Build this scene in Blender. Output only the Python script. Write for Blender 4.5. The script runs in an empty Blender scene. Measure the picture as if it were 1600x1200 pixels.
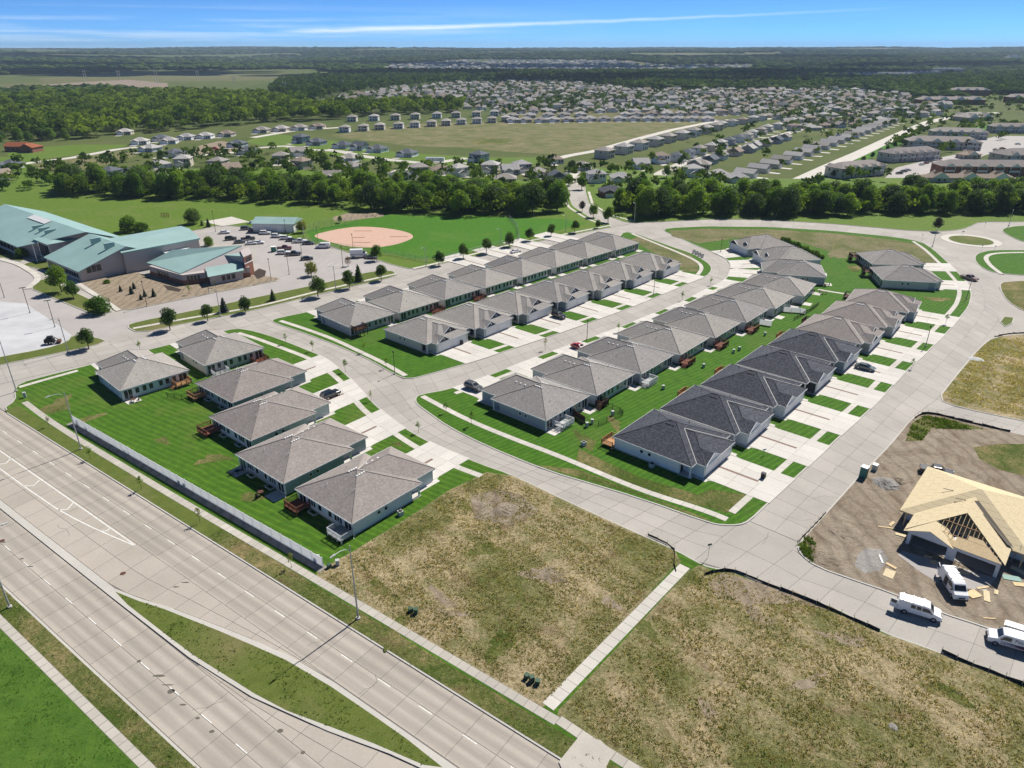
import bpy, bmesh, math, random
import numpy as np
from mathutils import Vector, Matrix

scn = bpy.context.scene
R = math.radians
rng = np.random.default_rng(7)
random.seed(7)

# ------------------------------------------------------------------ camera, sky, sun, exposure
EYE = 72.0
FPX = 1109.0
PITCH = math.atan2(525, FPX)
cam_d = bpy.data.cameras.new('camera')
cam = bpy.data.objects.new('camera', cam_d)
scn.collection.objects.link(cam)
cam.location = (0, 0, EYE)
cam.rotation_euler = (math.pi / 2 - PITCH, 0, 0)
cam_d.sensor_width = 36.0
cam_d.lens = 36.0 * FPX / 1600
cam_d.clip_start = 1.0
cam_d.clip_end = 60000
scn.camera = cam

SUN_AZ, SUN_EL = R(39.0), R(49.0)
world = bpy.data.worlds.new('World')
scn.world = world
world.use_nodes = True
wt = world.node_tree
wn, wl = wt.nodes, wt.links
for n_ in list(wn): wn.remove(n_)
def wnode(t, **kw):
    n = wn.new(t)
    for k, v in kw.items(): setattr(n, k, v)
    return n
def wmath(op, a, b=None, clamp=False):
    n = wnode('ShaderNodeMath', operation=op, use_clamp=clamp)
    for i, v in enumerate((a, b)):
        if v is None: continue
        if isinstance(v, (int, float)): n.inputs[i].default_value = v
        else: wl.new(v, n.inputs[i])
    return n.outputs[0]
sky = wnode('ShaderNodeTexSky', sky_type='NISHITA')
sky.sun_disc = False
sky.sun_elevation = SUN_EL
sky.sun_rotation = SUN_AZ
sky.altitude = 9000
sky.air_density = 0.8
sky.dust_density = 0.3
sky.ozone_density = 8.0
tc = wnode('ShaderNodeTexCoord')
sep = wnode('ShaderNodeSeparateXYZ'); wl.new(tc.outputs['Generated'], sep.inputs[0])
az = wmath('MULTIPLY', wmath('ARCTAN2', sep.outputs[0], sep.outputs[1]), 57.2958)
el = wmath('MULTIPLY', wmath('ARCSINE', sep.outputs[2]), 57.2958)
def noise(sa, se, detail, seed):
    c = wnode('ShaderNodeCombineXYZ')
    wl.new(wmath('MULTIPLY', az, sa), c.inputs[0]); wl.new(wmath('MULTIPLY', el, se), c.inputs[1]); c.inputs[2].default_value = seed
    t = wnode('ShaderNodeTexNoise'); wl.new(c.outputs[0], t.inputs['Vector'])
    t.inputs['Scale'].default_value = 1.0; t.inputs['Detail'].default_value = detail; t.inputs['Roughness'].default_value = 0.6
    return t.outputs[0]
# contrail: a slanting line across the sky with soft, frayed edges
line = wmath('ADD', wmath('MULTIPLY', az, 0.0318), 1.53)
wob = wmath('MULTIPLY', wmath('SUBTRACT', noise(0.5, 1.2, 3, 3.1), 0.5), 0.16)
dist = wmath('ABSOLUTE', wmath('SUBTRACT', wmath('ADD', el, wob), line))
wid = wmath('ADD', 0.10, wmath('MULTIPLY', wmath('SUBTRACT', 25.0, az), 0.0035))
trail = wmath('SUBTRACT', 1.0, wmath('DIVIDE', dist, wid), True)
trail = wmath('MULTIPLY', trail, wmath('DIVIDE', wmath('SUBTRACT', 27.5, az), 30.0, True), True)
trail = wmath('MULTIPLY', trail, wmath('DIVIDE', wmath('ADD', az, 17.0), 3.0, True), True)
trail = wmath('MULTIPLY', trail, wmath('ADD', 0.25, noise(0.25, 5, 4, 9.7)))
# cirrus: long streaks, stronger low in the sky
cir = wmath('MULTIPLY', wmath('SUBTRACT', noise(0.05, 1.5, 5, 1.3), 0.47, ), 3.2, True)
cir = wmath('MULTIPLY', cir, wmath('DIVIDE', wmath('SUBTRACT', 8.0, az), 26.0, True), True)
cir = wmath('MULTIPLY', cir, wmath('SUBTRACT', 1.0, wmath('MULTIPLY', wmath('ABSOLUTE', wmath('SUBTRACT', el, 0.7)), 0.45), True))
mask = wmath('ADD', wmath('MULTIPLY', trail, 0.75), wmath('MULTIPLY', cir, 0.8), True)
tint = wnode('ShaderNodeMix', data_type='RGBA', blend_type='MULTIPLY')
tint.inputs[0].default_value = 1.0
wl.new(sky.outputs[0], tint.inputs[6]); tint.inputs[7].default_value = (0.70, 0.90, 0.84, 1)
mixc = wnode('ShaderNodeMix', data_type='RGBA')
wl.new(mask, mixc.inputs[0]); wl.new(tint.outputs[2], mixc.inputs[6]); mixc.inputs[7].default_value = (6.6, 7.0, 7.1, 1)
bg = wnode('ShaderNodeBackground'); wl.new(mixc.outputs[2], bg.inputs[0]); bg.inputs[1].default_value = 0.086
wo = wnode('ShaderNodeOutputWorld'); wl.new(bg.outputs[0], wo.inputs[0])

sun_d = bpy.data.lights.new('sun', 'SUN')
sun_d.energy = 3.1
sun_d.angle = R(0.5)
sun_d.color = (1.0, 0.95, 0.87)
sun = bpy.data.objects.new('sun', sun_d)
scn.collection.objects.link(sun)
to_sun = Vector((math.sin(SUN_AZ) * math.cos(SUN_EL), math.cos(SUN_AZ) * math.cos(SUN_EL), math.sin(SUN_EL)))
sun.rotation_euler = (-to_sun).to_track_quat('-Z', 'Y').to_euler()
scn.view_settings.view_transform = 'Standard'
scn.view_settings.look = 'None'
scn.view_settings.exposure = 1.08
scn.view_settings.gamma = 1.0
scn.cycles.max_bounces = 5
scn.cycles.diffuse_bounces = 2
scn.cycles.glossy_bounces = 2
scn.cycles.transmission_bounces = 3
scn.cycles.transparent_max_bounces = 6
scn.cycles.volume_bounces = 0
scn.cycles.use_denoising = True
scn.cycles.use_adaptive_sampling = True
scn.cycles.adaptive_threshold = 0.02
scn.cycles.caustics_reflective = False
scn.cycles.caustics_refractive = False

# ------------------------------------------------------------------ ground geometry helpers
CP, SP = math.cos(PITCH), math.sin(PITCH)
def G(u, v, z=0.0):
    """ground position seen at a photo coordinate (survey of the site from the picture)"""
    x = (u - 800) / FPX; y = (600 - v) / FPX
    dz = -SP + y * CP
    t = (z - EYE) / dz
    return (x * t, (CP + y * SP) * t)
def GL(pts, z=0.0): return [G(u, v, z) for u, v in pts]
def tall(base, vtop):
    """height of something standing at ground point base whose top is at picture row vtop"""
    y = (600 - vtop) / FPX
    return EYE + (-SP + y * CP) * base[1] / (CP + y * SP)
AX = (0.8110, -0.5850); AN = (0.5850, 0.8110)
def ST(s, t): return (AX[0] * s + AN[0] * t, AX[1] * s + AN[1] * t)

def area2(p):
    return sum(p[i][0] * p[(i + 1) % len(p)][1] - p[(i + 1) % len(p)][0] * p[i][1] for i in range(len(p)))
def ccw(p):
    return list(p) if area2(p) > 0 else list(reversed(p))
def inset(p, d):
    p = ccw(p); n = len(p); out = []
    for i in range(n):
        a, b, c = Vector(p[i - 1]), Vector(p[i]), Vector(p[(i + 1) % n])
        e1 = (b - a); e2 = (c - b)
        if e1.length < 1e-6 or e2.length < 1e-6: out.append(tuple(b)); continue
        e1.normalize(); e2.normalize()
        n1 = Vector((-e1.y, e1.x)); n2 = Vector((-e2.y, e2.x))
        m = n1 + n2
        if m.length < 1e-4: m = n1
        m.normalize()
        k = max(0.5, m.dot(n1))
        q = b + m * (d / k)
        out.append((q.x, q.y))
    return out
def smooth(p, it=1, closed=True):
    for _ in range(it):
        q = []; n = len(p)
        for i in range(n if closed else n - 1):
            a, b = p[i], p[(i + 1) % n]
            L = math.hypot(b[0] - a[0], b[1] - a[1])
            k = min(0.25, 3.0 / max(L, 0.1))
            q.append((a[0] + (b[0] - a[0]) * k, a[1] + (b[1] - a[1]) * k))
            q.append((b[0] - (b[0] - a[0]) * k, b[1] - (b[1] - a[1]) * k))
        if not closed: q = [p[0]] + q + [p[-1]]
        p = q
    return p
def resample(pl, n):
    d = [0]
    for i in range(1, len(pl)): d.append(d[-1] + math.dist(pl[i - 1], pl[i]))
    out = []
    for k in range(n + 1):
        t = d[-1] * k / n
        i = 1
        while i < len(pl) - 1 and d[i] < t: i += 1
        f = (t - d[i - 1]) / max(1e-9, d[i] - d[i - 1])
        out.append((pl[i - 1][0] + (pl[i][0] - pl[i - 1][0]) * f, pl[i - 1][1] + (pl[i][1] - pl[i - 1][1]) * f))
    return out
def plen(pl): return sum(math.dist(pl[i - 1], pl[i]) for i in range(1, len(pl)))
def offset(pl, d):
    out = []
    for i in range(len(pl)):
        a = Vector(pl[max(0, i - 1)]); b = Vector(pl[min(len(pl) - 1, i + 1)])
        e = (b - a).normalized()
        out.append((pl[i][0] - e.y * d, pl[i][1] + e.x * d))
    return out
def inside(p, x, y):
    c = False; n = len(p); j = n - 1
    for i in range(n):
        xi, yi = p[i]; xj, yj = p[j]
        if (yi > y) != (yj > y) and x < (xj - xi) * (y - yi) / (yj - yi) + xi: c = not c
        j = i
    return c
def inside_np(p, X, Y):
    c = np.zeros(X.shape, bool); j = len(p) - 1
    for i in range(len(p)):
        xi, yi = p[i]; xj, yj = p[j]
        if yi != yj:
            k = ((yi > Y) != (yj > Y)) & (X < (xj - xi) * (Y - yi) / (yj - yi) + xi)
            c ^= k
        j = i
    return c

# ------------------------------------------------------------------ mesh helpers
col = scn.collection
class MB:
    def __init__(s): s.v = []; s.f = []
    def quad(s, *p):
        k = len(s.v); s.v += [tuple(q) for q in p]; s.f.append(tuple(range(k, k + len(p)))); return s
    def box(s, x0, x1, y0, y1, z0, z1, rz=0.0, c=(0, 0)):
        k = len(s.v); cs, sn = math.cos(rz), math.sin(rz)
        for z in (z0, z1):
            for x, y in ((x0, y0), (x1, y0), (x1, y1), (x0, y1)):
                s.v.append((c[0] + x * cs - y * sn, c[1] + x * sn + y * cs, z))
        s.f += [(k + 3, k + 2, k + 1, k), (k + 4, k + 5, k + 6, k + 7)] + [(k + i, k + (i + 1) % 4, k + 4 + (i + 1) % 4, k + 4 + i) for i in range(4)]
        return s
    def prism(s, poly, z0, z1, bottom=False):
        p = ccw(poly); n = len(p); k = len(s.v)
        s.v += [(x, y, z0) for x, y in p] + [(x, y, z1) for x, y in p]
        s.f.append(tuple(range(k + n, k + 2 * n)))
        if bottom: s.f.append(tuple(reversed(range(k, k + n))))
        s.f += [(k + i, k + (i + 1) % n, k + n + (i + 1) % n, k + n + i) for i in range(n)]
        return s
    def sheet(s, poly, z):
        p = ccw(poly); k = len(s.v)
        s.v += [(x, y, z) for x, y in p]; s.f.append(tuple(range(k, k + len(p)))); return s
    def tube(s, pts, r, n=6, r2=None, cap=True):
        pts = [Vector(p) for p in pts]; m = len(pts); k = len(s.v)
        for i, p in enumerate(pts):
            d = (pts[min(i + 1, m - 1)] - pts[max(i - 1, 0)]).normalized()
            u = d.orthogonal().normalized() if abs(d.z) < 0.9 else Vector((1, 0, 0)); u = (u - d * u.dot(d)).normalized()
            w = d.cross(u)
            rr = r if r2 is None else r + (r2 - r) * i / max(1, m - 1)
            for j in range(n):
                a = 2 * math.pi * j / n
                q = p + u * (rr * math.cos(a)) + w * (rr * math.sin(a)); s.v.append(tuple(q))
        for i in range(m - 1):
            for j in range(n):
                s.f.append((k + i * n + j, k + i * n + (j + 1) % n, k + (i + 1) * n + (j + 1) % n, k + (i + 1) * n + j))
        if cap:
            s.f.append(tuple(reversed(range(k, k + n)))); s.f.append(tuple(range(k + (m - 1) * n, k + m * n)))
        return s
    def hip(s, x0, x1, y0, y1, z0, z1, slope, drop_end=()):
        """hipped roof solid on a rectangle; eave slab z0..z1; ends named in drop_end stay gabled"""
        W, D = x1 - x0, y1 - y0
        k = len(s.v)
        s.v += [(x0, y0, z0), (x1, y0, z0), (x1, y1, z0), (x0, y1, z0), (x0, y0, z1), (x1, y0, z1), (x1, y1, z1), (x0, y1, z1)]
        if W >= D:
            h = D / 2; a = (x0 + (0 if 'x0' in drop_end else h), (y0 + y1) / 2, z1 + h * slope); b = (x1 - (0 if 'x1' in drop_end else h), (y0 + y1) / 2, z1 + h * slope)
            s.v += [a, b]
            s.f += [(k + 4, k + 5, k + 9, k + 8), (k + 5, k + 6, k + 9), (k + 6, k + 7, k + 8, k + 9), (k + 7, k + 4, k + 8)]
        else:
            h = W / 2; a = ((x0 + x1) / 2, y0 + (0 if 'y0' in drop_end else h), z1 + h * slope); b = ((x0 + x1) / 2, y1 - (0 if 'y1' in drop_end else h), z1 + h * slope)
            s.v += [a, b]
            s.f += [(k + 4, k + 5, k + 8), (k + 5, k + 6, k + 9, k + 8), (k + 6, k + 7, k + 9), (k + 7, k + 4, k + 8, k + 9)]
        s.f += [(k + i, k + (i + 1) % 4, k + 4 + (i + 1) % 4, k + 4 + i) for i in range(4)] + [(k + 3, k + 2, k + 1, k)]
        return s
    def mesh(s, name, mat=None, smooth=False):
        me = bpy.data.meshes.new(name); me.from_pydata(s.v, [], s.f); me.validate()
        if mat is not None: me.materials.append(mat)
        if smooth: me.polygons.foreach_set('use_smooth', [True] * len(me.polygons))
        me.update(); return me
    def build(s, name, mat, parent=None, smooth=False, loc=None, rz=0):
        return link(name, s.mesh(name, mat, smooth), parent, loc, rz)
def link(name, me, parent=None, loc=None, rz=0):
    o = bpy.data.objects.new(name, me); col.objects.link(o)
    if parent is not None: o.parent = parent
    if loc is not None: o.location = loc
    if rz: o.rotation_euler = (0, 0, rz)
    return o
def npmesh(name, V, F, mat, smooth=False):
    """mesh from numpy arrays: F is (n,3) or (n,4)"""
    me = bpy.data.meshes.new(name); k = F.shape[1]
    me.vertices.add(len(V)); me.vertices.foreach_set('co', np.ascontiguousarray(V, np.float32).ravel())
    me.loops.add(F.size); me.loops.foreach_set('vertex_index', np.ascontiguousarray(F, np.int32).ravel())
    me.polygons.add(len(F)); me.polygons.foreach_set('loop_start', np.arange(0, F.size, k, dtype=np.int32))
    me.polygons.foreach_set('loop_total', np.full(len(F), k, np.int32))
    if smooth: me.polygons.foreach_set('use_smooth', np.ones(len(F), bool))
    me.materials.append(mat); me.update(calc_edges=True); return me
def tag(o, label=None, cat=None, group=None, kind=None):
    if label: o['label'] = label
    if cat: o['category'] = cat
    if group: o['group'] = group
    if kind: o['kind'] = kind
    return o
def empty(name, loc, rz=0):
    o = bpy.data.objects.new(name, None); col.objects.link(o); o.location = loc; o.rotation_euler = (0, 0, rz)
    o.empty_display_size = 0.5
    return o
CACHE = {}
def part(name, key, fn, mat, parent, loc=None, rz=0, smooth=False):
    k = (key, mat.name)
    if k not in CACHE:
        mb = MB(); fn(mb); CACHE[k] = mb.mesh(name, mat, smooth)
    return link(name, CACHE[k], parent, loc, rz)
def copy_tree(o, parent=None, depth=0):
    c = o.copy(); col.objects.link(c); c.parent = parent
    for ch in list(o.children): copy_tree(ch, c, depth + 1)
    return c
_ONES = 'zeroth first second third fourth fifth sixth seventh eighth ninth tenth eleventh twelfth thirteenth fourteenth fifteenth sixteenth seventeenth eighteenth nineteenth'.split()
_TENS = ['', '', 'twent', 'thirt', 'fort', 'fift', 'sixt', 'sevent', 'eight', 'ninet']
def ordw(n):
    if n < 20: return _ONES[n]
    if n < 100:
        return _TENS[n // 10] + ('ieth' if n % 10 == 0 else 'y-' + _ONES[n % 10])
    h = {1: 'hundred', 2: 'two-hundred', 3: 'three-hundred'}[n // 100]
    return h + ('th' if n % 100 == 0 else '-and-' + ordw(n % 100))

# ------------------------------------------------------------------ materials
def newmat(name):
    m = bpy.data.materials.new(name); m.use_nodes = True
    return m, m.node_tree.nodes, m.node_tree.links, m.node_tree.nodes['Principled BSDF']
def mathn(N, L, op, a, b=None, clamp=False):
    n = N.new('ShaderNodeMath'); n.operation = op; n.use_clamp = clamp
    for i, v in enumerate((a, b)):
        if v is None: continue
        if isinstance(v, (int, float)): n.inputs[i].default_value = v
        else: L.new(v, n.inputs[i])
    return n.outputs[0]
def noisen(N, L, vec, scale, detail=4, rough=0.6, dist=0.0):
    t = N.new('ShaderNodeTexNoise'); L.new(vec, t.inputs['Vector'])
    t.inputs['Scale'].default_value = scale; t.inputs['Detail'].default_value = detail
    t.inputs['Roughness'].default_value = rough; t.inputs['Distortion'].default_value = dist
    return t.outputs[0]
def rampn(N, L, fac, stops):
    r = N.new('ShaderNodeValToRGB'); L.new(fac, r.inputs[0]); e = r.color_ramp.elements
    while len(e) < len(stops): e.new(0.5)
    for i, (p, c) in enumerate(stops):
        e[i].position = p; e[i].color = (c[0], c[1], c[2], 1) if not isinstance(c, (int, float)) else (c, c, c, 1)
    return r.outputs[0]
def mixn(N, L, fac, a, b, blend='MIX'):
    m = N.new('ShaderNodeMix'); m.data_type = 'RGBA'; m.blend_type = blend
    for i, v in ((0, fac), (6, a), (7, b)):
        if isinstance(v, (int, float)): m.inputs[i].default_value = v
        elif isinstance(v, tuple): m.inputs[i].default_value = (*v[:3], 1)
        else: L.new(v, m.inputs[i])
    return m.outputs[2]
def posn(N): return N.new('ShaderNodeNewGeometry').outputs['Position']
def objn(N): return N.new('ShaderNodeTexCoord').outputs['Object']
def bumpn(N, L, B, h, strength=0.4, dist=0.05):
    b = N.new('ShaderNodeBump'); b.inputs['Strength'].default_value = strength; b.inputs['Distance'].default_value = dist
    L.new(h, b.inputs['Height']); L.new(b.outputs[0], B.inputs['Normal'])
def spec(B, rough, s=0.3, metal=0.0):
    B.inputs['Roughness'].default_value = rough; B.inputs['Specular IOR Level'].default_value = s; B.inputs['Metallic'].default_value = metal
def flat(name, c, rough=0.6, s=0.3, metal=0.0, var=0.06, scale=2.0):
    m, N, L, B = newmat(name); spec(B, rough, s, metal)
    n = noisen(N, L, objn(N), scale, 3)
    k = rampn(N, L, n, [(0.3, 1 - var), (0.7, 1 + var)])
    L.new(mixn(N, L, 1.0, c, k, 'MULTIPLY'), B.inputs['Base Color'])
    return m
def concrete(name, c, var=0.10, stain=0.5, tracks=None):
    m, N, L, B = newmat(name); spec(B, 0.85, 0.25)
    p = posn(N)
    big = rampn(N, L, noisen(N, L, p, 0.09, 5, 0.65), [(0.3, 1 - var), (0.7, 1 + var)])
    fine = rampn(N, L, noisen(N, L, p, 3.0, 4, 0.7), [(0.3, 0.94), (0.7, 1.05)])
    oi = N.new('ShaderNodeObjectInfo')
    rnd = rampn(N, L, oi.outputs['Random'], [(0.0, 0.93), (1.0, 1.06)])
    cc = mixn(N, L, 1.0, c, big, 'MULTIPLY'); cc = mixn(N, L, 1.0, cc, fine, 'MULTIPLY'); cc = mixn(N, L, 1.0, cc, rnd, 'MULTIPLY')
    st = mathn(N, L, 'MULTIPLY', rampn(N, L, noisen(N, L, p, 0.35, 6, 0.7, 1.0), [(0.60, 0.0), (0.75, 1.0)]), stain)
    cc = mixn(N, L, st, cc, (c[0] * 0.62, c[1] * 0.60, c[2] * 0.60))
    if tracks:
        # tyre-polished, rubber-darkened wheel tracks along each lane
        sx = N.new('ShaderNodeSeparateXYZ'); L.new(p, sx.inputs[0])
        t = mathn(N, L, 'ADD', mathn(N, L, 'MULTIPLY', sx.outputs[0], AN[0]), mathn(N, L, 'MULTIPLY', sx.outputs[1], AN[1]))
        s_ = mathn(N, L, 'ADD', mathn(N, L, 'MULTIPLY', sx.outputs[0], AX[0]), mathn(N, L, 'MULTIPLY', sx.outputs[1], AX[1]))
        tot = None
        for c0, w in tracks:
            b = mathn(N, L, 'SUBTRACT', 1.0, mathn(N, L, 'DIVIDE', mathn(N, L, 'ABSOLUTE', mathn(N, L, 'SUBTRACT', t, c0)), w), True)
            b = mathn(N, L, 'SMOOTH_MIN', b, 0.7)
            tot = b if tot is None else mathn(N, L, 'MAXIMUM', tot, b)
        cv = N.new('ShaderNodeCombineXYZ'); L.new(mathn(N, L, 'MULTIPLY', s_, 0.03), cv.inputs[0]); L.new(mathn(N, L, 'MULTIPLY', t, 1.6), cv.inputs[1])
        streak = rampn(N, L, noisen(N, L, cv.outputs[0], 1.0, 4, 0.6), [(0.3, 0.35), (0.75, 1.0)])
        L2 = mathn(N, L, 'MULTIPLY', mathn(N, L, 'MULTIPLY', tot, streak), 1.15, True)
        cc = mixn(N, L, L2, cc, (c[0] * 0.58, c[1] * 0.57, c[2] * 0.60))
    L.new(cc, B.inputs['Base Color'])
    bumpn(N, L, B, noisen(N, L, p, 6.0, 3), 0.15, 0.02)
    return m
def lawn(name, g1, g2, dry, dry_amt=0.55, stripes=None, stripe_w=1.1):
    m, N, L, B = newmat(name); spec(B, 0.9, 0.15)
    p = posn(N)
    f = noisen(N, L, p, 0.55, 6, 0.7)
    fine = noisen(N, L, p, 5.0, 4, 0.75)
    cc = rampn(N, L, f, [(0.3, g1), (0.7, g2)])
    if stripes is not None:
        sx = N.new('ShaderNodeSeparateXYZ'); L.new(p, sx.inputs[0])
        t = mathn(N, L, 'ADD', mathn(N, L, 'MULTIPLY', sx.outputs[0], -math.sin(stripes)), mathn(N, L, 'MULTIPLY', sx.outputs[1], math.cos(stripes)))
        t = mathn(N, L, 'ADD', t, mathn(N, L, 'MULTIPLY', noisen(N, L, p, 0.05, 2), 3.0))
        w = mathn(N, L, 'SINE', mathn(N, L, 'MULTIPLY', t, 2 * math.pi / stripe_w))
        k = rampn(N, L, mathn(N, L, 'ADD', mathn(N, L, 'MULTIPLY', w, 0.5), 0.5), [(0.0, 0.88), (0.75, 1.0), (1.0, 1.28)])
        cc = mixn(N, L, 1.0, cc, k, 'MULTIPLY')
    d = mathn(N, L, 'MULTIPLY', rampn(N, L, noisen(N, L, p, 0.045, 5, 0.65, 0.6), [(0.53, 0.0), (0.70, 1.0)]), dry_amt)
    cc = mixn(N, L, mathn(N, L, 'MULTIPLY', d, rampn(N, L, fine, [(0.3, 0.5), (0.6, 1.0)]), True), cc, dry)
    cc = mixn(N, L, 1.0, cc, rampn(N, L, fine, [(0.25, 0.66), (0.75, 1.32)]), 'MULTIPLY')
    L.new(cc, B.inputs['Base Color'])
    bumpn(N, L, B, fine, 0.6, 0.12)
    return m
def weeds(name, green, straw, brown, bias=0.0):
    m, N, L, B = newmat(name); spec(B, 0.95, 0.1)
    p = posn(N)
    a = noisen(N, L, p, 0.07, 6, 0.62, 0.7); b = noisen(N, L, p, 0.5, 6, 0.75, 0.5); c = noisen(N, L, p, 2.6, 6, 0.8)
    k = mathn(N, L, 'ADD', mathn(N, L, 'ADD', mathn(N, L, 'MULTIPLY', a, 0.80), mathn(N, L, 'MULTIPLY', b, 0.35)), mathn(N, L, 'ADD', mathn(N, L, 'MULTIPLY', c, 0.35), bias - 0.25))
    cc = rampn(N, L, k, [(0.36, green), (0.47, tuple((green[i] * 0.7 + straw[i] * 0.4) for i in range(3))), (0.56, straw), (0.66, tuple(straw[i] * 1.25 for i in range(3)))])
    e = rampn(N, L, noisen(N, L, p, 0.16, 5, 0.7, 0.8), [(0.56, 0.0), (0.70, 0.85)])
    cc = mixn(N, L, e, cc, brown)
    cc = mixn(N, L, 1.0, cc, rampn(N, L, c, [(0.28, 0.5), (0.72, 1.45)]), 'MULTIPLY')
    L.new(cc, B.inputs['Base Color'])
    bumpn(N, L, B, mathn(N, L, 'ADD', c, b), 0.9, 0.3)
    return m
def dirt(name, c1, c2, c3):
    m, N, L, B = newmat(name); spec(B, 0.95, 0.1)
    p = posn(N)
    a = noisen(N, L, p, 0.18, 7, 0.68, 1.2); c = noisen(N, L, p, 2.5, 5, 0.75)
    cc = rampn(N, L, a, [(0.3, c1), (0.5, c2), (0.7, c3)])
    # curving wheel ruts
    w = N.new('ShaderNodeTexWave'); L.new(p, w.inputs['Vector']); w.inputs['Scale'].default_value = 0.12; w.inputs['Distortion'].default_value = 9; w.inputs['Detail'].default_value = 3; w.inputs['Detail Scale'].default_value = 0.6
    cc = mixn(N, L, 1.0, cc, rampn(N, L, w.outputs['Fac'], [(0.0, 0.82), (0.35, 1.0), (1.0, 1.04)]), 'MULTIPLY')
    cc = mixn(N, L, 1.0, cc, rampn(N, L, c, [(0.25, 0.72), (0.75, 1.2)]), 'MULTIPLY')
    L.new(cc, B.inputs['Base Color'])
    bumpn(N, L, B, mathn(N, L, 'ADD', c, mathn(N, L, 'MULTIPLY', a, 2.0)), 0.8, 0.25)
    return m
def shingle(name, c, var=0.22):
    m, N, L, B = newmat(name); spec(B, 0.9, 0.2)
    p = objn(N)
    sx = N.new('ShaderNodeSeparateXYZ'); L.new(p, sx.inputs[0])
    # laminated shingles: blotches stretched along the courses, course shadow lines by height
    cv = N.new('ShaderNodeCombineXYZ')
    L.new(mathn(N, L, 'MULTIPLY', sx.outputs[0], 1.6), cv.inputs[0]); L.new(mathn(N, L, 'MULTIPLY', sx.outputs[1], 1.6), cv.inputs[1]); L.new(mathn(N, L, 'MULTIPLY', sx.outputs[2], 7.0), cv.inputs[2])
    f = noisen(N, L, cv.outputs[0], 1.0, 5, 0.85)
    cc = rampn(N, L, f, [(0.36, tuple(x * (1 - var) for x in c)), (0.5, c), (0.64, tuple(x * (1 + var * 1.4) for x in c))])
    g = rampn(N, L, noisen(N, L, p, 0.35, 3), [(0.35, 0.92), (0.7, 1.06)])
    cc = mixn(N, L, 1.0, cc, g, 'MULTIPLY')
    ln = mathn(N, L, 'FRACT', mathn(N, L, 'MULTIPLY', sx.outputs[2], 6.5))
    cc = mixn(N, L, 1.0, cc, rampn(N, L, ln, [(0.0, 0.80), (0.2, 1.0), (1.0, 1.04)]), 'MULTIPLY')
    oi = N.new('ShaderNodeObjectInfo')
    cc = mixn(N, L, 1.0, cc, rampn(N, L, oi.outputs['Random'], [(0.0, (0.86, 0.86, 0.88)), (0.5, (1.0, 0.98, 0.96)), (1.0, (1.10, 1.09, 1.06))]), 'MULTIPLY')
    L.new(cc, B.inputs['Base Color'])
    bumpn(N, L, B, f, 0.5, 0.04)
    return m
def siding(name, c):
    m, N, L, B = newmat(name); spec(B, 0.6, 0.3)
    p = objn(N); sx = N.new('ShaderNodeSeparateXYZ'); L.new(p, sx.inputs[0])
    ln = mathn(N, L, 'FRACT', mathn(N, L, 'MULTIPLY', sx.outputs[2], 5.0))
    k = rampn(N, L, ln, [(0.0, 0.80), (0.15, 1.0), (1.0, 1.0)])
    cc = mixn(N, L, 1.0, c, k, 'MULTIPLY')
    cc = mixn(N, L, 1.0, cc, rampn(N, L, noisen(N, L, p, 0.8, 3), [(0.3, 0.95), (0.7, 1.04)]), 'MULTIPLY')
    L.new(cc, B.inputs['Base Color'])
    return m
def leafmat(name, c1, c2, transl=0.35, gloss=0.2, tone=False):
    m, N, L, B = newmat(name); spec(B, 0.6 if gloss else 1.0, gloss)
    p = posn(N)
    oi = N.new('ShaderNodeObjectInfo')
    rnd_ = oi.outputs['Random']
    if tone: at_ = N.new('ShaderNodeAttribute'); at_.attribute_name = 'tone'; rnd_ = at_.outputs['Fac']
    f = mathn(N, L, 'ADD', mathn(N, L, 'MULTIPLY', noisen(N, L, p, 0.25, 4, 0.7), 0.6), mathn(N, L, 'MULTIPLY', rnd_, 0.75))
    cc = rampn(N, L, f, [(0.28, c1), (0.95, c2)])
    k = rampn(N, L, noisen(N, L, p, 1.9, 2), [(0.3, 0.72), (0.7, 1.28)])
    cc = mixn(N, L, 1.0, cc, k, 'MULTIPLY')
    L.new(cc, B.inputs['Base Color'])
    tr = N.new('ShaderNodeBsdfTranslucent')
    L.new(mixn(N, L, 1.0, cc, (1.35, 1.45, 0.55), 'MULTIPLY'), tr.inputs[0])
    ms = N.new('ShaderNodeMixShader'); ms.inputs[0].default_value = transl
    L.new(B.outputs[0], ms.inputs[1]); L.new(tr.outputs[0], ms.inputs[2])
    out = N['Material Output']; L.new(ms.outputs[0], out.inputs[0])
    return m
def glassmat(name, c=(0.02, 0.025, 0.03)):
    m, N, L, B = newmat(name); spec(B, 0.08, 0.6); 
    n = noisen(N, L, objn(N), 0.7, 2)
    L.new(rampn(N, L, n, [(0.3, tuple(x * 0.6 for x in c)), (0.7, tuple(x * 1.6 for x in c))]), B.inputs['Base Color'])
    return m
def seamroof(name, c, ang):
    m, N, L, B = newmat(name); spec(B, 0.45, 0.4)
    p = posn(N); sx = N.new('ShaderNodeSeparateXYZ'); L.new(p, sx.inputs[0])
    t = mathn(N, L, 'ADD', mathn(N, L, 'MULTIPLY', sx.outputs[0], math.cos(ang)), mathn(N, L, 'MULTIPLY', sx.outputs[1], math.sin(ang)))
    ln = mathn(N, L, 'FRACT', mathn(N, L, 'MULTIPLY', t, 1.6))
    cc = mixn(N, L, 1.0, c, rampn(N, L, ln, [(0.0, 0.72), (0.12, 1.0), (1.0, 1.0)]), 'MULTIPLY')
    cc = mixn(N, L, 1.0, cc, rampn(N, L, noisen(N, L, p, 0.12, 4, 0.6), [(0.3, 0.92), (0.7, 1.08)]), 'MULTIPLY')
    L.new(cc, B.inputs['Base Color']); return m

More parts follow.
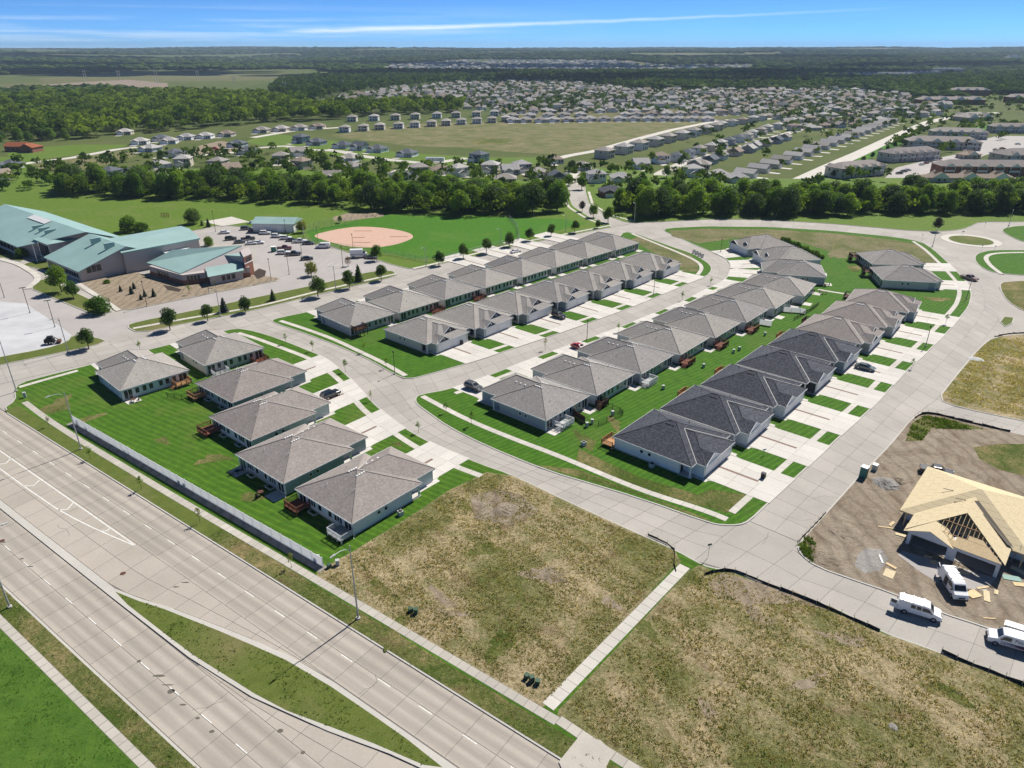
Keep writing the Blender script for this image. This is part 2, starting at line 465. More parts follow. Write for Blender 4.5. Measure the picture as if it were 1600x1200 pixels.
M = {}
M['street'] = concrete('street_concrete', (0.375, 0.35, 0.318), 0.11, 0.4)
M['arterial'] = concrete('arterial_concrete', (0.395, 0.355, 0.305), 0.08, 0.3,
    tracks=[(45.6, 0.75), (43.8, 0.75), (41.9, 0.8), (40.3, 0.8), (29.7, 0.75), (28.0, 0.75), (25.7, 0.8), (24.0, 0.8)])
M['joint'] = flat('joint_sealant', (0.17, 0.16, 0.15), 0.9)
M['kerb'] = concrete('kerb_concrete', (0.46, 0.44, 0.40), 0.08, 0.3)
M['walk'] = concrete('sidewalk_concrete', (0.52, 0.49, 0.44), 0.08, 0.25)
M['drive'] = concrete('driveway_concrete', (0.555, 0.53, 0.49), 0.07, 0.25)
M['oldwalk'] = concrete('weathered_sidewalk', (0.43, 0.40, 0.35), 0.12, 0.5)
M['parking'] = concrete('parking_paving', (0.36, 0.335, 0.32), 0.10, 0.35)
M['pad'] = concrete('pale_rubble_pad', (0.455, 0.46, 0.47), 0.16, 0.55)
M['strip'] = flat('brick_strip', (0.22, 0.15, 0.12), 0.9, var=0.15, scale=5)
M['paint'] = flat('road_paint', (0.66, 0.65, 0.62), 0.7, var=0.25, scale=5)
M['lawn'] = lawn('mown_lawn', (0.034, 0.098, 0.006), (0.074, 0.155, 0.011), (0.20, 0.18, 0.06), 0.42, R(-32), 1.35)
M['lawn_p'] = lawn('long_lawn', (0.040, 0.098, 0.010), (0.085, 0.160, 0.020), (0.13, 0.14, 0.03), 0.5)
M['lawn_q'] = lawn('fresh_sod', (0.032, 0.102, 0.006), (0.066, 0.155, 0.010), (0.15, 0.14, 0.05), 0.25, R(40), 1.2)
M['verge'] = lawn('verge_grass', (0.075, 0.105, 0.018), (0.120, 0.148, 0.032), (0.20, 0.165, 0.08), 0.8)
M['park'] = lawn('school_grass', (0.072, 0.138, 0.014), (0.125, 0.190, 0.026), (0.20, 0.19, 0.07), 0.45)
M['outfield'] = lawn('outfield_grass', (0.035, 0.130, 0.007), (0.065, 0.180, 0.010), (0.14, 0.19, 0.04), 0.4)
M['weeds'] = weeds('weedy_lot', (0.115, 0.130, 0.036), (0.345, 0.280, 0.165), (0.20, 0.135, 0.085))
M['weeds2'] = weeds('rough_verge', (0.070, 0.105, 0.018), (0.24, 0.195, 0.090), (0.130, 0.095, 0.045), -0.05)
M['meadow'] = weeds('dry_meadow', (0.110, 0.130, 0.042), (0.205, 0.180, 0.100), (0.135, 0.105, 0.070), -0.03)
M['dirt'] = dirt('bare_dirt', (0.175, 0.13, 0.09), (0.275, 0.225, 0.17), (0.345, 0.295, 0.23))
M['schooldirt'] = dirt('graded_soil', (0.24, 0.19, 0.135), (0.29, 0.235, 0.17), (0.33, 0.27, 0.20))
M['clay'] = lawn('infield_clay', (0.50, 0.325, 0.25), (0.57, 0.385, 0.30), (0.52, 0.38, 0.31), 0.6)
M['gravel'] = dirt('gravel', (0.24, 0.225, 0.21), (0.30, 0.285, 0.265), (0.36, 0.34, 0.32))
M['mulch'] = flat('mulch', (0.045, 0.033, 0.026), 0.95, var=0.3, scale=8)
M['roof_grey'] = shingle('grey_shingles', (0.30, 0.282, 0.265))
M['roof_brown'] = shingle('brown_grey_shingles', (0.265, 0.238, 0.225))
M['roof_black'] = shingle('charcoal_shingles', (0.070, 0.075, 0.092), 0.6)
M['roof_blue'] = shingle('blue_grey_shingles', (0.11, 0.125, 0.15))
M['roof_red'] = shingle('red_tile_roof', (0.30, 0.10, 0.05))
M['roof_light'] = shingle('light_grey_shingles', (0.38, 0.37, 0.365))
M['roof_tan'] = shingle('tan_shingles', (0.27, 0.22, 0.18))
M['cap_grey'] = flat('ridge_cap_grey', (0.25, 0.23, 0.215), 0.9)
M['cap_black'] = flat('ridge_cap_black', (0.10, 0.105, 0.115), 0.9)
M['flash'] = flat('valley_metal', (0.52, 0.50, 0.47), 0.5)
M['w_grey'] = siding('grey_siding', (0.72, 0.72, 0.73)); M['w_blue'] = siding('blue_grey_siding', (0.36, 0.40, 0.45))
M['w_beige'] = siding('beige_siding', (0.68, 0.63, 0.55)); M['w_white'] = siding('white_siding', (0.86, 0.86, 0.87))
M['w_char'] = siding('charcoal_siding', (0.045, 0.047, 0.052)); M['w_sage'] = siding('sage_siding', (0.42, 0.42, 0.38))
M['w_tan'] = siding('tan_siding', (0.58, 0.52, 0.45)); M['w_brick'] = flat('red_brick', (0.27, 0.12, 0.08), 0.9, var=0.2, scale=6)
M['trim'] = flat('white_trim', (0.78, 0.78, 0.77), 0.5); M['gdoor'] = flat('garage_door_white', (0.80, 0.80, 0.80), 0.45)
M['gable_dark'] = siding('dark_shake', (0.055, 0.045, 0.045)); M['gable_navy'] = siding('navy_shake', (0.035, 0.05, 0.085))
M['glass'] = glassmat('window_glass'); M['vent'] = flat('vent_white', (0.85, 0.85, 0.84), 0.4)
M['dark'] = flat('black_metal', (0.02, 0.02, 0.022), 0.5); M['steel'] = flat('galvanised_steel', (0.42, 0.43, 0.44), 0.45, metal=0.4)
M['redwood'] = flat('red_stained_wood', (0.22, 0.075, 0.045), 0.7, var=0.2); M['cedar'] = flat('new_cedar', (0.45, 0.24, 0.11), 0.7, var=0.15)
M['brownwood'] = flat('dark_stained_wood', (0.10, 0.045, 0.03), 0.8, var=0.2); M['greywood'] = flat('grey_composite', (0.34, 0.33, 0.32), 0.7)
M['lumber'] = flat('pale_lumber', (0.62, 0.47, 0.27), 0.8, var=0.15, scale=4); M['osb'] = flat('osb_sheathing', (0.60, 0.50, 0.32), 0.85, var=0.16, scale=6)
M['wrap'] = flat('house_wrap', (0.62, 0.65, 0.68), 0.6); M['felt'] = flat('roofing_felt', (0.12, 0.105, 0.085), 0.9)
M['bark'] = flat('bark', (0.10, 0.075, 0.055), 0.95, var=0.3, scale=6)
M['leaf_a'] = leafmat('leaf_green', (0.060, 0.130, 0.012), (0.170, 0.260, 0.028), 0.55)
M['leaf_b'] = leafmat('leaf_bright', (0.085, 0.170, 0.011), (0.195, 0.290, 0.028), 0.55)
M['leaf_c'] = leafmat('leaf_dark', (0.034, 0.076, 0.013), (0.080, 0.138, 0.022), 0.45)
M['leaf_y'] = leafmat('leaf_yellow', (0.13, 0.16, 0.020), (0.22, 0.23, 0.04))
M['needle'] = leafmat('spruce_needle', (0.018, 0.034, 0.022), (0.040, 0.062, 0.040), 0.1)
M['leaf_p'] = leafmat('leaf_plum', (0.020, 0.018, 0.016), (0.045, 0.035, 0.03), 0.15)
M['leaf_pink'] = leafmat('leaf_dusty_pink', (0.20, 0.13, 0.11), (0.30, 0.21, 0.18), 0.2)
M['far_leaf'] = leafmat('far_foliage', (0.026, 0.062, 0.012), (0.185, 0.250, 0.036), 0.45, 0.0, True)
M['garden_leaf'] = leafmat('garden_foliage', (0.020, 0.050, 0.011), (0.105, 0.160, 0.026), 0.35, 0.0, True)
M['horizon_leaf'] = leafmat('horizon_foliage', (0.020, 0.046, 0.014), (0.095, 0.140, 0.034), 0.3, 0.0, True)
M['tuft'] = leafmat('weed_tufts', (0.20, 0.175, 0.06), (0.47, 0.38, 0.22), 0.5)
M['tuft_g'] = leafmat('green_tufts', (0.055, 0.105, 0.012), (0.130, 0.185, 0.026), 0.4)
M['teal'] = seamroof('teal_metal_roof', (0.285, 0.425, 0.40), R(-40)); M['teal2'] = seamroof('teal_metal_roof_cross', (0.30, 0.435, 0.41), R(50))
M['stucco'] = flat('mauve_grey_stucco', (0.45, 0.40, 0.385), 0.85); M['membrane'] = flat('white_roof_membrane', (0.62, 0.63, 0.63), 0.7)
def vinylmat():
    m = flat('white_vinyl', (0.82, 0.83, 0.84), 0.4, var=0.03); N, L = m.node_tree.nodes, m.node_tree.links
    tr = N.new('ShaderNodeBsdfTranslucent'); tr.inputs[0].default_value = (0.9, 0.9, 0.92, 1); ms = N.new('ShaderNodeMixShader'); ms.inputs[0].default_value = 0.55
    L.new(N['Principled BSDF'].outputs[0], ms.inputs[1]); L.new(tr.outputs[0], ms.inputs[2]); L.new(ms.outputs[0], N['Material Output'].inputs[0]); return m
M['vinyl'] = vinylmat()
M['silt'] = flat('black_silt_fabric', (0.03, 0.03, 0.032), 0.8); M['toilet'] = flat('teal_plastic', (0.03, 0.17, 0.14), 0.4)
M['boxgreen'] = flat('utility_green', (0.05, 0.10, 0.06), 0.5); M['boxgrey'] = flat('utility_grey', (0.45, 0.47, 0.45), 0.5)
M['tyre'] = flat('rubber', (0.015, 0.015, 0.015), 0.85); M['rim'] = flat('wheel_rim', (0.45, 0.45, 0.46), 0.3, metal=0.7)
M['lampglass'] = flat('headlight_lens', (0.75, 0.77, 0.78), 0.15); M['tail'] = flat('tail_lens', (0.35, 0.02, 0.015), 0.25)
def carpaint(name, c):
    m, N, L, B = newmat(name); spec(B, 0.28, 0.5); B.inputs['Coat Weight'].default_value = 0.6; B.inputs['Coat Roughness'].default_value = 0.06
    L.new(mixn(N, L, 1.0, c, rampn(N, L, noisen(N, L, objn(N), 1.5, 2), [(0.3, 0.95), (0.7, 1.03)]), 'MULTIPLY'), B.inputs['Base Color']); return m
for k_, c_ in dict(white=(0.82, 0.82, 0.82), black=(0.015, 0.016, 0.018), grey=(0.09, 0.095, 0.10), red=(0.34, 0.02, 0.02), maroon=(0.14, 0.015, 0.02), navy=(0.03, 0.045, 0.08), silver=(0.48, 0.49, 0.50), slate=(0.06, 0.09, 0.10), rose=(0.30, 0.17, 0.16)).items():
    M['car_' + k_] = carpaint('car_paint_' + k_, c_)
# ------------------------------------------------------------------ terrain
def sstep(a, b, x):
    t = np.clip((x - a) / (b - a), 0, 1); return t * t * (3 - 2 * t)
def hterr(x, y):
    x = np.asarray(x, float); y = np.asarray(y, float); r = np.hypot(x, y)
    w = 9 * np.sin(x / 610 + 0.7) * np.cos(y / 830 + 0.4) + 7 * np.sin((x + y) / 1130 + 2.0) + 5 * np.cos((x - 1.7 * y) / 470)
    return sstep(2300, 5200, r) * (w + 12) + sstep(3800, 9500, r) * 44
def terrain():
    rad = np.concatenate([np.linspace(0, 2300, 24), np.linspace(2300, 13500, 90)[1:]])
    na = 240
    ang = np.linspace(0, 2 * np.pi, na, endpoint=False)
    V = [(0, 0, 0)]
    for r in rad[1:]:
        x, y = r * np.sin(ang), r * np.cos(ang)
        V += list(zip(x, y, hterr(x, y)))
    F = [(0, 1 + (i + 1) % na, 1 + i) for i in range(na)]
    for k in range(len(rad) - 2):
        a = 1 + k * na; b = a + na
        F += [(a + i, a + (i + 1) % na, b + (i + 1) % na, b + i) for i in range(na)]
    me = bpy.data.meshes.new('ground'); me.from_pydata(V, [], F)
    m, N, L, B = newmat('open_country'); spec(B, 0.95, 0.1)
    p = posn(N)
    vor = N.new('ShaderNodeTexVoronoi'); vor.inputs['Scale'].default_value = 0.0021; vor.inputs['Randomness'].default_value = 0.8
    mp = N.new('ShaderNodeMapping'); mp.inputs['Rotation'].default_value = (0, 0, 0.5); mp.inputs['Scale'].default_value = (1, 0.8, 1); L.new(p, mp.inputs[0]); L.new(mp.outputs[0], vor.inputs['Vector'])
    sx = N.new('ShaderNodeSeparateColor'); L.new(vor.outputs['Color'], sx.inputs[0])
    cc = rampn(N, L, sx.outputs[0], [(0.0, (0.05, 0.085, 0.02)), (0.35, (0.10, 0.125, 0.035)), (0.6, (0.075, 0.105, 0.03)), (0.8, (0.17, 0.15, 0.075)), (0.95, (0.23, 0.18, 0.11))])
    cc = mixn(N, L, 0.55, cc, rampn(N, L, noisen(N, L, p, 0.02, 6, 0.65), [(0.3, (0.05, 0.085, 0.02)), (0.7, (0.125, 0.13, 0.05))]))
    cc = mixn(N, L, 1.0, cc, rampn(N, L, noisen(N, L, p, 0.6, 5, 0.7), [(0.3, 0.8), (0.7, 1.2)]), 'MULTIPLY')
    L.new(cc, B.inputs['Base Color'])
    me.materials.append(m)
    return tag(link('ground', me), kind='structure')
terrain()

ZBED, ZROAD, ZKERB, ZLAWN, ZWALK = 0.02, 0.06, 0.17, 0.18, 0.20
bed = GL([(-140, 590), (-260, 400), (-140, 330), (312, 338), (640, 380), (870, 330), (880, 275), (930, 275), (1000, 335), (1760, 330), (1760, 1130), (1100, 910), (640, 760), (30, 650)])
tag(MB().prism([ST(-330, 47)] + bed[1:-1] + [ST(-171, 47)], -0.3, ZBED).build('street_base', M['street']), kind='structure')

def slabs(name, parent, left, right, nl, spacing, mat, z0, z1, gap=0.05, max_n=300, skip=None):
    n = max(1, round((plen(left) + plen(right)) / 2 / spacing))
    l, r = resample(left, n), resample(right, n)
    cnt = 0; rest = MB()
    for i in range(n):
        for j in range(nl):
            f0, f1 = j / nl, (j + 1) / nl
            def at(k, f): return (l[k][0] + (r[k][0] - l[k][0]) * f, l[k][1] + (r[k][1] - l[k][1]) * f)
            q = [at(i, f0), at(i + 1, f0), at(i + 1, f1), at(i, f1)]
            if abs(area2(q)) < 0.12 or (skip and skip(q)): continue
            q = inset(q, gap / 2)
            if cnt < max_n: MB().prism(q, z0, z1).build(name, mat, parent)
            else: rest.prism(q, z0, z1)
            cnt += 1
    if rest.f: tag(rest.build(name + '_run', mat, parent), kind='stuff')
    return cnt
def strip(center, w): return offset(center, w / 2), offset(center, -w / 2)

# ------------------------------------------------------------------ arterial road
art = tag(MB().prism([ST(-300, 22.4), ST(90, 22.4), ST(90, 47), ST(-300, 47)], -0.2, 0.03).build('arterial_road', M['joint']), kind='structure')
def stl(*p): return [ST(*q) for q in p]
SA, SB = -262, 40
slabs('road_slab', art, stl((SA, 46.7), (SB, 46.7)), stl((SA, 39.4), (SB, 39.4)), 2, 4.6, M['arterial'], 0.0, ZROAD, 0.055)
bayN = [(SA, 31.9), (-120, 31.9), (-95, 32.0), (-89.5, 33.2), (-85.2, 34.5), (-74.6, 36.8), (-69.1, 37.9), (-63.6, 38.75), (-57, 39.25)]
slabs('road_slab', art, stl((SA, 39.4), (-57, 39.4)), [ST(*q) for q in bayN], 2, 4.6, M['arterial'], 0.0, ZROAD, 0.055)
slabs('road_slab', art, stl((SA, 30.6), (SB, 30.6)), stl((SA, 22.7), (SB, 22.7)), 2, 4.6, M['arterial'], 0.0, ZROAD, 0.055)
slabs('road_slab', art, stl((-72, 31.0), (-62, 31.7), (-51, 33.9), (-43, 36.0), (-37, 37.1), (-20, 38.3), (SB, 38.4)), stl((-72, 30.6), (SB, 30.6)), 2, 4.6, M['arterial'], 0.0, ZROAD, 0.055)
zp = ZROAD + 0.005
def paint_line(pts, w, name='lane_marking', parent=art, mat='paint', z=zp):
    l, r = offset(pts, w / 2), offset(pts, -w / 2)
    mb = MB()
    for i in range(len(pts) - 1): mb.quad((*r[i], z), (*r[i + 1], z), (*l[i + 1], z), (*l[i], z))
    return mb.build(name, M[mat], parent)
for k in range(-30, 14):
    s = -57.5 + 6.86 * k
    if SA < s < SB: paint_line(stl((s - 1.05, 42.85), (s + 1.05, 42.85)), 0.14)
    s = -57.2 + 6.79 * k
    if SA < s < SB: paint_line(stl((s - 1.05, 26.75), (s + 1.05, 26.75)), 0.14)
paint_line(stl((SA, 39.05), (-102.5, 39.05)), 0.20)
paint_line(resample(stl((SA, 36.3), (-134.8, 36.2), (-123, 36.4), (-116, 36.95), (-110.2, 37.7), (-102.5, 38.95)), 30), 0.20)
for ch in ([(-52, 696), (-40, 692), (-31, 686)], [(-5, 726), (9, 724), (17, 716)], [(37, 759), (52, 759), (62, 750)], [(90, 797), (105, 796), (114, 786)], [(160, 830), (168, 829), (172, 825)]):
    paint_line(GL(ch, ZROAD), 0.24)
for (u, v, a_, b_) in ((217, 1033, .3, .25), (248, 1056, 1.0, .22), (267, 1080, .5, .4), (286, 1101, .5, .16), (309, 1122, .3, .2), (331, 1143, .35, .22), (438, 1142, .4, .3), (473, 1176, .32, .25), (275, 917, .5, .18), (290, 910, .7, .16), (262, 1070, .9, .1), (5, 847, .5, .2), (34, 873, .4, .2), (48, 885, .5, .15)):
    x, y = G(u, v, ZROAD); th = rng.uniform(0, 6)
    pts = [(x + a_ * math.cos(t) * rng.uniform(.7, 1.1), y + b_ * math.sin(t) * rng.uniform(.7, 1.1)) for t in np.linspace(0, 6.283, 11)[:-1]]
    MB().sheet(pts, zp).build('tar_patch', M['felt'], art)
def manhole(u, v, r=0.42):
    x, y = G(u, v, ZROAD)
    MB().prism([(x + r * math.cos(t), y + r * math.sin(t)) for t in np.linspace(0, 6.283, 15)[:-1]], 0.02, ZROAD + 0.012).build('manhole_cover', M['brownwood'], art)
manhole(192, 896); manhole(3, 845); 
medN = [(SA, 31.8), (-120, 31.8), (-95, 31.9), (-89.5, 33.1), (-85.2, 34.4), (-74.6, 36.7), (-69.1, 37.8), (-63.6, 38.7), (-55.6, 39.2), (-37, 39.2), (SB, 39.2)]
medS = [(SB, 38.5), (-20, 38.4), (-37, 37.2), (-43, 36.1), (-51, 34.0), (-62.3, 31.8), (-68.9, 31.25), (-74.3, 30.85), (-94, 30.7), (SA, 30.7)]
med = tag(MB().prism([ST(*q) for q in medN + medS], 0, ZKERB).build('median', M['kerb']), kind='structure')
mg = [(-94.3, 31.6), (-89.5, 32.6), (-85.2, 33.8), (-74.6, 36.0), (-69.1, 37.0), (-63.6, 37.95), (-55.6, 38.5), (-47.6, 38.6), (-42.8, 38.6), (-37.1, 38.3), (-39.0, 37.3), (-45.3, 36.0), (-50.6, 34.7), (-57.2, 33.0), (-62.3, 32.3), (-68.9, 31.8), (-74.3, 31.4), (-80.5, 31.3), (-90.2, 31.25)]
MEDG = [ST(*q) for q in mg]
MB().sheet(MEDG, ZLAWN).build('median_grass', M['verge'], med)
# south side: verge, sidewalk, lawn
sv = tag(MB().prism([ST(-300, 22.6), ST(90, 22.6), ST(90, -30), ST(-300, -30)], -0.2, ZKERB).build('south_verge', M['kerb']), kind='structure')
SVERGE = [ST(-300, 22.3), ST(90, 22.3), ST(90, 19.3), ST(-300, 19.3)]
MB().sheet(SVERGE, ZLAWN).build('verge_grass', M['weeds2'], sv)
MB().sheet([ST(-300, 19.2), ST(90, 19.2), ST(90, -30), ST(-300, -30)], ZLAWN).build('lawn_grass', M['lawn_p'], sv)
sws = tag(MB().prism([ST(-130, 19.8), ST(0, 19.8), ST(0, 18.62), ST(-130, 18.62)], 0.0, ZLAWN + 0.004).build('south_sidewalk', M['joint']), kind='structure')
slabs('sidewalk_slab', sws, stl((-130, 19.8), (0, 19.8)), stl((-130, 18.62), (0, 18.62)), 1, 1.5, M['oldwalk'], 0, ZWALK, 0.07)

# ------------------------------------------------------------------ raised blocks with kerbs
def island(name, poly, grass, kerb=0.28, grass_name='lawn_grass', sm=1):
    poly = smooth(ccw(poly), sm) if sm else ccw(poly)
    k = tag(MB().prism(poly, -0.2, ZKERB).build(name, M['kerb']), kind='structure')
    MB().sheet(inset(poly, kerb), ZLAWN).build(grass_name, M[grass], k)
    return k, poly
SD = (math.cos(R(40.4)), math.sin(R(40.4)))          # direction of the school road
def SK(k, side):                                      # its kerbs: side 0 south, 1 north
    b = (-63.0, 201.4) if side == 0 else (-103.9 + SD[0] * 41.7, 184.6 + SD[1] * 41.7)
    return (b[0] + SD[0] * k, b[1] + SD[1] * k)
kerbQl = [(644, 592), (655, 590), (737, 567), (815, 541), (881, 519), (937, 499), (991, 479), (1037, 460), (1079, 442), (1105, 432)]
kerbQr = [(655, 617), (700, 609), (740, 596), (831, 561), (900, 536), (960, 515), (1012, 494), (1060, 474), (1104, 452), (1130, 440)]
kerbTl = [(365, 514), (385, 515), (420, 524), (455, 537), (507, 558), (545, 588), (580, 627), (612, 655), (645, 677), (679, 695), (750, 725), (800, 742), (900, 790), (1000, 835), (1060, 862), (1085, 876)]
kerbTr2 = [(630, 592), (615, 585), (575, 562), (525, 540), (475, 521), (427, 505)]
kerbTr3 = [(1130, 822), (1110, 819), (1000, 780), (850, 735), (760, 698), (700, 668), (668, 645)]
kerbXl = [(1110, 888), (1140, 890), (1200, 917), (1300, 947), (1370, 985), (1475, 1022), (1600, 1070), (1720, 1118)]
kerbRl = [(1440, 378), (1460, 391), (1487, 416), (1512, 442), (1519, 460), (1514, 480), (1485, 515), (1450, 550), (1417, 580), (1364, 637), (1317, 679), (1264, 729), (1200, 788), (1172, 815)]
kerbUr = [(1140, 428), (1142, 412), (1130, 402), (1114, 395), (1087, 384), (1050, 367), (1035, 361)]
kerbVs = [(1042, 357), (1100, 354), (1200, 355), (1300, 361), (1400, 371)]
P1 = GL([(24, 626), (22, 612), (28, 600), (75, 587), (120, 576), (200, 555), (342, 520)] + kerbTl + kerbXl) + [ST(60, 46.7), ST(-172, 46.7)]
P2 = GL([(424, 501), (436, 497)]) + [SK(k, 0) for k in (2, 40, 80, 120, 140)] + GL([(975, 362), (995, 366), (1050, 386), (1080, 396), (1097, 405), (1110, 414), (1113, 422)] + kerbQl[::-1] + kerbTr2)
P3 = GL([(650, 632), (648, 623)] + kerbQr + kerbUr + kerbVs + kerbRl + [(1155, 822)] + kerbTr3)
B1, P1 = island('west_block', P1, 'lawn')
B2, P2 = island('north_block', P2, 'lawn_q')
B3, P3 = island('east_block', P3, 'lawn_q')
def sheet(name, px, mat, parent, lift=0.005, world=False):
    return MB().sheet(px if world else GL(px), ZLAWN + lift).build(name, M[mat], parent)
LOTA = GL([(497, 893), (550, 864), (650, 802), (700, 768), (760, 739), (800, 744), (900, 792), (1000, 837), (1055, 862), (1064, 880), (1050, 890), (862, 1097), (846, 1107), (800, 1080)]) + [ST(-56, 51.0), ST(-73, 50.9)]
sheet('weedy_ground', LOTA, 'weeds', B1, 0.006, True)
LOTB = GL([(1092, 884), (1112, 892), (1138, 893), (1198, 919), (1298, 949), (1368, 987), (1473, 1024), (1600, 1072), (1720, 1120)]) + [ST(60, 50), ST(-25, 51.2), ST(-30.4, 51.3)] + GL([(873, 1111), (1076, 893)])
sheet('weedy_ground', LOTB, 'weeds', B1, 0.006, True)
NVERGE = [ST(-171, 46.95), ST(60, 46.95), ST(60, 49.7), ST(-171, 49.7)]
NVERGE2 = [ST(-95, 46.95), ST(60, 46.95), ST(60, 49.7), ST(-95, 49.7)]
sheet('verge_grass', NVERGE, 'verge', B1, 0.006, True)
sheet('verge_grass', NVERGE2, 'weeds2', B1, 0.010, True)
sheet('bare_soil', [(1128, 897), (1175, 908), (1240, 925), (1300, 955), (1240, 945), (1160, 945), (1120, 935), (1105, 912)], 'schooldirt', B1, 0.012)
sheet('bare_soil', [(735, 775), (780, 765), (815, 775), (842, 800), (800, 822), (740, 812)], 'dirt', B1, 0.012)
# rough seeded grass round the newest corner villa and dry patches
sheet('new_grass', [(905, 702), (945, 722), (1000, 747), (1090, 774), (1110, 766), (1164, 774), (1137, 803), (1105, 795), (1000, 763), (900, 721)], 'weeds2', B3, 0.006)
sheet('new_grass', [(840, 728), (905, 735), (1000, 772), (1105, 812), (1112, 817), (1000, 776), (905, 748)], 'weeds2', B3, 0.006)
sheet('meadow_grass', [(1050, 369), (1046, 361), (1100, 358), (1200, 359), (1300, 365), (1395, 375), (1440, 384), (1462, 408), (1470, 420), (1400, 400), (1345, 405), (1300, 395), (1240, 376), (1150, 373), (1090, 381)], 'meadow', B3, 0.006)
sheet('meadow_grass', [(1000, 369), (1050, 389), (1078, 399), (1092, 410), (1090, 425), (1066, 425), (1060, 412), (1020, 395), (985, 375)], 'meadow', B2, 0.006)
B4, P4 = island('construction_lot', GL([(1244, 852), (1282, 810), (1340, 746), (1390, 695), (1425, 652), (1440, 645), (1475, 649), (1600, 681), (1750, 715), (1750, 1055), (1600, 1003), (1532, 979), (1472, 960), (1390, 927), (1340, 910), (1275, 887), (1250, 868)]), 'dirt', grass_name='bare_soil')
sheet('weedy_ground', [(1520, 700), (1560, 695), (1620, 695), (1680, 740), (1600, 745), (1560, 735), (1530, 718)], 'weeds2', B4)
sheet('weedy_ground', [(1415, 690), (1425, 662), (1445, 650), (1480, 656), (1540, 672), (1500, 672), (1455, 670), (1440, 690)], 'weeds2', B4, 0.007)
sheet('gravel_bed', [(1340, 868), (1352, 858), (1378, 860), (1388, 875), (1375, 893), (1350, 897), (1335, 885)], 'gravel', B4, 0.008)
sheet('concrete_floor', [(1410, 862), (1402, 868), (1440, 897), (1470, 915), (1540, 925), (1556, 905)], 'parking', B4, 0.010)
island('east_lot', GL([(1464, 624), (1485, 597), (1527, 546), (1550, 527), (1600, 522), (1750, 520), (1750, 690), (1600, 659), (1495, 637)]), 'weeds', grass_name='weedy_ground')
island('corner_lot', GL([(1562, 442), (1580, 440), (1600, 439), (1750, 436), (1750, 520), (1600, 488), (1572, 470), (1562, 452)]), 'weeds2', grass_name='weedy_ground')
island('grass_patch', GL([(1562, 503), (1568, 495), (1585, 497), (1582, 506), (1570, 511)]), 'verge', sm=0)
island('roundabout_lawn', GL([(1522, 401), (1530, 395), (1550, 391), (1600, 391), (1750, 393), (1750, 436), (1600, 431), (1555, 427), (1535, 420), (1524, 410)]), 'lawn_q')
island('upper_lawn', GL([(1565, 362), (1567, 357), (1590, 353), (1750, 353), (1750, 386), (1600, 379), (1580, 371)]), 'lawn_q')
rbc = G(1517, 376)
circ = lambda r, n=40: [(rbc[0] + r * math.cos(t), rbc[1] + r * math.sin(t)) for t in np.linspace(0, 6.2832, n + 1)[:-1]]
rb = tag(MB().prism(circ(11.0), -0.1, ZROAD + 0.05).build('roundabout', M['walk']), kind='structure')
MB().prism(circ(8.3), 0, ZKERB).build('kerb_ring', M['kerb'], rb)
MB().sheet(circ(8.0), ZLAWN).build('island_grass', M['verge'], rb)
NG = GL([(980, 349), (1015, 348), (1110, 343), (1200, 344), (1300, 350), (1425, 361), (1470, 362), (1505, 359), (1532, 347), (1600, 347), (1760, 349), (1760, 275), (1200, 280), (914, 270), (914, 298), (920, 318), (947, 337)])
island('tree_belt_verge', NG, 'park')
GS = GL([(647, 422), (700, 410.5), (760, 396.5), (800, 385.5), (870, 372), (962, 354), (925, 342), (895, 322), (887, 300), (884, 285), (400, 262), (-150, 275), (-150, 420), (0, 400), (100, 380), (250, 365), (312, 360), (340, 352), (400, 356), (422, 364), (460, 375), (485, 382), (517, 385), (540, 394), (592, 407), (615, 415)])
SF, _ = island('school_field', GS, 'park')
sheet('outfield_grass', [(478, 362), (600, 336), (700, 338), (800, 340), (880, 343), (915, 350), (850, 366), (760, 388), (690, 404), (650, 405), (560, 388), (490, 378)], 'outfield', SF, 0.006)
clay = [(340, 275), (480, 240), (560, 227), (640, 218), (760, 222), (880, 238), (960, 258), (985, 278), (975, 295), (900, 325), (800, 345), (720, 350), (640, 349), (560, 340), (450, 312)]
sheet('infield_clay', smooth(GL([(400 + a / 4, 300 + b / 4) for a, b in clay]), 2), 'clay', SF, 0.012, True)
for a, b, c in ((610, 725, 246), (600, 680, 287), (608, 715, 318), (835, 950, 282)):
    paint_line(GL([(400 + a / 4, 300 + c / 4), (400 + b / 4, 300 + c / 4)]), 0.7, 'base_path', SF, 'brownwood', ZLAWN + 0.018)
sheet('court_paving', [(318, 347), (362, 339), (390, 347), (348, 354)], 'walk', SF, 0.008)
sheet('bare_soil', [(520, 340), (545, 333), (600, 334), (590, 340), (540, 346), (522, 346)], 'schooldirt', SF, 0.012)
island('school_road_verge', GL([(195, 510), (217, 522), (300, 504), (400, 485), (500, 460), (620, 432), (619, 427), (612, 423), (582, 424), (500, 444), (400, 465), (300, 486), (215, 503)]), 'verge')
island('west_verge', GL([(-120, 600), (0, 571), (100, 551), (172, 535), (150, 527), (112, 524), (105, 535), (67, 546), (0, 558), (-120, 585)]), 'verge')
pk = tag(MB().sheet(GL([(-60, 462), (0, 463), (40, 474), (97, 512), (112, 524), (105, 535), (67, 546), (0, 558), (-60, 570)]), ZBED + 0.006).build('pale_pad', M['pad']), kind='structure')
tag(MB().sheet(GL([(320, 360), (400, 358), (485, 384), (540, 396), (592, 408), (612, 421), (400, 463), (205, 505), (187, 490), (330, 460), (445, 438), (400, 425), (400, 390), (330, 372)]), ZBED + 0.003).build('parking_lot', M['parking']), kind='structure')
tag(MB().sheet(GL([(-140, 400), (0, 400), (60, 437), (45, 451), (150, 496), (186, 491), (204, 507), (170, 533), (115, 523), (40, 474), (-140, 462)]), ZBED + 0.0075).build('parking_lot', M['parking']), kind='structure')
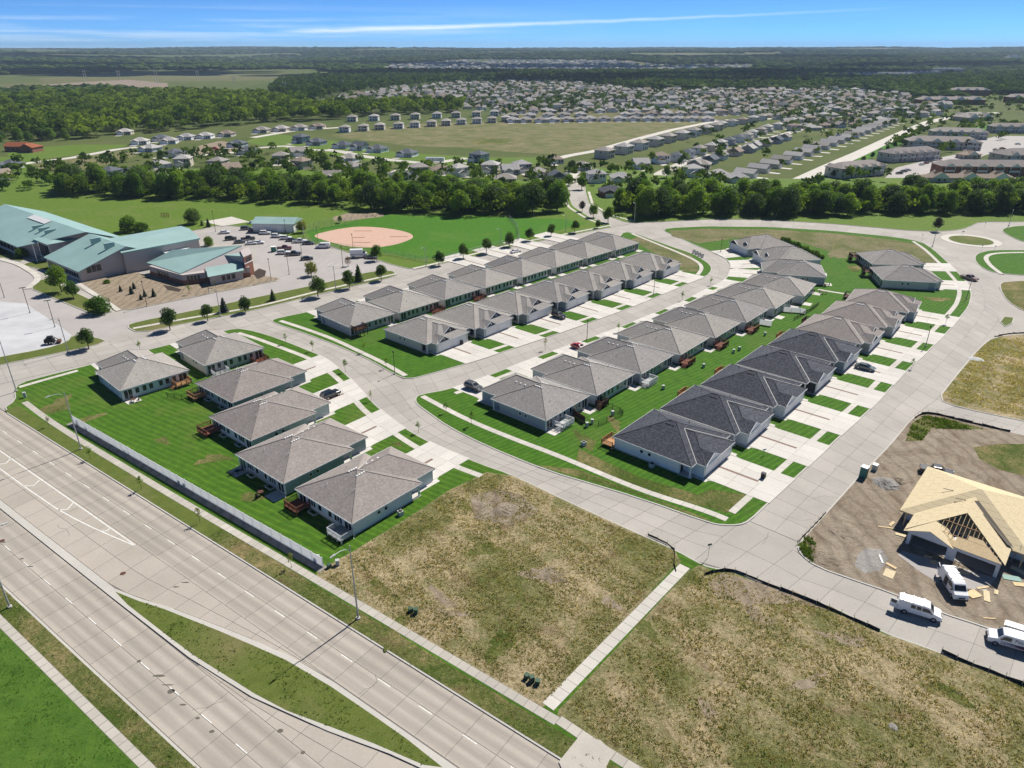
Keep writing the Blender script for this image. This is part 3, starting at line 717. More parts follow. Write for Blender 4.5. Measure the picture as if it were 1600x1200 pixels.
for k in range(18):      # bay lines in the parking lot
    u0, v0 = 398 + k * 9.5, 384 + k * 2.5
    paint_line(GL([(u0, v0), (u0 + 10, v0 - 4.5)]), 0.12, 'bay_line', pk, 'paint', ZBED + 0.010)
island('school_lawn_strip', GL([(44, 450), (67, 435), (82, 440), (180, 486), (150, 494)]), 'verge')
island('flagpole_lawn', GL([(32, 414), (65, 406), (122, 422), (103, 430), (47, 418)]), 'verge')
island('west_wing_lawn', GL([(-60, 380), (0, 387), (42, 405), (30, 410), (0, 402), (-60, 395)]), 'verge')
SG, _ = island('school_ground', GL([(103, 431), (140, 424), (212, 424), (240, 436), (285, 442), (390, 430), (420, 432), (445, 437), (330, 459), (187, 488), (160, 471), (120, 448)]), 'schooldirt', grass_name='graded_soil')
sheet('planting_bed', [(255, 446), (268, 448), (284, 453), (280, 457), (262, 454)], 'mulch', SG, 0.01)
sheet('planting_bed', [(395, 427), (405, 420), (416, 424), (414, 432), (402, 437)], 'mulch', SG, 0.01)

# ------------------------------------------------------------------ streets of concrete slabs
def street(name, left, right, nl, spacing=4.6, dz=0.0, world=False, mat='street', skip=None):
    l, r = (left, right) if world else (GL(left), GL(right))
    b = tag(MB().prism(l + r[::-1], -0.1, ZBED + 0.012 + dz).build(name, M['joint']), kind='structure')
    slabs('road_slab', b, l, r, nl, spacing, M[mat], 0, ZROAD + dz, 0.05, skip=skip)
    return b
street('school_road', [SK(k, 1) for k in (-190, -60, 0, 60, 140, 176)], [SK(k, 0) for k in (-190, -60, 0, 60, 140, 176)], 4, 5.0, 0.0, True)
curveT = street('curving_street', kerbTl[1:], [(424, 502)] + kerbTr2[::-1] + [(645, 608)] + kerbTr3[::-1] + [(1150, 822)], 3, 4.6, 0.006)
street('construction_street', [(1085, 876)] + kerbXl, [(1165, 818), (1245, 862), (1275, 887), (1340, 910), (1390, 927), (1472, 960), (1532, 979), (1600, 1003), (1720, 1045)], 2, 4.6, 0.003)
street('villa_street', kerbQl, kerbQr, 2, 4.6, 0.0)
kerbRr = [(1250, 848), (1282, 810), (1340, 746), (1390, 695), (1425, 652), (1464, 624), (1485, 597), (1527, 546), (1560, 500), (1562, 450), (1535, 419), (1523, 402)]
streetR = street('east_street', kerbRl[::-1], kerbRr, 2, 4.6, 0.009)
street('curve_street', [(1107, 430), (1112, 419), (1095, 405), (1080, 396), (1050, 386), (995, 366), (972, 358)], [(1134, 438), (1141, 412), (1114, 395), (1087, 384), (1050, 367), (1030, 358), (1010, 349)], 2, 4.6, 0.012)
street('belt_road', [(1000, 349), (1110, 343.5), (1200, 344.5), (1300, 350.5), (1425, 361.5), (1480, 363)], [(1010, 359), (1100, 354), (1200, 354.5), (1300, 360.5), (1400, 370.5), (1450, 384)], 2, 4.6, 0.003)
street('hill_street', [(955, 355), (925, 342), (895, 322), (887, 300), (885, 284)], [(985, 350), (947, 337.5), (920, 318.5), (914, 298), (911, 284)], 2, 4.6, 0.006)
street('side_street', [(1464, 624), (1495, 637), (1600, 659), (1720, 688)], [(1427, 651), (1440, 645), (1475, 649.5), (1600, 681), (1720, 708)], 2, 4.6, 0.003)

def walk(name, center, w=1.4, spacing=1.5, mat='walk', world=False, sm=True):
    c = center if world else GL(center)
    if sm: c = smooth(c, 2, False)
    l, r = strip(c, w)
    b = tag(MB().prism(l + r[::-1], 0, ZLAWN + 0.013).build(name, M['joint']), kind='structure')
    slabs('sidewalk_slab', b, l, r, 1, spacing, M[mat], 0, ZWALK, 0.06)
    return b
walk('arterial_sidewalk', stl((-172, 51.4), (-160, 50.6), (-145, 50.25), (-110, 50.2), (-60, 50.6), (-30, 50.7)), 1.3, 1.5, 'oldwalk', True)
walk('arterial_sidewalk', stl((-30, 51.0), (-22, 50.5), (20, 50.4)), 1.3, 1.5, 'oldwalk', True)
walk('lot_path', [(856, 1106), (1070, 886)], 1.75, 1.6, 'walk')
apron = tag(MB().prism(GL([(905, 1152), (938, 1158), (958, 1178), (947, 1200), (960, 1230), (890, 1230), (873, 1192)]), 0, ZWALK + 0.004).build('driveway_apron', M['oldwalk']), kind='structure')
walk('curving_sidewalk', [(372, 521), (402, 530), (492, 564), (535, 598), (560, 634), (585, 656), (625, 684), (660, 706), (706, 728), (752, 745)], 1.4, 2.4)
walk('corner_sidewalk', [(30, 606), (75, 593), (122, 580)], 1.3, 2.4)
walk('north_block_sidewalk', [(438, 502), (475, 514), (520, 530), (562, 550), (600, 568), (634, 588)], 1.4, 2.4)
walk('east_block_sidewalk', [(660, 620), (697, 640), (737, 660), (800, 686), (875, 714), (1000, 767), (1105, 800), (1136, 813)], 1.4, 2.0)
walk('villa_sidewalk', offset(smooth(GL(kerbQl[2:-1]), 1, False), 2.9), 1.3, 2.4, world=True)
walk('villa_sidewalk', offset(smooth(GL(kerbQr[1:]), 1, False), -2.9), 1.3, 2.4, world=True)
walk('east_street_sidewalk', offset(smooth(GL(kerbRl), 1, False), -3.4), 1.3, 2.2, world=True)
walk('curve_sidewalk', [(987, 365.5), (1025, 381), (1062, 396), (1090, 409), (1098, 419), (1090, 430)], 1.4, 2.4)
walk('verge_sidewalk', [(208, 514), (300, 497), (400, 480.5), (500, 455), (619, 428.5)], 1.4, 2.4)
walk('field_sidewalk', [(645, 420.5), (700, 408), (800, 382), (870, 369), (955, 352.5)], 1.5, 2.4)
walk('hill_sidewalk', [(945, 352), (918, 343), (888, 324), (881, 300)], 1.4, 3)
walk('hill_sidewalk', [(990, 346), (955, 337), (926, 320), (920, 300)], 1.4, 3)
walk('roundabout_sidewalk', [(1600, 395), (1552, 396), (1538, 402), (1546, 415), (1565, 429)], 1.6, 2.4)
walk('yard_path', [(1278, 453), (1300, 457), (1328, 461)], 1.2, 2.4)
walk('school_path', [(108, 434), (125, 445), (160, 468), (186, 486)], 1.6, 2.4)
walk('school_path', [(0, 405), (30, 413), (55, 428), (62, 437), (42, 452)], 2.2, 2.4)

def blotch(u, v, a, b, seed, mat='weeds2', parent=None, z=0.007):
    """worn, dry patch of grass with a ragged outline"""
    r = np.random.default_rng(seed); x, y = G(u, v); th = r.uniform(0, 3.14); pts = []
    for k, t in enumerate(np.linspace(0, 6.283, 29)[:-1]):
        f = 1 + .22 * math.sin(3 * t + seed) + .15 * math.sin(7 * t + 2 * seed) + r.normal() * .10
        px_, py_ = a * f * math.cos(t), b * f * math.sin(t); pts.append((x + px_ * math.cos(th) - py_ * math.sin(th), y + px_ * math.sin(th) + py_ * math.cos(th)))
    MB().sheet(pts, ZLAWN + z).build('worn_patch', M[mat], parent)
for i, (u, v, a, b, p) in enumerate(((90, 635, 4.5, 2.6, B1), (140, 655, 3.4, 1.2, B1), (335, 718, 3.2, 1.5, B1), (395, 778, 2.4, 1.3, B1), (255, 690, 2.0, 1.0, B1), (960, 662, 3.2, 1.0, B3), (915, 690, 4.0, 1.5, B3), (1310, 398, 7, 3.0, B3), (1335, 420, 2.2, 5, B3), (1465, 468, 4.0, 2.0, B3), (700, 640, .8, .5, B1), (580, 690, 1.5, .8, B1), (620, 695, 1.2, .7, B1))): blotch(u, v, a, b, i + 1, 'weeds2' if i != 7 else 'meadow', p)

for i, (u, v, a, b, m) in enumerate(((690, 935, 3.2, .7, 'schooldirt'), (712, 960, 2.4, .5, 'schooldirt'), (955, 945, 1.8, .9, 'schooldirt'), (1010, 985, 2.6, 1.0, 'weeds2'), (1262, 1068, 2.6, .7, 'schooldirt'), (1105, 1110, 1.6, .8, 'schooldirt'), (1320, 1000, 3.0, 1.0, 'schooldirt'), (590, 920, 2.2, 1.2, 'weeds2'), (620, 985, 3.2, 1.0, 'weeds2'), (780, 1010, 2.8, 1.4, 'weeds2'), (1480, 1085, 3.0, 1.2, 'weeds2'), (850, 900, 3.4, 1.6, 'dirt'), (1180, 960, 3.0, 1.2, 'schooldirt'), (760, 860, 3.0, 1.4, 'weeds2'))):
    blotch(u, v, a, b, 40 + i, m, B1, 0.014)
# sealed cracks wandering across the slabs
def crack(u, v, ang, L, seed, parent, z):
    r = np.random.default_rng(seed); x, y = G(u, v, ZROAD); pts = [(x, y)]
    for k in range(9):
        ang += r.normal() * .35; x += math.cos(ang) * L / 9; y += math.sin(ang) * L / 9; pts.append((x, y))
    paint_line(pts, 0.05, 'sealed_crack', parent, 'joint', z)
for i, (u, v, a, L) in enumerate(((250, 700, .9, 3), (330, 860, .5, 4), (480, 1010, .9, 3), (150, 940, .8, 4), (90, 820, -.6, 5), (300, 1110, .9, 4), (560, 1085, .3, 4), (60, 900, 1.2, 3))): crack(u, v, a, L, i, art, zp + .002)
for i, (u, v, a, L, p) in enumerate([(q[0], q[1], q[2], q[3], curveT if q[0] < 1000 else streetR) for q in ((860, 745, .2, 6), (880, 755, 1.4, 4), (905, 762, -.7, 5), (640, 640, 1.1, 4), (560, 585, .3, 5), (1270, 780, .7, 5), (1305, 735, 1.2, 4), (1225, 805, -.4, 5), (1380, 660, .6, 5), (1190, 850, .2, 4))]): crack(u, v, a, L, 60 + i, p, ZROAD + .016)
# ------------------------------------------------------------------ the twin villas
EAVE0, EAVE1, SLOPE = 2.62, 2.82, 0.43
def window(parent, x, y, z, w, h, face, name='window', mull=1):
    """window in a wall; face is the outward angle of the wall (local)"""
    def fr(mb):
        t = 0.09
        mb.box(-w / 2 - t, w / 2 + t, -0.02, 0.06, -h / 2 - t, -h / 2); mb.box(-w / 2 - t, w / 2 + t, -0.02, 0.06, h / 2, h / 2 + t)
        mb.box(-w / 2 - t, -w / 2, -0.02, 0.058, -h / 2, h / 2); mb.box(w / 2, w / 2 + t, -0.02, 0.058, -h / 2, h / 2)
        for i in range(1, mull): 
            xx = -w / 2 + w * i / mull; mb.box(xx - 0.05, xx + 0.05, -0.02, 0.055, -h / 2, h / 2)
    def pn(mb): mb.box(-w / 2, w / 2, -0.01, 0.02, -h / 2, h / 2)
    f = part(name, ('wf', w, h, mull), fr, M['trim'], parent, (x, y, z), face - math.pi / 2)
    part('pane', ('wp', w, h), pn, M['glass'], f)
    return f
def garage_door(parent, x, y, w=4.6, h=2.15):
    def dr(mb):
        for i in range(4): mb.box(-w / 2, w / 2, -0.02, 0.03 , 0.02 + i * h / 4, (i + 1) * h / 4 - 0.02)
        mb.box(-w / 2, w / 2, -0.03, 0.0, 0.02, h)
    d = part('garage_door', ('gd', w, h), dr, M['gdoor'], parent, (x, y, 0.2))
    def jm(mb):
        mb.box(-w / 2 - 0.14, -w / 2, -0.02, 0.07, 0, h + 0.14); mb.box(w / 2, w / 2 + 0.14, -0.02, 0.07, 0, h + 0.14); mb.box(-w / 2, w / 2, -0.02, 0.068, h, h + 0.14)
    part('door_frame', ('gj', w, h), jm, M['trim'], d)
def roof_z(y, D): return EAVE1 + SLOPE * (D / 2 - abs(y))
W0 = 15.7
def deck(parent, x, y, rz, mat, w=3.6, d=2.8, zf=0.75, stairs=True):
    D_ = empty('deck', (x, y, 0), rz); D_.parent = parent
    part('deck_floor', ('dfl', w, d, zf), lambda mb: [mb.box(-w / 2 + i * w / 12, -w / 2 + (i + 0.94) * w / 12, 0, d, zf - 0.06, zf) for i in range(12)], M['greywood'] if mat == 'greywood' else M[mat], D_)
    def rail(mb):
        for xx in np.linspace(-w / 2, w / 2, 4): mb.box(xx - 0.07, xx + 0.07, d - 0.14, d, 0.1, zf + 1.0)
        for xx in (-w / 2, w / 2):
            mb.box(xx - 0.07, xx + 0.07, 0.1, 0.24, 0.1, zf + 1.0)
            mb.box(xx - 0.04, xx + 0.04, 0.1, d, zf + 0.9, zf + 1.0)
        mb.box(-w / 2, w / 2, d - 0.1, d - 0.02, zf + 0.9, zf + 1.0); mb.box(-w / 2, w / 2, d - 0.08, d - 0.04, zf + 0.1, zf + 0.18)
        for xx in np.linspace(-w / 2 + 0.15, w / 2 - 0.15, 22): mb.box(xx - 0.025, xx + 0.025, d - 0.085, d - 0.035, zf + 0.1, zf + 0.9)
        for yy in np.linspace(0.3, d - 0.2, 14):
            for xx in (-w / 2, w / 2): mb.box(xx - 0.025, xx + 0.025, yy - 0.025, yy + 0.025, zf + 0.02, zf + 0.9)
        mb.box(-w / 2, w / 2, d - 0.05, d + 0.0, zf - 0.25, zf - 0.061)
    part('railing', ('drl', w, d, zf), rail, M[mat if mat != 'greywood' else 'vinyl'], D_)
    if stairs: part('stairs', ('dst', w, zf), lambda mb: [mb.box(w / 2 + 0.05 + k * 0.28, w / 2 + 0.33 + k * 0.28, d * 0.4, d * 0.4 + 1.1, 0, zf - 0.18 * (k + 1)) for k in range(3)], M[mat], D_)
def ac_unit(parent_pos, rz, label):
    t = empty('air_conditioner', (*parent_pos, ZLAWN), rz); tag(t, label, 'air conditioner', 'air conditioners beside the villas')
    part('casing', ('acc',), lambda mb: mb.box(-0.42, 0.42, -0.42, 0.42, 0, 0.85), M['boxgrey'], t)
    part('fan_grille', ('acg',), lambda mb: mb.tube([(0, 0, 0.84), (0, 0, 0.9)], 0.34, 12), M['dark'], t)
VILLA = {}
def villa(pos, facing, typ, wall, roof, label, group, gable=None, poly=None, rear=None, deckspec=(), patio=(), cap=None, flash=True, wing_wall=None, vents=True):
    D, P = (17.2, 1.9) if typ == 'A' else (15.5, 4.8)
    rz = facing - math.pi / 2
    t = empty('twin_villa', (*pos, ZLAWN - 0.01), rz); tag(t, label, 'house', group)
    cap = cap or ('cap_black' if roof == 'roof_black' else 'cap_grey')
    hw, hd, o = W0 / 2, D / 2, 0.42
    part('wall', ('vw', typ), lambda mb: mb.box(-hw + o, hw - o, -hd + o, hd - o - (2.2 if typ == 'A' else 1.8), -0.1, EAVE0 + 0.05), M[wall], t)
    part('foundation', ('vf', typ), lambda mb: mb.box(-hw + o - 0.03, hw - o + 0.03, -hd + o - 0.03, hd - o - (2.2 if typ == 'A' else 1.8) + 0.03, -0.1, 0.28), M['kerb'], t)
    gw = 5.65
    part('garage_wall', ('vg', typ), lambda mb: mb.box(-gw, gw, 0.0, hd + P - o, -0.1, EAVE0 + 0.04), M[wing_wall or wall], t)
    rf = part('roof', ('vr', typ), lambda mb: mb.hip(-hw, hw, -hd, hd, EAVE0, EAVE1, SLOPE), M[roof], t)
    g = gw + 0.4
    yb = 0.0
    ws_ = SLOPE if typ == 'A' else 0.53
    wz = EAVE1 + g * ws_; yv = hd - (wz - EAVE1) / SLOPE
    def wing(mb):
        k = len(mb.v); y1 = hd + P
        z0, z1 = EAVE0 - 0.004, EAVE1 - 0.004
        mb.v += [(-g, yb, z0), (g, yb, z0), (g, y1, z0), (-g, y1, z0), (-g, yb, z1), (g, yb, z1), (g, y1, z1), (-g, y1, z1), (0, yb, wz), (0, y1 - g * 0.92, wz)]
        mb.f += [(k + 5, k + 6, k + 9, k + 8), (k + 6, k + 7, k + 9), (k + 7, k + 4, k + 8, k + 9), (k + 3, k + 2, k + 1, k), (k + 4, k + 5, k + 8)]
        mb.f += [(k + i, k + (i + 1) % 4, k + 4 + (i + 1) % 4, k + 4 + i) for i in range(4)]
    wr = part('garage_roof', ('vgr', typ), wing, M[roof], t)
    # fascia boards
    def fas(mb):
        e = 0.05
        mb.box(-hw - e, hw + e, -hd - e, -hd, EAVE0 - 0.03, EAVE1 + 0.02)
        mb.box(-hw - e, -hw, -hd, hd + e, EAVE0 - 0.03, EAVE1 + 0.02); mb.box(hw, hw + e, -hd, hd + e, EAVE0 - 0.03, EAVE1 + 0.02)
        mb.box(-hw, -g - e, hd, hd + e, EAVE0 - 0.03, EAVE1 + 0.02); mb.box(g + e, hw, hd, hd + e, EAVE0 - 0.03, EAVE1 + 0.02)
    part('fascia', ('vfa', typ), fas, M['trim'], t)
    def fas2(mb):
        e = 0.05; y1 = hd + P
        mb.box(-g - e, -g, hd + 0.06, y1 + e, EAVE0 - 0.04, EAVE1 + 0.01); mb.box(g, g + e, hd + 0.06, y1 + e, EAVE0 - 0.04, EAVE1 + 0.01)
        mb.box(-g, g, y1, y1 + e, EAVE0 - 0.04, EAVE1 + 0.01)
    part('garage_fascia', ('vfg', typ), fas2, M['trim'], t)
    # ridge caps and valley metal
    zr = EAVE1 + SLOPE * min(hw, hd)
    ry = hd - hw if hd > hw else 0; rx = hw - hd if hw > hd else 0
    A_, B_ = ((0, -ry, zr), (0, ry, zr)) if hd > hw else ((-rx, 0, zr), (rx, 0, zr))
    def caps(mb):
        for c, a in (((-hw, -hd), A_), ((hw, -hd), B_ if hw > hd else A_), ((-hw, hd), A_ if hw > hd else B_), ((hw, hd), B_)):
            mb.tube([(c[0], c[1], EAVE1 + 0.01), (a[0], a[1], a[2] + 0.01)], 0.08, 4)
        mb.tube([A_, B_], 0.08, 4)
    part('ridge_cap', ('vcap', typ), caps, M[cap], rf)
    def caps2(mb):
        y1 = hd + P; e = (0, y1 - g * 0.92, wz + 0.01)
        for s in (-1, 1): mb.tube([(s * g, y1, EAVE1 + 0.005), e], 0.075, 4)
        mb.tube([(0, yv, wz + 0.01), e], 0.075, 4)
    part('ridge_cap', ('vcap2', typ), caps2, M[cap], wr)
    if flash:
        for s in (-1, 1):
            part('valley_flashing', ('vfl', typ, s), lambda mb: mb.tube([(s * g, hd, EAVE1 + 0.03), (s * 0.05, yv, wz + 0.03)], 0.065, 4), M['flash'], wr)
    # garage doors, entry porches
    yf = hd + P - o
    for s in (-1, 1):
        garage_door(t, s * 2.75, yf + 0.02)
        x0 = s * (gw + 1.0)
        part('porch_post', ('pp',), lambda mb: mb.box(-0.14, 0.14, -0.14, 0.14, 0, EAVE0), M['trim'], t, (s * (hw - 0.6), hd - 0.45, 0))
        yw = hd - o - (2.2 if typ == 'A' else 1.8)
        part('entry_door', ('ed',), lambda mb: mb.box(-0.48, 0.48, -0.02, 0.05, 0.2, 2.3), M['gable_dark'], t, (s * (gw + 0.75), yw + 0.01, 0))
        part('porch_floor', ('pf', typ), lambda mb: mb.box(-0.85, 0.85, 0, (2.2 if typ == 'A' else 1.8) + 0.3, 0, 0.16), M['drive'], t, (s * (gw + 0.98), yw, 0))
        # side windows, small
        for yy in (-hd * 0.25, -hd * 0.05): window(t, s * (hw - o), yy, 1.75, 0.6, 0.6, 0 if s > 0 else math.pi)
        part('downspout', ('ds', s), lambda mb: mb.tube([(0, 0, EAVE0 + 0.1), (0, 0, 0.25), (s * 0.6, -0.5, 0.1)], 0.05, 4), M['trim'], t, (s * (hw - o + 0.06), -hd + o - 0.06, 0))
        part('corner_board', ('cb',), lambda mb: mb.box(-0.09, 0.09, -0.09, 0.09, 0.25, EAVE0 + 0.02), M['trim'], t, (s * (hw - o), -hd + o, 0))
        part('corner_board', ('cb',), lambda mb: mb.box(-0.09, 0.09, -0.09, 0.09, 0.25, EAVE0 + 0.02), M['trim'], t, (s * gw, yf, 0))
    part('wall_pier', ('wp_',), lambda mb: mb.box(-0.3, 0.3, -0.01, 0.06, 0, 2.5), M['trim'], t, (0, yf, 0))
    # rear: patio doors and windows
    yr = -hd + o
    for s in (-1, 1):
        window(t, s * 6.2, yr, 1.3, 1.75, 2.05, -math.pi / 2, 'patio_door', 2)
        if (rear or 'b') == 'a':
            window(t, s * 3.6, yr, 1.62, 2.0, 1.3, -math.pi / 2, mull=3); window(t, s * 1.4, yr, 1.62, 0.9, 1.3, -math.pi / 2)
            part('egress_well', ('ew',), lambda mb: [mb.box(-0.95, 0.95, -1.0, -0.9, 0, 0.3), mb.box(-0.95, -0.85, -0.9, 0, 0, 0.3), mb.box(0.85, 0.95, -0.9, 0, 0, 0.3)], M['boxgrey'], t, (s * 3.0, yr, 0))
        else:
            for xx in (4.2, 2.6, 1.1): window(t, s * xx, yr, 1.62, 0.85, 1.3, -math.pi / 2)
    for (dx, mt, *opt) in deckspec: deck(t, dx, yr, math.pi, mt, **(opt[0] if opt else {}))
    for dx in patio: part('patio', ('pat',), lambda mb: mb.box(-1.5, 1.5, -2.6, -0.05, -0.05, 0.05), M['drive'], t, (dx, yr, 0))
    # roof vents and pipes
    vm = 'vent' if roof != 'roof_black' else 'dark'
    if vents:
        for s in (-1, 1):
            for i in range(4):
                yy = -0.9 + i * 0.5; 
                xx = s * (0.95 + rx)
                part('roof_vent', ('rv',), lambda mb: mb.box(-0.15, 0.15, -0.15, 0.15, -0.06, 0.07), M[vm], rf, (xx, yy, EAVE1 + SLOPE * min(hw - abs(xx), hd - abs(yy)) + 0.03))
        for (xx, yy) in ((-2.6, -4.6), (3.1, -3.2), (-4.6, 1.2)):
            part('vent_pipe', ('vp',), lambda mb: mb.tube([(0, 0, -0.1), (0, 0, 0.5)], 0.06, 6), M[vm], rf, (xx, yy, EAVE1 + SLOPE * min(hw - abs(xx), hd - abs(yy))))
        for i in range(3):
            part('roof_vent', ('rv',), lambda mb: mb.box(-0.16, 0.16, -0.16, 0.16, -0.06, 0.09), M[vm], wr, (-1.5, hd + P - g - 1.3 + i * 1.3 - 2.0, wz - 1.5 * ws_ + 0.03))
    if gable:
        # decorative gables over the garage doors
        def gb(x, w, y, z, pitch, mat, n):
            h = w / 2 * pitch
            def face(mb):
                mb.quad((-w / 2 + 0.15, 0, 0.02), (w / 2 - 0.15, 0, 0.02), (0, 0, h - 0.05)); mb.quad((-w / 2 + 0.15, -0.1, 0.02), (0, -0.1, h - 0.05), (w / 2 - 0.15, -0.1, 0.02))
            gf = part('gable', ('gf', w, pitch), face, M[mat], t, (x, y - 0.12, z))
            def rk(mb):
                for s in (-1, 1): mb.tube([(s * w / 2, 0, 0.02), (0, 0, h)], 0.10, 4)
                mb.box(-w / 2, w / 2, -0.06, 0.08, -0.06, 0.05)
            part('rake_board', ('gk', w, pitch), rk, M['trim'], gf, (0, 0.05, 0))
            L = 3.2
            part('gable_roof', ('gr', w, pitch), lambda mb: [mb.quad((-w / 2, 0, 0), (0, 0, h), (0, -L, h), (-w / 2, -L, 0)), mb.quad((0, 0, h), (w / 2, 0, 0), (w / 2, -L, 0), (0, -L, h)), mb.quad((-w / 2, 0, -.05), (-w / 2, -L, -.05), (0, -L, h - .05), (0, 0, h - .05)), mb.quad((0, 0, h - .05), (0, -L, h - .05), (w / 2, -L, -.05), (w / 2, 0, -.05))], M[roof], gf, (0, 0.12, 0.02))
            if n: part('gable_vent', ('gv',), lambda mb: mb.tube([(0, 0, h * 0.5), (0, 0.1, h * 0.5)], 0.2, 10), M['vent'], gf)
        if gable == 'twin_dark' or gable == 'twin_navy':
            m_ = 'gable_dark' if gable == 'twin_dark' else 'gable_navy'
            gb(3.2, 4.4, hd + P + 0.02, EAVE1, 0.62, m_, True); gb(-1.0, 5.2, hd + P - 2.0, EAVE1 + 0.85, 0.62, m_, True)
        elif gable == 'white': gb(2.9, 5.4, hd + P + 0.02, EAVE1, 0.55, 'trim', False)
        elif gable == 'black': gb(2.9, 5.4, hd + P + 0.02, EAVE1, 0.55, 'gable_dark', False); gb(-2.2, 3.6, hd + P - 1.6, EAVE1 + 0.7, 0.62, 'gable_dark', False)
    # driveway slabs down to the kerb
    if poly:
        cs, sn = math.cos(rz), math.sin(rz)
        def wld(x, y): return Vector((pos[0] + x * cs - y * sn, pos[1] + x * sn + y * cs))
        def reach(x):
            a = wld(x, hd + P - 0.3); d = Vector((math.cos(facing), math.sin(facing))); best = 30.0
            for i in range(len(poly)):
                p, q = Vector(poly[i - 1]), Vector(poly[i]); e = q - p
                den = d.x * e.y - d.y * e.x
                if abs(den) < 1e-9: continue
                w = p - a; k = (w.x * e.y - w.y * e.x) / den; m = (w.x * d.y - w.y * d.x) / den
                if 0 <= m <= 1 and 2.0 < k < best: best = k
            return min(best, 26.0) + 0.12
        yb0 = hd + P - o + 0.08
        z1 = 0.045
        xs = [(-5.4, -2.8), (-2.8, -0.28), (0.28, 2.8), (2.8, 5.4)]
        dv = empty('driveway', (0, 0, 0)); dv.parent = t
        for (xa, xb) in xs:
            ya, yb_ = hd + P - 0.3 + reach(xa), hd + P - 0.3 + reach(xb)
            n = 3
            for i in range(n):
                f0, f1 = i / n, (i + 1) / n
                q = [(xa, yb0 + (ya - yb0) * f0), (xb, yb0 + (yb_ - yb0) * f0), (xb, yb0 + (yb_ - yb0) * f1), (xa, yb0 + (ya - yb0) * f1)]
                MB().prism(inset(q, 0.02), -0.2, z1).build('driveway_slab', M['drive'], dv)
        ye = hd + P - 0.3 + reach(0) - 4.6
        MB().box(-0.28, 0.28, yb0, ye, -0.2, z1 - 0.012).build('brick_strip', M['strip'], dv)
        q = [(-0.28, ye), (0.28, ye), (0.28, hd + P - 0.3 + reach(0.28)), (-0.28, hd + P - 0.3 + reach(-0.28))]
        MB().prism(q, -0.2, z1 - 0.002).build('driveway_slab', M['drive'], dv)
        for s in (-1, 1):     # flared walk to the entry door
            q = [(s * 5.42, yb0 - P - 0.2 if typ == 'B' else yb0 - 2.0), (s * 6.5, yb0 - P - 0.2 if typ == 'B' else yb0 - 2.0), (s * 6.6, yb0 + 0.9), (s * 5.42, yb0 + 1.9)]
            if typ == 'A' or True:
                q[0] = (s * (gw + 0.06), q[0][1]); q.insert(3, (s * (gw + 0.06), yb0 + 1.0))
            MB().prism(q, -0.2, z1 - 0.006).build('entry_walk', M['drive'], dv)
    return t
DEG = R(1)
def along(a, b, n): return [(a[0] + (b[0] - a[0]) * i / (n - 1), a[1] + (b[1] - a[1]) * i / (n - 1)) for i in range(n)]
def fwd(p, ang, d): return (p[0] + math.cos(ang) * d, p[1] + math.sin(ang) * d)
# row behind the white fence
def from_back(bl, br, facing, D): 
    a, b = G(*bl, 2.9), G(*br, 2.9); m = ((a[0] + b[0]) / 2, (a[1] + b[1]) / 2); return fwd(m, facing, D / 2)
g1 = 'villas behind the white roadside fence'
f = R(136.5)
villa(from_back((185, 612), (298, 578), f, 15.5), f, 'B', 'w_grey', 'roof_grey', 'light grey twin villa at the corner of the school road, end of the white fence', g1, poly=P1, patio=(-6,), deckspec=((5.2, 'cedar'),))
villa(from_back((318, 573), (415, 543), f, 15.5), f, 'B', 'w_beige', 'roof_grey', 'beige twin villa facing the school road at the curving street', g1, poly=P1, deckspec=((5.6, 'redwood', dict(zf=0.4, stairs=False)), (-4.8, 'greywood', dict(zf=0.4))))
f = R(50)
villa(from_back((302, 598), (366, 631), f, 15.5), f, 'B', 'w_blue', 'roof_brown', 'blue-grey twin villa with a cedar deck, between beige villa and red-decked villa', g1, poly=P1, deckspec=((-6.0, 'cedar'),), rear='a')
villa(from_back((320, 651), (399, 690), f, 15.5), f, 'B', 'w_grey', 'roof_brown', 'grey twin villa with a red corner deck behind the striped lawn', g1, poly=P1, deckspec=((-6.4, 'redwood', dict(d=3.2)),), rear='a')
villa(from_back((361, 709), (450, 758), f, 15.5), f, 'B', 'w_blue', 'roof_brown', 'blue-grey twin villa with two concrete patios behind the white fence', g1, poly=P1, patio=(-6.2, 6.2), rear='a')
villa(from_back((453, 763), (558, 821), f, 15.5), f, 'B', 'w_grey', 'roof_brown', 'grey twin villa next to the weedy lot, last behind the white fence', g1, poly=P1, deckspec=((-6.0, 'redwood'), (6.0, 'greywood')), rear='a')
# row facing the school road
g2 = 'villas facing the school road'
wl_ = ['w_blue', 'w_beige', 'w_grey', 'w_grey', 'w_white', 'w_grey', 'w_blue', 'w_beige']
for i, c in enumerate(along((-44.5, 193.0), (39.2, 275.2), 8)):
    villa(c, R(136), 'B', wl_[i], 'roof_grey', f'{ordw(i + 1)} villa from the curving street in the row facing the ball field', g2, poly=P2, patio=((6, -6) if i > 2 else (6,)), deckspec=(((5.6, 'redwood', dict(zf=0.4)),) if i in (1, 2) else ((-5.4, 'brownwood', dict(zf=2.2, d=2.6, stairs=False)),) if i == 0 else ()))
g3 = 'villas with paired front gables along the inner street'
wl_ = ['w_beige', 'w_blue', 'w_sage', 'w_blue', 'w_beige', 'w_blue', 'w_sage']
for i, c in enumerate(along((-23.4, 181.0), (48.2, 248.2), 7)):
    villa(c, R(-41), 'A', wl_[i], 'roof_grey', f'{ordw(i + 1)} villa from the curving street in the gabled row of the inner street', g3, gable='twin_navy' if i in (1, 3, 5) else 'twin_dark', poly=P2, deckspec=(((-6.2, 'brownwood'),) if i == 0 else ()))
g4 = 'villas backing onto the shared lawn'
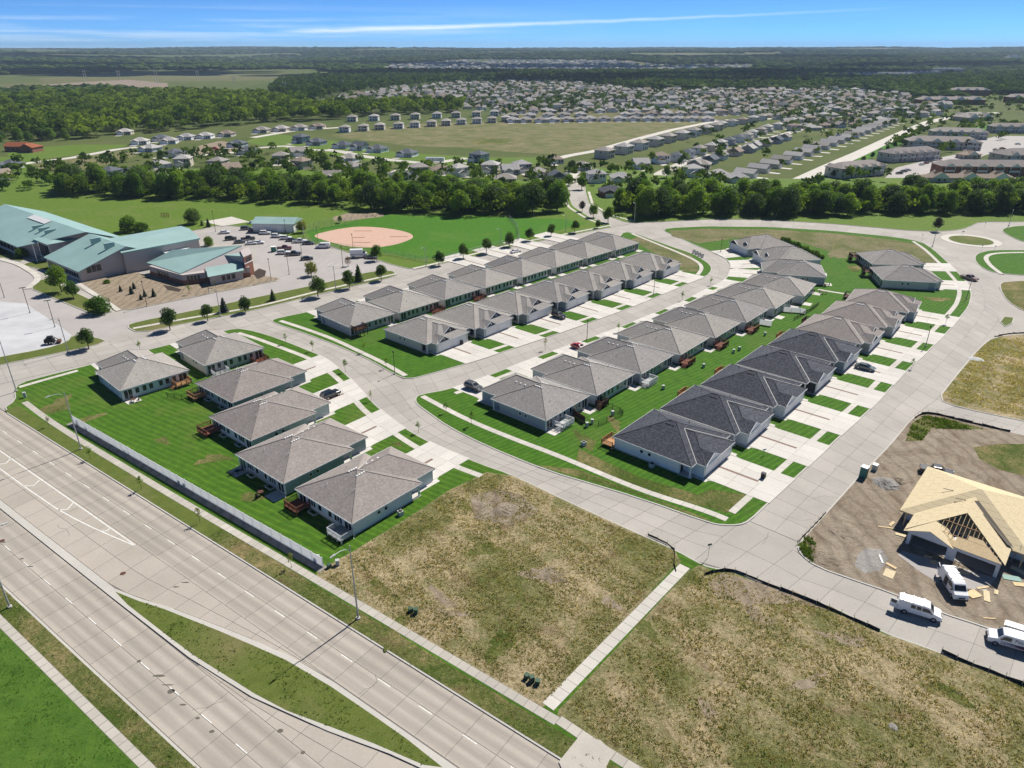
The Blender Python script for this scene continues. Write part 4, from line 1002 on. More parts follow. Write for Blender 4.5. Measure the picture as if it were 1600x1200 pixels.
wl_ = ['w_blue', 'w_grey', 'w_blue', 'w_grey', 'w_beige', 'w_grey', 'w_grey', 'w_grey', 'w_blue', 'w_grey', 'w_blue']
c4 = along((6.3, 139.2), (87.8, 219.6), 8) + [(99.3, 238.2), (103.2, 257.3), (99.2, 275.3)]
f4 = [139] * 6 + [140, 146, 165, 188, 200]
for i, c in enumerate(c4):
    lab = f'{ordw(i + 1)} villa from the curving street in the row backing onto the shared lawn' if i < 8 else ['blue-grey villa at the bend of the inner street, patio beside the hedge', 'grey villa with dark gables on the bend, beside the hedge row', 'farthest villa at the bend below the dry meadow, with dark gables'][i - 8]
    villa(c, R(f4[i]), 'B', wl_[i], 'roof_grey', lab, g4, poly=P3, gable='black' if i > 8 else None, patio=((6.2, -6.2) if i in (0, 2, 6, 7, 8) else (6.2,)), deckspec={0: ((-3.2, 'vinyl'),), 1: ((-6.6, 'brownwood', dict(w=2.4, d=2.0)),), 2: ((-6, 'vinyl'),), 3: ((-6, 'redwood'),), 4: ((-6.2, 'redwood'),), 5: ((-6, 'redwood'),)}.get(i, ()))
g5 = 'villas along the east street'
wl_ = ['w_white', 'w_char', 'w_white', 'w_char', 'w_blue', 'w_sage', 'w_beige', 'w_blue', 'w_beige', 'w_blue']
c5 = along((31.4, 121.9), (111.5, 205.0), 8) + [(131.8, 232.0), (136.4, 252.0)]
f5 = [-41] * 5 + [-40, -38, -34, -10, -4]
for i, c in enumerate(c5):
    rf_ = 'roof_black' if i < 5 else 'roof_brown' if i < 8 else 'roof_grey'
    nm = 'charcoal' if i < 5 else 'brown-grey'
    lab = ('white villa with charcoal roof on the street corner, end of the east row' if i == 0 else f'{ordw(i + 1)} villa from the near corner in the east street row, {nm} roof') if i < 8 else ['beige villa with a rear stairway by the roundabout street', 'blue-grey villa nearest the roundabout, with a white rear deck'][i - 8]
    villa(c, R(f5[i]), 'A', wl_[i], rf_, lab, g5, gable='white' if i < 5 else ('black' if i < 8 else None), poly=P3, deckspec=((6.3 if i == 0 else -6.2, 'cedar' if i < 5 else 'brownwood', dict(zf=0.7 if i < 8 else 1.9)),) if i not in (3, 6) else (), wing_wall='w_white' if i == 1 else None)
for i, (u, v) in enumerate(((1018, 731), (912, 622 + 75), (641, 540), (626, 806), (1015, 731))[:4]):
    ac_unit(G(u, v), 0.7, ['air conditioner beside the white corner villa with charcoal roof', 'air conditioner in the grass beside the blue-grey end villa', 'air conditioner beside the beige gabled end villa', 'air conditioner beside the grey villa next to the weedy lot'][i])
# ------------------------------------------------------------------ white vinyl fence along the arterial
fx = empty('vinyl_fence', (*ST(-152.5, 53.0), ZLAWN), math.atan2(AX[1], AX[0])); tag(fx, 'long white vinyl privacy fence between the arterial sidewalk and the striped lawn', 'fence')
FL = 78.6; nf = 32; pw = FL / nf
part('gravel_strip', ('fg',), lambda mb: mb.box(-1.0, FL + 0.6, -1.15, 0.45, -0.05, 0.012), M['gravel'], fx)
for i in range(nf):
    st = -0.02 * (i // 6)
    part('fence_panel', ('fp',), lambda mb: [mb.box(0.06, pw - 0.06, -0.03, 0.03, 0.05, 1.75), mb.box(0.06, pw - 0.06, -0.05, 0.05, 1.72, 1.84), mb.box(0.06, pw - 0.06, -0.05, 0.05, 0.08, 0.22)], M['vinyl'], fx, (i * pw, 0, st + 0.03))
for i in range(nf + 1):
    part('fence_post', ('fpo',), lambda mb: [mb.box(-0.065, 0.065, -0.065, 0.065, 0, 1.92), mb.box(-0.085, 0.085, -0.085, 0.085, 1.92, 1.97)], M['vinyl'], fx, (i * pw, 0, -0.02 * (i // 6)))

# ------------------------------------------------------------------ lamp posts
def cobra(base, h, arm_dir, label, group, arm=2.6, mat='steel', z=ZLAWN, name='street_lamp'):
    t = empty(name, (*base, z), arm_dir); tag(t, label, 'street lamp', group)
    part('footing', ('cf',), lambda mb: mb.tube([(0, 0, -0.1), (0, 0, 0.22)], 0.32, 10), M['kerb'], t)
    part('pole', ('cp', round(h, 1)), lambda mb: mb.tube([(0, 0, 0.2), (0, 0, h)], 0.13, 8, 0.075), M[mat], t)
    part('arm', ('ca', round(h, 1), arm), lambda mb: mb.tube([(0, 0, h - 0.9), (arm * 0.3, 0, h - 0.15), (arm * 0.65, 0, h + 0.1), (arm, 0, h + 0.12)], 0.05, 6), M[mat], t)
    part('lamp_head', ('ch', arm, round(h, 1)), lambda mb: mb.tube([(arm - 0.1, 0, h + 0.12), (arm + 0.25, 0, h + 0.13), (arm + 0.7, 0, h + 0.1)], 0.16, 8, 0.09), M['boxgrey'], t)
def postlamp(base, h, label, group, heads=1, z=ZLAWN):
    t = empty('lamp_post', (*base, z), 0.6); tag(t, label, 'lamp post', group)
    part('footing', ('pf0',), lambda mb: mb.tube([(0, 0, -0.1), (0, 0, 0.3)], 0.24, 8), M['kerb'], t)
    part('pole', ('plp', round(h, 1)), lambda mb: mb.tube([(0, 0, 0), (0, 0, h)], 0.09, 6, 0.065), M['dark'], t)
    if heads == 1: part('lamp_head', ('plh', round(h, 1)), lambda mb: [mb.tube([(0, 0, h), (0, 0, h + 0.35)], 0.16, 8, 0.22), mb.tube([(0, 0, h + 0.35), (0, 0, h + 0.5)], 0.25, 8, 0.06)], M['dark'], t)
    else: part('lamp_head', ('plh2', round(h, 1)), lambda mb: mb.box(-0.9, 0.9, -0.17, 0.17, h, h + 0.14), M['dark'], t)
aa = math.atan2(-AN[1], -AN[0])
ga = 'tall lamps along the arterial'
for (u, v, vt, lab) in ((560, 968, 850, 'tall steel street lamp at the sidewalk of the weedy lot'), (127, 703, 616, 'tall steel street lamp beside the near end of the white fence'), (26, 612, 528, 'tall steel street lamp at the school road corner'), (16, 950, 862, 'tall steel street lamp on the south verge by the cracked sidewalk')):
    b = G(u, v); 
    cobra(b, 12.6, aa if v != 950 else aa + math.pi, lab, ga)
gp = 'small lamp posts of the villa streets'
for i, (u, v, vt, lab) in enumerate(((617, 585, 552, 'dark lamp post in the lawn at the curving street bend'), (917, 532, 503, 'dark lamp post on a verge patch of the inner street'), (1021, 461, 436, 'dark lamp post in front of the fifth gabled villa'), (1126, 394, 376, 'dark lamp post at the bend of the inner street'), (1446, 542, 513, 'dark lamp post on a verge patch of the east street'), (1510, 467, 441, 'dark lamp post on the verge by the parked pickup'))):
    b = G(u, v); postlamp(b, max(4.0, tall(b, vt)), lab, gp)
gs = 'lamps along the school road and belt road'
for (u, v, vt, lab) in ((525, 454, 416, 'slender grey street lamp among the school verge trees'), (666, 417, 393, 'slender grey street lamp by the outfield corner'), (782, 385, 362, 'slender grey street lamp between two round trees by the outfield'), (884, 362, 340, 'slender grey street lamp near the hill street end of the field'), (991, 347, 317, 'street lamp at the mouth of the hill street'), (1457, 385, 358, 'street lamp on the verge west of the roundabout'), (1576, 353, 333, 'street lamp beyond the roundabout at the upper lawn'), (345, 495, 453, 'slender street lamp beside the blue spruce'), (107, 551, 498, 'street lamp on the verge beside the pale pad')):
    b = G(u, v); cobra(b, min(10.5, max(7.0, tall(b, vt))), aa, lab, gs, 1.6)
gk = 'parking lot lamps of the school'
for i, (u, v, vt) in enumerate(((7, 465, 428), (47, 489, 450), (86, 511, 470), (230, 479, 441), (327, 459, 423), (424, 439, 406), (452, 429, 402), (472, 401, 383), (497, 379, 355), (552, 392, 367), (536, 417, 386), (447, 367, 345), (337, 362, 331))):
    b = G(u, v); postlamp(b, min(9.0, max(6.0, tall(b, vt))), ['dark school lamp at the frame edge by the pale pad', 'twin-headed dark lamp at the top edge of the pale pad', 'twin-headed dark lamp beside the pale pad, by the lawn strip', 'dark lamp on the graded soil among the small spruces', 'dark lamp in front of the low brick school wing', 'dark lamp at the soil edge by the mulch bed', 'dark lamp near the parked black pickup', 'dark lamp among the parked cars and green bin', 'dark lamp at the infield fence corner', 'dark lamp by the ball field fence near the camper', 'dark lamp beside the bare pink tree', 'dark lamp by the metal shed', 'dark lamp on a round bed near the paved court'][i], gk, 2 if i < 3 else 1, 0.02)
for i, (u, v, vt) in enumerate(((59, 411, 377), (67, 408, 380))):
    b = G(u, v); t = empty('flagpole', (*b, ZLAWN)); tag(t, ['taller white flagpole in front of the school entrance', 'shorter white flagpole in front of the school entrance'][i], 'flagpole', 'school flagpoles')
    h = tall(b, vt); part('pole', ('flg', i), lambda mb: mb.tube([(0, 0, 0), (0, 0, h)], 0.10, 6, 0.06), M['trim'], t); part('finial', ('fin', i), lambda mb: mb.tube([(0, 0, h), (0, 0, h + 0.25)], 0.13, 8, 0.02), M['trim'], t)

# ------------------------------------------------------------------ trees
def crown_mesh(name, R_, H_, z0, nl, n, leaf, seed, mat, spread=0.62, lobe=0.42, top=1.0):
    r = np.random.default_rng(seed)
    # lobes spread through an egg-shaped crown
    th = r.uniform(0, 2 * np.pi, nl); zz = r.uniform(0.08, 0.95, nl); rad = R_ * spread * np.sqrt(np.clip(1 - (2 * zz - 0.85) ** 2, 0.06, 1)) * r.uniform(0.55, 1.1, nl)
    C = np.stack([rad * np.cos(th), rad * np.sin(th), z0 + H_ * zz * 0.88], 1)
    C = np.vstack([C, [[0, 0, z0 + H_ * 0.84 * top]], [[0, 0, z0 + H_ * 0.45]]])
    LR = R_ * lobe * r.uniform(0.7, 1.25, len(C)); LR[-1] = R_ * 0.62
    w = LR ** 2; idx = r.choice(len(C), n, p=w / w.sum())
    d = r.normal(size=(n, 3)); d /= np.linalg.norm(d, axis=1)[:, None]; d[:, 2] = d[:, 2] * 0.9 + 0.10
    P = C[idx] + d * (LR[idx] * r.uniform(0.72, 1.06, n))[:, None]
    nrm = d * 0.8 + r.normal(size=(n, 3)) * 0.55 + np.array([0, 0, 0.25]); nrm /= np.linalg.norm(nrm, axis=1)[:, None]
    u = np.cross(nrm, r.normal(size=(n, 3))); u /= np.linalg.norm(u, axis=1)[:, None]; v = np.cross(nrm, u)
    sz = leaf * r.uniform(0.6, 1.35, n)[:, None]
    V = np.stack([P - u * sz, P - v * sz * 0.6, P + u * sz, P + v * sz * 0.75], 1).reshape(-1, 3)
    V[:, 2] = np.maximum(V[:, 2], 0.15)
    F = np.arange(4 * n).reshape(-1, 4)
    return npmesh(name, V, F, mat)
def trunk_mesh(h, r0, seed, limbs=4):
    r = np.random.default_rng(seed); mb = MB()
    mb.tube([(0, 0, -0.2), (r.normal() * 0.04, r.normal() * 0.04, h * 0.5), (r.normal() * 0.1, r.normal() * 0.1, h)], r0, 6, r0 * 0.45)
    for k in range(limbs):
        a = r.uniform(0, 6.28); z = h * r.uniform(0.45, 0.8); L = h * r.uniform(0.3, 0.5)
        mb.tube([(0, 0, z), (math.cos(a) * L * 0.5, math.sin(a) * L * 0.5, z + L * 0.45), (math.cos(a) * L * 0.9, math.sin(a) * L * 0.9, z + L * 0.95)], r0 * 0.45, 5, r0 * 0.15)
    return mb.mesh('trunk', M['bark'])
TREES = {}
def tree_kind(key, R_, H_, z0, nl, n, leaf, mat, tr, nvar=3, **kw):
    TREES[key] = [(crown_mesh('crown', R_, H_, z0, nl, n, leaf, 11 * i + hash(key) % 97 if False else 11 * i + sum(map(ord, key)), M[mat], **kw), trunk_mesh(z0 + H_ * 0.6, tr, i + sum(map(ord, key)))) for i in range(nvar)]
tree_kind('maple', 2.0, 3.6, 1.3, 22, 2600, 0.16, 'leaf_c', 0.13, 4)
tree_kind('maple_g', 2.0, 3.6, 1.3, 22, 2600, 0.16, 'leaf_a', 0.13, 3)
tree_kind('maple_y', 2.4, 3.4, 1.2, 20, 2000, 0.18, 'leaf_y', 0.12, 1)
tree_kind('pink', 2.0, 3.0, 1.2, 18, 700, 0.13, 'leaf_pink', 0.12, 1)
tree_kind('plum', 2.0, 3.4, 1.6, 20, 1500, 0.17, 'leaf_p', 0.12, 1)
tree_kind('big', 4.6, 8.5, 1.6, 30, 5200, 0.27, 'leaf_a', 0.28, 4)
tree_kind('bigdark', 4.8, 8.0, 1.4, 30, 5200, 0.27, 'leaf_c', 0.28, 4)
tree_kind('poplar', 4.4, 12.5, 1.2, 34, 5600, 0.28, 'leaf_b', 0.30, 4)
tree_kind('bush', 2.6, 3.4, 0.1, 20, 2400, 0.20, 'leaf_a', 0.12, 3)
tree_kind('sapling', 0.62, 1.7, 1.1, 8, 130, 0.11, 'leaf_a', 0.035, 3)
tree_kind('sapling_y', 0.55, 1.6, 1.1, 8, 90, 0.10, 'leaf_y', 0.035, 2)
def conifer(name, R_, H_, n, leaf, seed, mat):
    r = np.random.default_rng(seed)
    t = 1 - np.sqrt(r.uniform(0.0, 1, n)); a = r.uniform(0, 6.283, n)
    tier = 0.78 + 0.22 * np.cos(t * H_ * 7.0)
    rad = R_ * (1 - t) ** 0.9 * tier * r.uniform(0.55, 1.0, n)
    P = np.stack([rad * np.cos(a), rad * np.sin(a), 0.25 + t * (H_ - 0.3)], 1)
    out = np.stack([np.cos(a), np.sin(a), -0.35 * np.ones(n)], 1); side = np.stack([-np.sin(a), np.cos(a), np.zeros(n)], 1) + r.normal(size=(n, 3)) * 0.2
    sz = leaf * r.uniform(0.6, 1.3, n)[:, None]
    V = np.stack([P - side * sz * 0.5, P + out * sz * 1.4, P + side * sz * 0.5, P - out * sz * 0.4 + np.array([0, 0, 0.1])], 1).reshape(-1, 3)
    return npmesh(name, V, np.arange(4 * n).reshape(-1, 4), M[mat])
TREES['spruce'] = [(conifer('crown', 1.35, 4.2, 2200, 0.20, 5 + i, 'needle'), trunk_mesh(2.0, 0.10, 90 + i, 0)) for i in range(2)]
TREES['cone'] = [(conifer('crown', 1.35, 4.4, 2200, 0.20, 25 + i, 'leaf_c'), trunk_mesh(2.0, 0.10, 95 + i, 0)) for i in range(2)]
ntree = 0
def plant_tree(kind, pos, sc, label, group, z=ZLAWN, name='tree', hs=1.0):
    global ntree
    v = TREES[kind][ntree % len(TREES[kind])]; ntree += 1
    t = empty(name, (*pos, z), rng.uniform(0, 6.28)); t.scale = (sc, sc, sc * hs); tag(t, label, 'tree', group)
    link('trunk', v[1], t); link('crown', v[0], t); return t
gv = 'round dark trees on the school road verges'
for i, (u, v, vt, k) in enumerate(((97, 457, 417, 'maple_g'), (115, 466, 440, 'maple_g'), (139, 546, 514, 'maple'), (266, 516, 483, 'maple'), (325, 502, 477, 'maple'), (384, 489, 464, 'maple'), (497, 464, 432, 'maple'), (546, 451, 424, 'maple'), (596, 439, 415, 'maple'), (589, 407, 384, 'maple_g'), (686, 415, 393, 'maple'), (724, 404, 382, 'maple'), (760, 396, 373, 'maple'), (796, 386, 363, 'maple'), (828, 377, 357, 'maple'), (861, 369, 351, 'maple'), (898, 364, 345, 'maple'), (934, 357, 344, 'maple'), (910, 331, 315, 'plum'), (927, 340, 318, 'maple_g'), (950, 348, 323, 'maple_g'), (487, 431, 408, 'maple_y'), (544, 416, 399, 'pink'), (1463, 362, 341, 'plum'))):
    b = G(u, v); h = tall(b, vt)
    lab = {0: 'larger green tree on the lawn strip beside the pale pad', 1: 'smaller green tree on the lawn strip beside the graded soil', 2: 'dark round tree on the verge beside the school gateway', 9: 'green tree beside the parked camper at the field fence', 18: 'dark plum-leaved tree on the hill street verge', 19: 'pale green tree midway along the hill street verge', 20: 'pale green tree at the foot of the hill street', 21: 'yellow-green maple on the edge of the school parking lot', 22: 'sparse dusty pink tree on the parking lot island', 23: 'lone dark plum tree west of the roundabout'}.get(i)
    if lab is None: lab = f'dark round street tree, {ordw(i - 2 if i < 9 else i - 9)} from the ' + ('school gateway on the school verge' if i < 9 else 'parking lot exit along the outfield')
    plant_tree(k, b, h / 5.0, lab, gv)
for (u, v, vt, k, hs, lab) in ((155, 490, 463, 'bush', 0.8, 'low spreading tree at the school gateway lawn strip'), (351, 488, 465, 'spruce', 1, 'blue spruce on the school road verge'), (427, 470, 452, 'cone', 1, 'small dark conifer on the school road verge'), (561, 440, 413, 'cone', 1, 'tall dark conifer on the school road verge'), (205, 362, 338, 'bush', .9, 'broad dark tree behind the teal school roof'), (222, 364, 346, 'bush', .8, 'lower dark tree behind the teal school roof'), (303, 350, 322, 'bigdark', .8, 'large dark tree by the paved court'), (316, 353, 343, 'cone', 1, 'small conifer by the paved court'), (326, 355, 341, 'cone', 1, 'taller conifer by the paved court'), (326, 384, 372, 'bush', 1, 'round bush at the gym corner of the school'), (36, 402, 385, 'bush', .8, 'dark shrub beside the school entrance'), (168, 443, 435, 'bush', .6, 'green shrub against the school gable wall'), (532, 349, 338, 'maple_g', 1, 'small pale tree at the outfield mound'), (472, 364, 345, 'maple_y', 1, 'yellowish small tree beside the metal shed')):
    b = G(u, v); h = tall(b, vt); sc = h / dict(bush=3.4, spruce=4.2, cone=4.4, bigdark=9.4, maple_g=5.0, maple_y=4.8)[k]
    plant_tree(k, b, sc, lab, 'trees in the school grounds', hs=hs)
for i, (u, v) in enumerate(((189, 456), (210, 452), (206, 460), (221, 469), (227, 464), (241, 464))):
    plant_tree('spruce', G(u, v), 0.5 + 0.08 * (i % 3), f'little planted spruce on graded soil, {ordw(i + 1)} from the school gable', 'little spruces on the graded soil')
sap = [(447, 538), (489, 549), (569, 551), (604, 576), (540, 582), (219, 548), (580, 627), (654, 677), (697, 646), (737, 666), (77, 668), (142, 718), (222, 766), (313, 818), (456, 888), (852, 547), (915, 470), (297, 461), (337, 450), (966, 520), (1066, 470), (1424, 576), (1477, 507), (1110, 446)]
for i, (u, v) in enumerate(sap):
    plant_tree('sapling_y' if i in (6, 10, 13, 14, 15, 18) else 'sapling', G(u, v), rng.uniform(0.95, 1.25), ['young tree on the curving verge near the school road', 'second young tree on the curving verge from the school road', 'young tree on the walk beside the first gabled villa', 'young tree by the lamp at the street bend', 'young tree on a driveway patch of the blue-grey villa', 'young tree on the school road corner verge', 'pale young tree on the patch by the parked black car', 'thin young tree on the verge of the grey end villa', 'first young tree on the east block corner verge', 'second young tree on the east block corner verge', 'pale young tree at the verge end near the school corner', 'young tree on the arterial verge by the lamp', 'bare young tree midway along the white fence', 'yellow young tree in dry soil along the white fence', 'yellow young tree at the far end of the white fence', 'yellow young tree on the inner street verge', 'young shrub beside the third gabled garage', 'young tree before the low school wing', 'yellow young tree before the small school annex', 'young tree on the verge opposite the fourth gabled villa', 'young tree on the verge opposite the sixth gabled villa', 'young tree on the east street verge, charcoal villas', 'young tree on the east street verge, brown villas', 'young tree at the inner street bend'][i], 'newly planted street saplings', name='sapling')
# tree belts: individuals, largest in view
def scatter(poly, n, dmin, seed):
    r = np.random.default_rng(seed); x0, x1 = min(p[0] for p in poly), max(p[0] for p in poly); y0, y1 = min(p[1] for p in poly), max(p[1] for p in poly)
    out = []; tries = 0
    while len(out) < n and tries < n * 60:
        tries += 1
        x, y = r.uniform(x0, x1), r.uniform(y0, y1)
        if inside(poly, x, y) and all((x - a) ** 2 + (y - b) ** 2 > dmin * dmin for a, b in out): out.append((x, y))
    return out
def px(x, y, z=0.0):
    d = y * CP - (z - EYE) * SP; return 800 + FPX * x / d, 600 - FPX * (y * SP + (z - EYE) * CP) / d
def belt(poly, n, dmin, seed, kinds, hmin, hmax, what, group, hfn=None):
    pts = sorted(scatter(poly, n, dmin, seed), key=lambda q: px(*q)[0])
    r = np.random.default_rng(seed + 1)
    for i, q in enumerate(pts):
        k = kinds[r.integers(len(kinds))]; h = r.uniform(hmin, hmax) * (hfn(*q) if hfn else 1)
        base = dict(big=10.1, bigdark=9.4, poplar=13.7, bush=3.5)[k]
        plant_tree(k, q, h / base, f'{ordw(i + 1)} tree from the left in {what}', group, 0.0)
belt1 = GL([(88, 306), (230, 312), (400, 316), (600, 331), (700, 338), (800, 339), (872, 334), (880, 318), (800, 309), (600, 305), (400, 300), (200, 297), (80, 294)])
belt(belt1, 92, 5.2, 41, ['big', 'big', 'bigdark', 'poplar'], 9.5, 14.5, 'the leafy belt behind the school field', 'trees of the belt behind the school field')
belt2 = GL([(962, 327), (985, 338), (1015, 341), (1100, 338), (1300, 338), (1500, 335), (1640, 334), (1640, 316), (1500, 315), (1250, 318), (1100, 320), (985, 316)])
belt(belt2, 98, 5.0, 43, ['poplar', 'big', 'poplar', 'bigdark'], 9.0, 14.5, 'the belt beyond the roundabout road', 'trees of the belt beyond the roundabout road')
# ------------------------------------------------------------------ vehicles
def profile(mb, prof, hw, ch=0.07, y_top=None, ztop=None):
    """body from a side profile (x,z), width hw each side with softened shoulders; upper points pulled in to y_top"""
    def y_at(z):
        if y_top is None: return hw
        z0 = min(p[1] for p in prof); f = (z - z0) / max(1e-6, ztop - z0); return hw + (y_top - hw) * min(1, max(0, f))
    n = len(prof); cx = sum(p[0] for p in prof) / n; cz = sum(p[1] for p in prof) / n
    k = len(mb.v)
    rings = []
    for s, sc in ((-1, 1 - ch), (-1, 1.0), (1, 1.0), (1, 1 - ch)):
        ring = []
        for (x, z) in prof:
            ins = 1.0 if sc == 1.0 else sc
            xx = cx + (x - cx) * (1 - (1 - ins) * 0.35); zz = cz + (z - cz) * (1 - (1 - ins) * 1.0)
            y = s * (y_at(z) - (0.09 if sc == 1.0 else 0.0))
            ring.append(len(mb.v)); mb.v.append((xx, y, zz))
        rings.append(ring)
    for a, b in zip(rings, rings[1:]):
        for i in range(n): mb.f.append((a[i], b[i], b[(i + 1) % n], a[(i + 1) % n]))
    mb.f.append(tuple(reversed(rings[0]))); mb.f.append(tuple(rings[-1]))
CARS = dict(
    sedan=dict(L=4.7, hw=0.90, body=[(-2.3, .32), (-2.35, .7), (-2.25, .95), (-1.5, 1.0), (1.0, .98), (2.1, .82), (2.33, .6), (2.28, .3)], cab=[(-1.75, .97), (-1.1, 1.40), (0.25, 1.43), (1.15, .97)], ct=0.66, wr=0.33, ax=(-1.38, 1.42)),
    suv=dict(L=4.8, hw=0.95, body=[(-2.3, .38), (-2.38, .8), (-2.3, 1.1), (1.1, 1.1), (2.15, 1.0), (2.36, .75), (2.3, .35)], cab=[(-2.25, 1.08), (-2.0, 1.68), (0.2, 1.74), (1.15, 1.08)], ct=0.72, wr=0.37, ax=(-1.4, 1.45)),
    pickup=dict(L=5.7, hw=0.98, body=[(-2.85, .45), (-2.88, 1.05), (-0.95, 1.08), (1.25, 1.12), (2.6, 1.05), (2.82, .8), (2.8, .42)], cab=[(-1.0, 1.06), (-0.75, 1.78), (0.55, 1.82), (1.35, 1.08)], ct=0.74, wr=0.40, ax=(-1.75, 1.8)))
def wheel(parent, x, y, r, w=0.24):
    wo_ = part('wheel', ('wh', r, w), lambda mb: mb.tube([(0, -w / 2, 0), (0, w / 2, 0)], r, 16), M['tyre'], parent, (x, y, r))
    s = 1 if y > 0 else -1
    part('rim', ('ri', r, w, s), lambda mb: mb.tube([(0, s * w * 0.4, 0), (0, s * (w / 2 + 0.012), 0)], r * 0.6, 10), M['rim'], wo_)
def car(kind, paint, pos, ang, label, group, z=ZROAD):
    c = CARS[kind]; t = empty({'sedan': 'parked_car', 'suv': 'parked_car', 'pickup': 'pickup_truck'}[kind], (*pos, z), ang); tag(t, label, 'car' if kind != 'pickup' else 'pickup', group)
    hw = c['hw']; M_ = M['car_' + paint]
    part('body', (kind, 'body'), lambda mb: profile(mb, c['body'], hw, 0.16), M_, t)
    part('cabin', (kind, 'cab'), lambda mb: profile(mb, c['cab'], hw - 0.02, 0.05, c['ct'], c['cab'][1][1]), M_, t)
    cab = c['cab']; zt = cab[1][1]; zb = cab[0][1]
    def yw(z): return (hw - 0.02) + (c['ct'] - (hw - 0.02)) * (z - zb) / (zt - zb)
    for s in (-1, 1):
        def sw(mb):
            a, b = zb + 0.08, zt - 0.10
            xl0 = cab[0][0] + (cab[1][0] - cab[0][0]) * (a - zb) / (zt - zb) + 0.12; xl1 = cab[1][0] + 0.05
            xr0 = cab[3][0] - (cab[3][0] - cab[2][0]) * (a - zb) / (zt - zb) - 0.12; xr1 = cab[2][0] - 0.02
            m0 = (xl0 + xr0) / 2
            for (p, q, p1, q1) in ((xl0, m0 - 0.04, xl1, m0 - 0.04), (m0 + 0.04, xr0, m0 + 0.04, xr1)):
                mb.quad((p, s * (yw(a) + 0.012), a), (q, s * (yw(a) + 0.012), a), (q1, s * (yw(b) + 0.012), b), (p1, s * (yw(b) + 0.012), b))
        part('side_window', (kind, 'sw', s), sw, M['glass'], t)
    def ws(mb):
        (x0, z0), (x1, z1) = cab[3], cab[2]
        f0, f1 = 0.12, 0.9
        p = [(x0 + (x1 - x0) * f + 0.02, z0 + (z1 - z0) * f + 0.015) for f in (f0, f1)]
        mb.quad((p[0][0], -yw(p[0][1]) + 0.14, p[0][1]), (p[0][0], yw(p[0][1]) - 0.14, p[0][1]), (p[1][0], yw(p[1][1]) - 0.10, p[1][1]), (p[1][0], -yw(p[1][1]) + 0.10, p[1][1]))
    part('windscreen', (kind, 'ws'), ws, M['glass'], t)
    def rw(mb):
        (x0, z0), (x1, z1) = cab[0], cab[1]
        p = [(x0 + (x1 - x0) * f - 0.02, z0 + (z1 - z0) * f + 0.015) for f in (0.15, 0.88)]
        mb.quad((p[0][0], -yw(p[0][1]) + 0.15, p[0][1]), (p[1][0], -yw(p[1][1]) + 0.10, p[1][1]), (p[1][0], yw(p[1][1]) - 0.10, p[1][1]), (p[0][0], yw(p[0][1]) - 0.15, p[0][1]))
    part('rear_window', (kind, 'rw'), rw, M['glass'], t)
    if kind == 'pickup': part('cargo_bed', ('bed',), lambda mb: mb.box(-2.72, -1.08, -0.80, 0.80, 0.9, 1.075), M['dark'], t)
    for x in c['ax']:
        for s in (-1, 1): wheel(t, x, s * (hw - 0.10), c['wr'])
    xe = c['L'] / 2
    zl = 0.72 if kind == 'sedan' else 0.86
    for s in (-1, 1):
        part('headlight', (kind, 'hl'), lambda mb: mb.box(-0.16, 0.03, -0.18, 0.18, -0.07, 0.07), M['lampglass'], t, (xe - 0.08, s * (hw - 0.30), zl))
        part('tail_light', (kind, 'tl'), lambda mb: mb.box(-0.03, 0.10, -0.12, 0.12, -0.10, 0.12), M['tail'], t, (-xe + 0.02, s * (hw - 0.22), zl + 0.1))
    return t
def g(u, v): return G(u, v)
car('suv', 'black', G(873, 497), R(-46), 'black SUV on the driveway of the third gabled villa', 'cars of the villa streets', 0.22)
car('sedan', 'red', G(905, 546), R(-42), 'red car beside the second villa of the shared lawn row', 'cars of the villa streets', 0.22)
car('suv', 'black', G(517, 621), R(50), 'black SUV on a driveway of the curving street', 'cars of the villa streets', 0.22)
car('suv', 'grey', G(740, 609), R(-40), 'dark grey SUV beside the blue-grey end villa', 'cars of the villa streets', 0.22)
car('sedan', 'slate', G(1351, 578), R(-38), 'dark sedan on a driveway of the east street', 'cars of the villa streets', 0.22)
car('pickup', 'rose', G(1514, 437), R(-62), 'dusty red pickup parked at the kerb near the roundabout', 'cars of the villa streets', 0.07)
car('sedan', 'white', G(806, 395), R(40), 'white car parked along the school road', 'cars of the villa streets', 0.07)
car('pickup', 'black', G(1462, 742), R(-25), 'black pickup behind the house under construction', 'vehicles of the building site', 0.19)
gl = 'cars in the school parking lot'
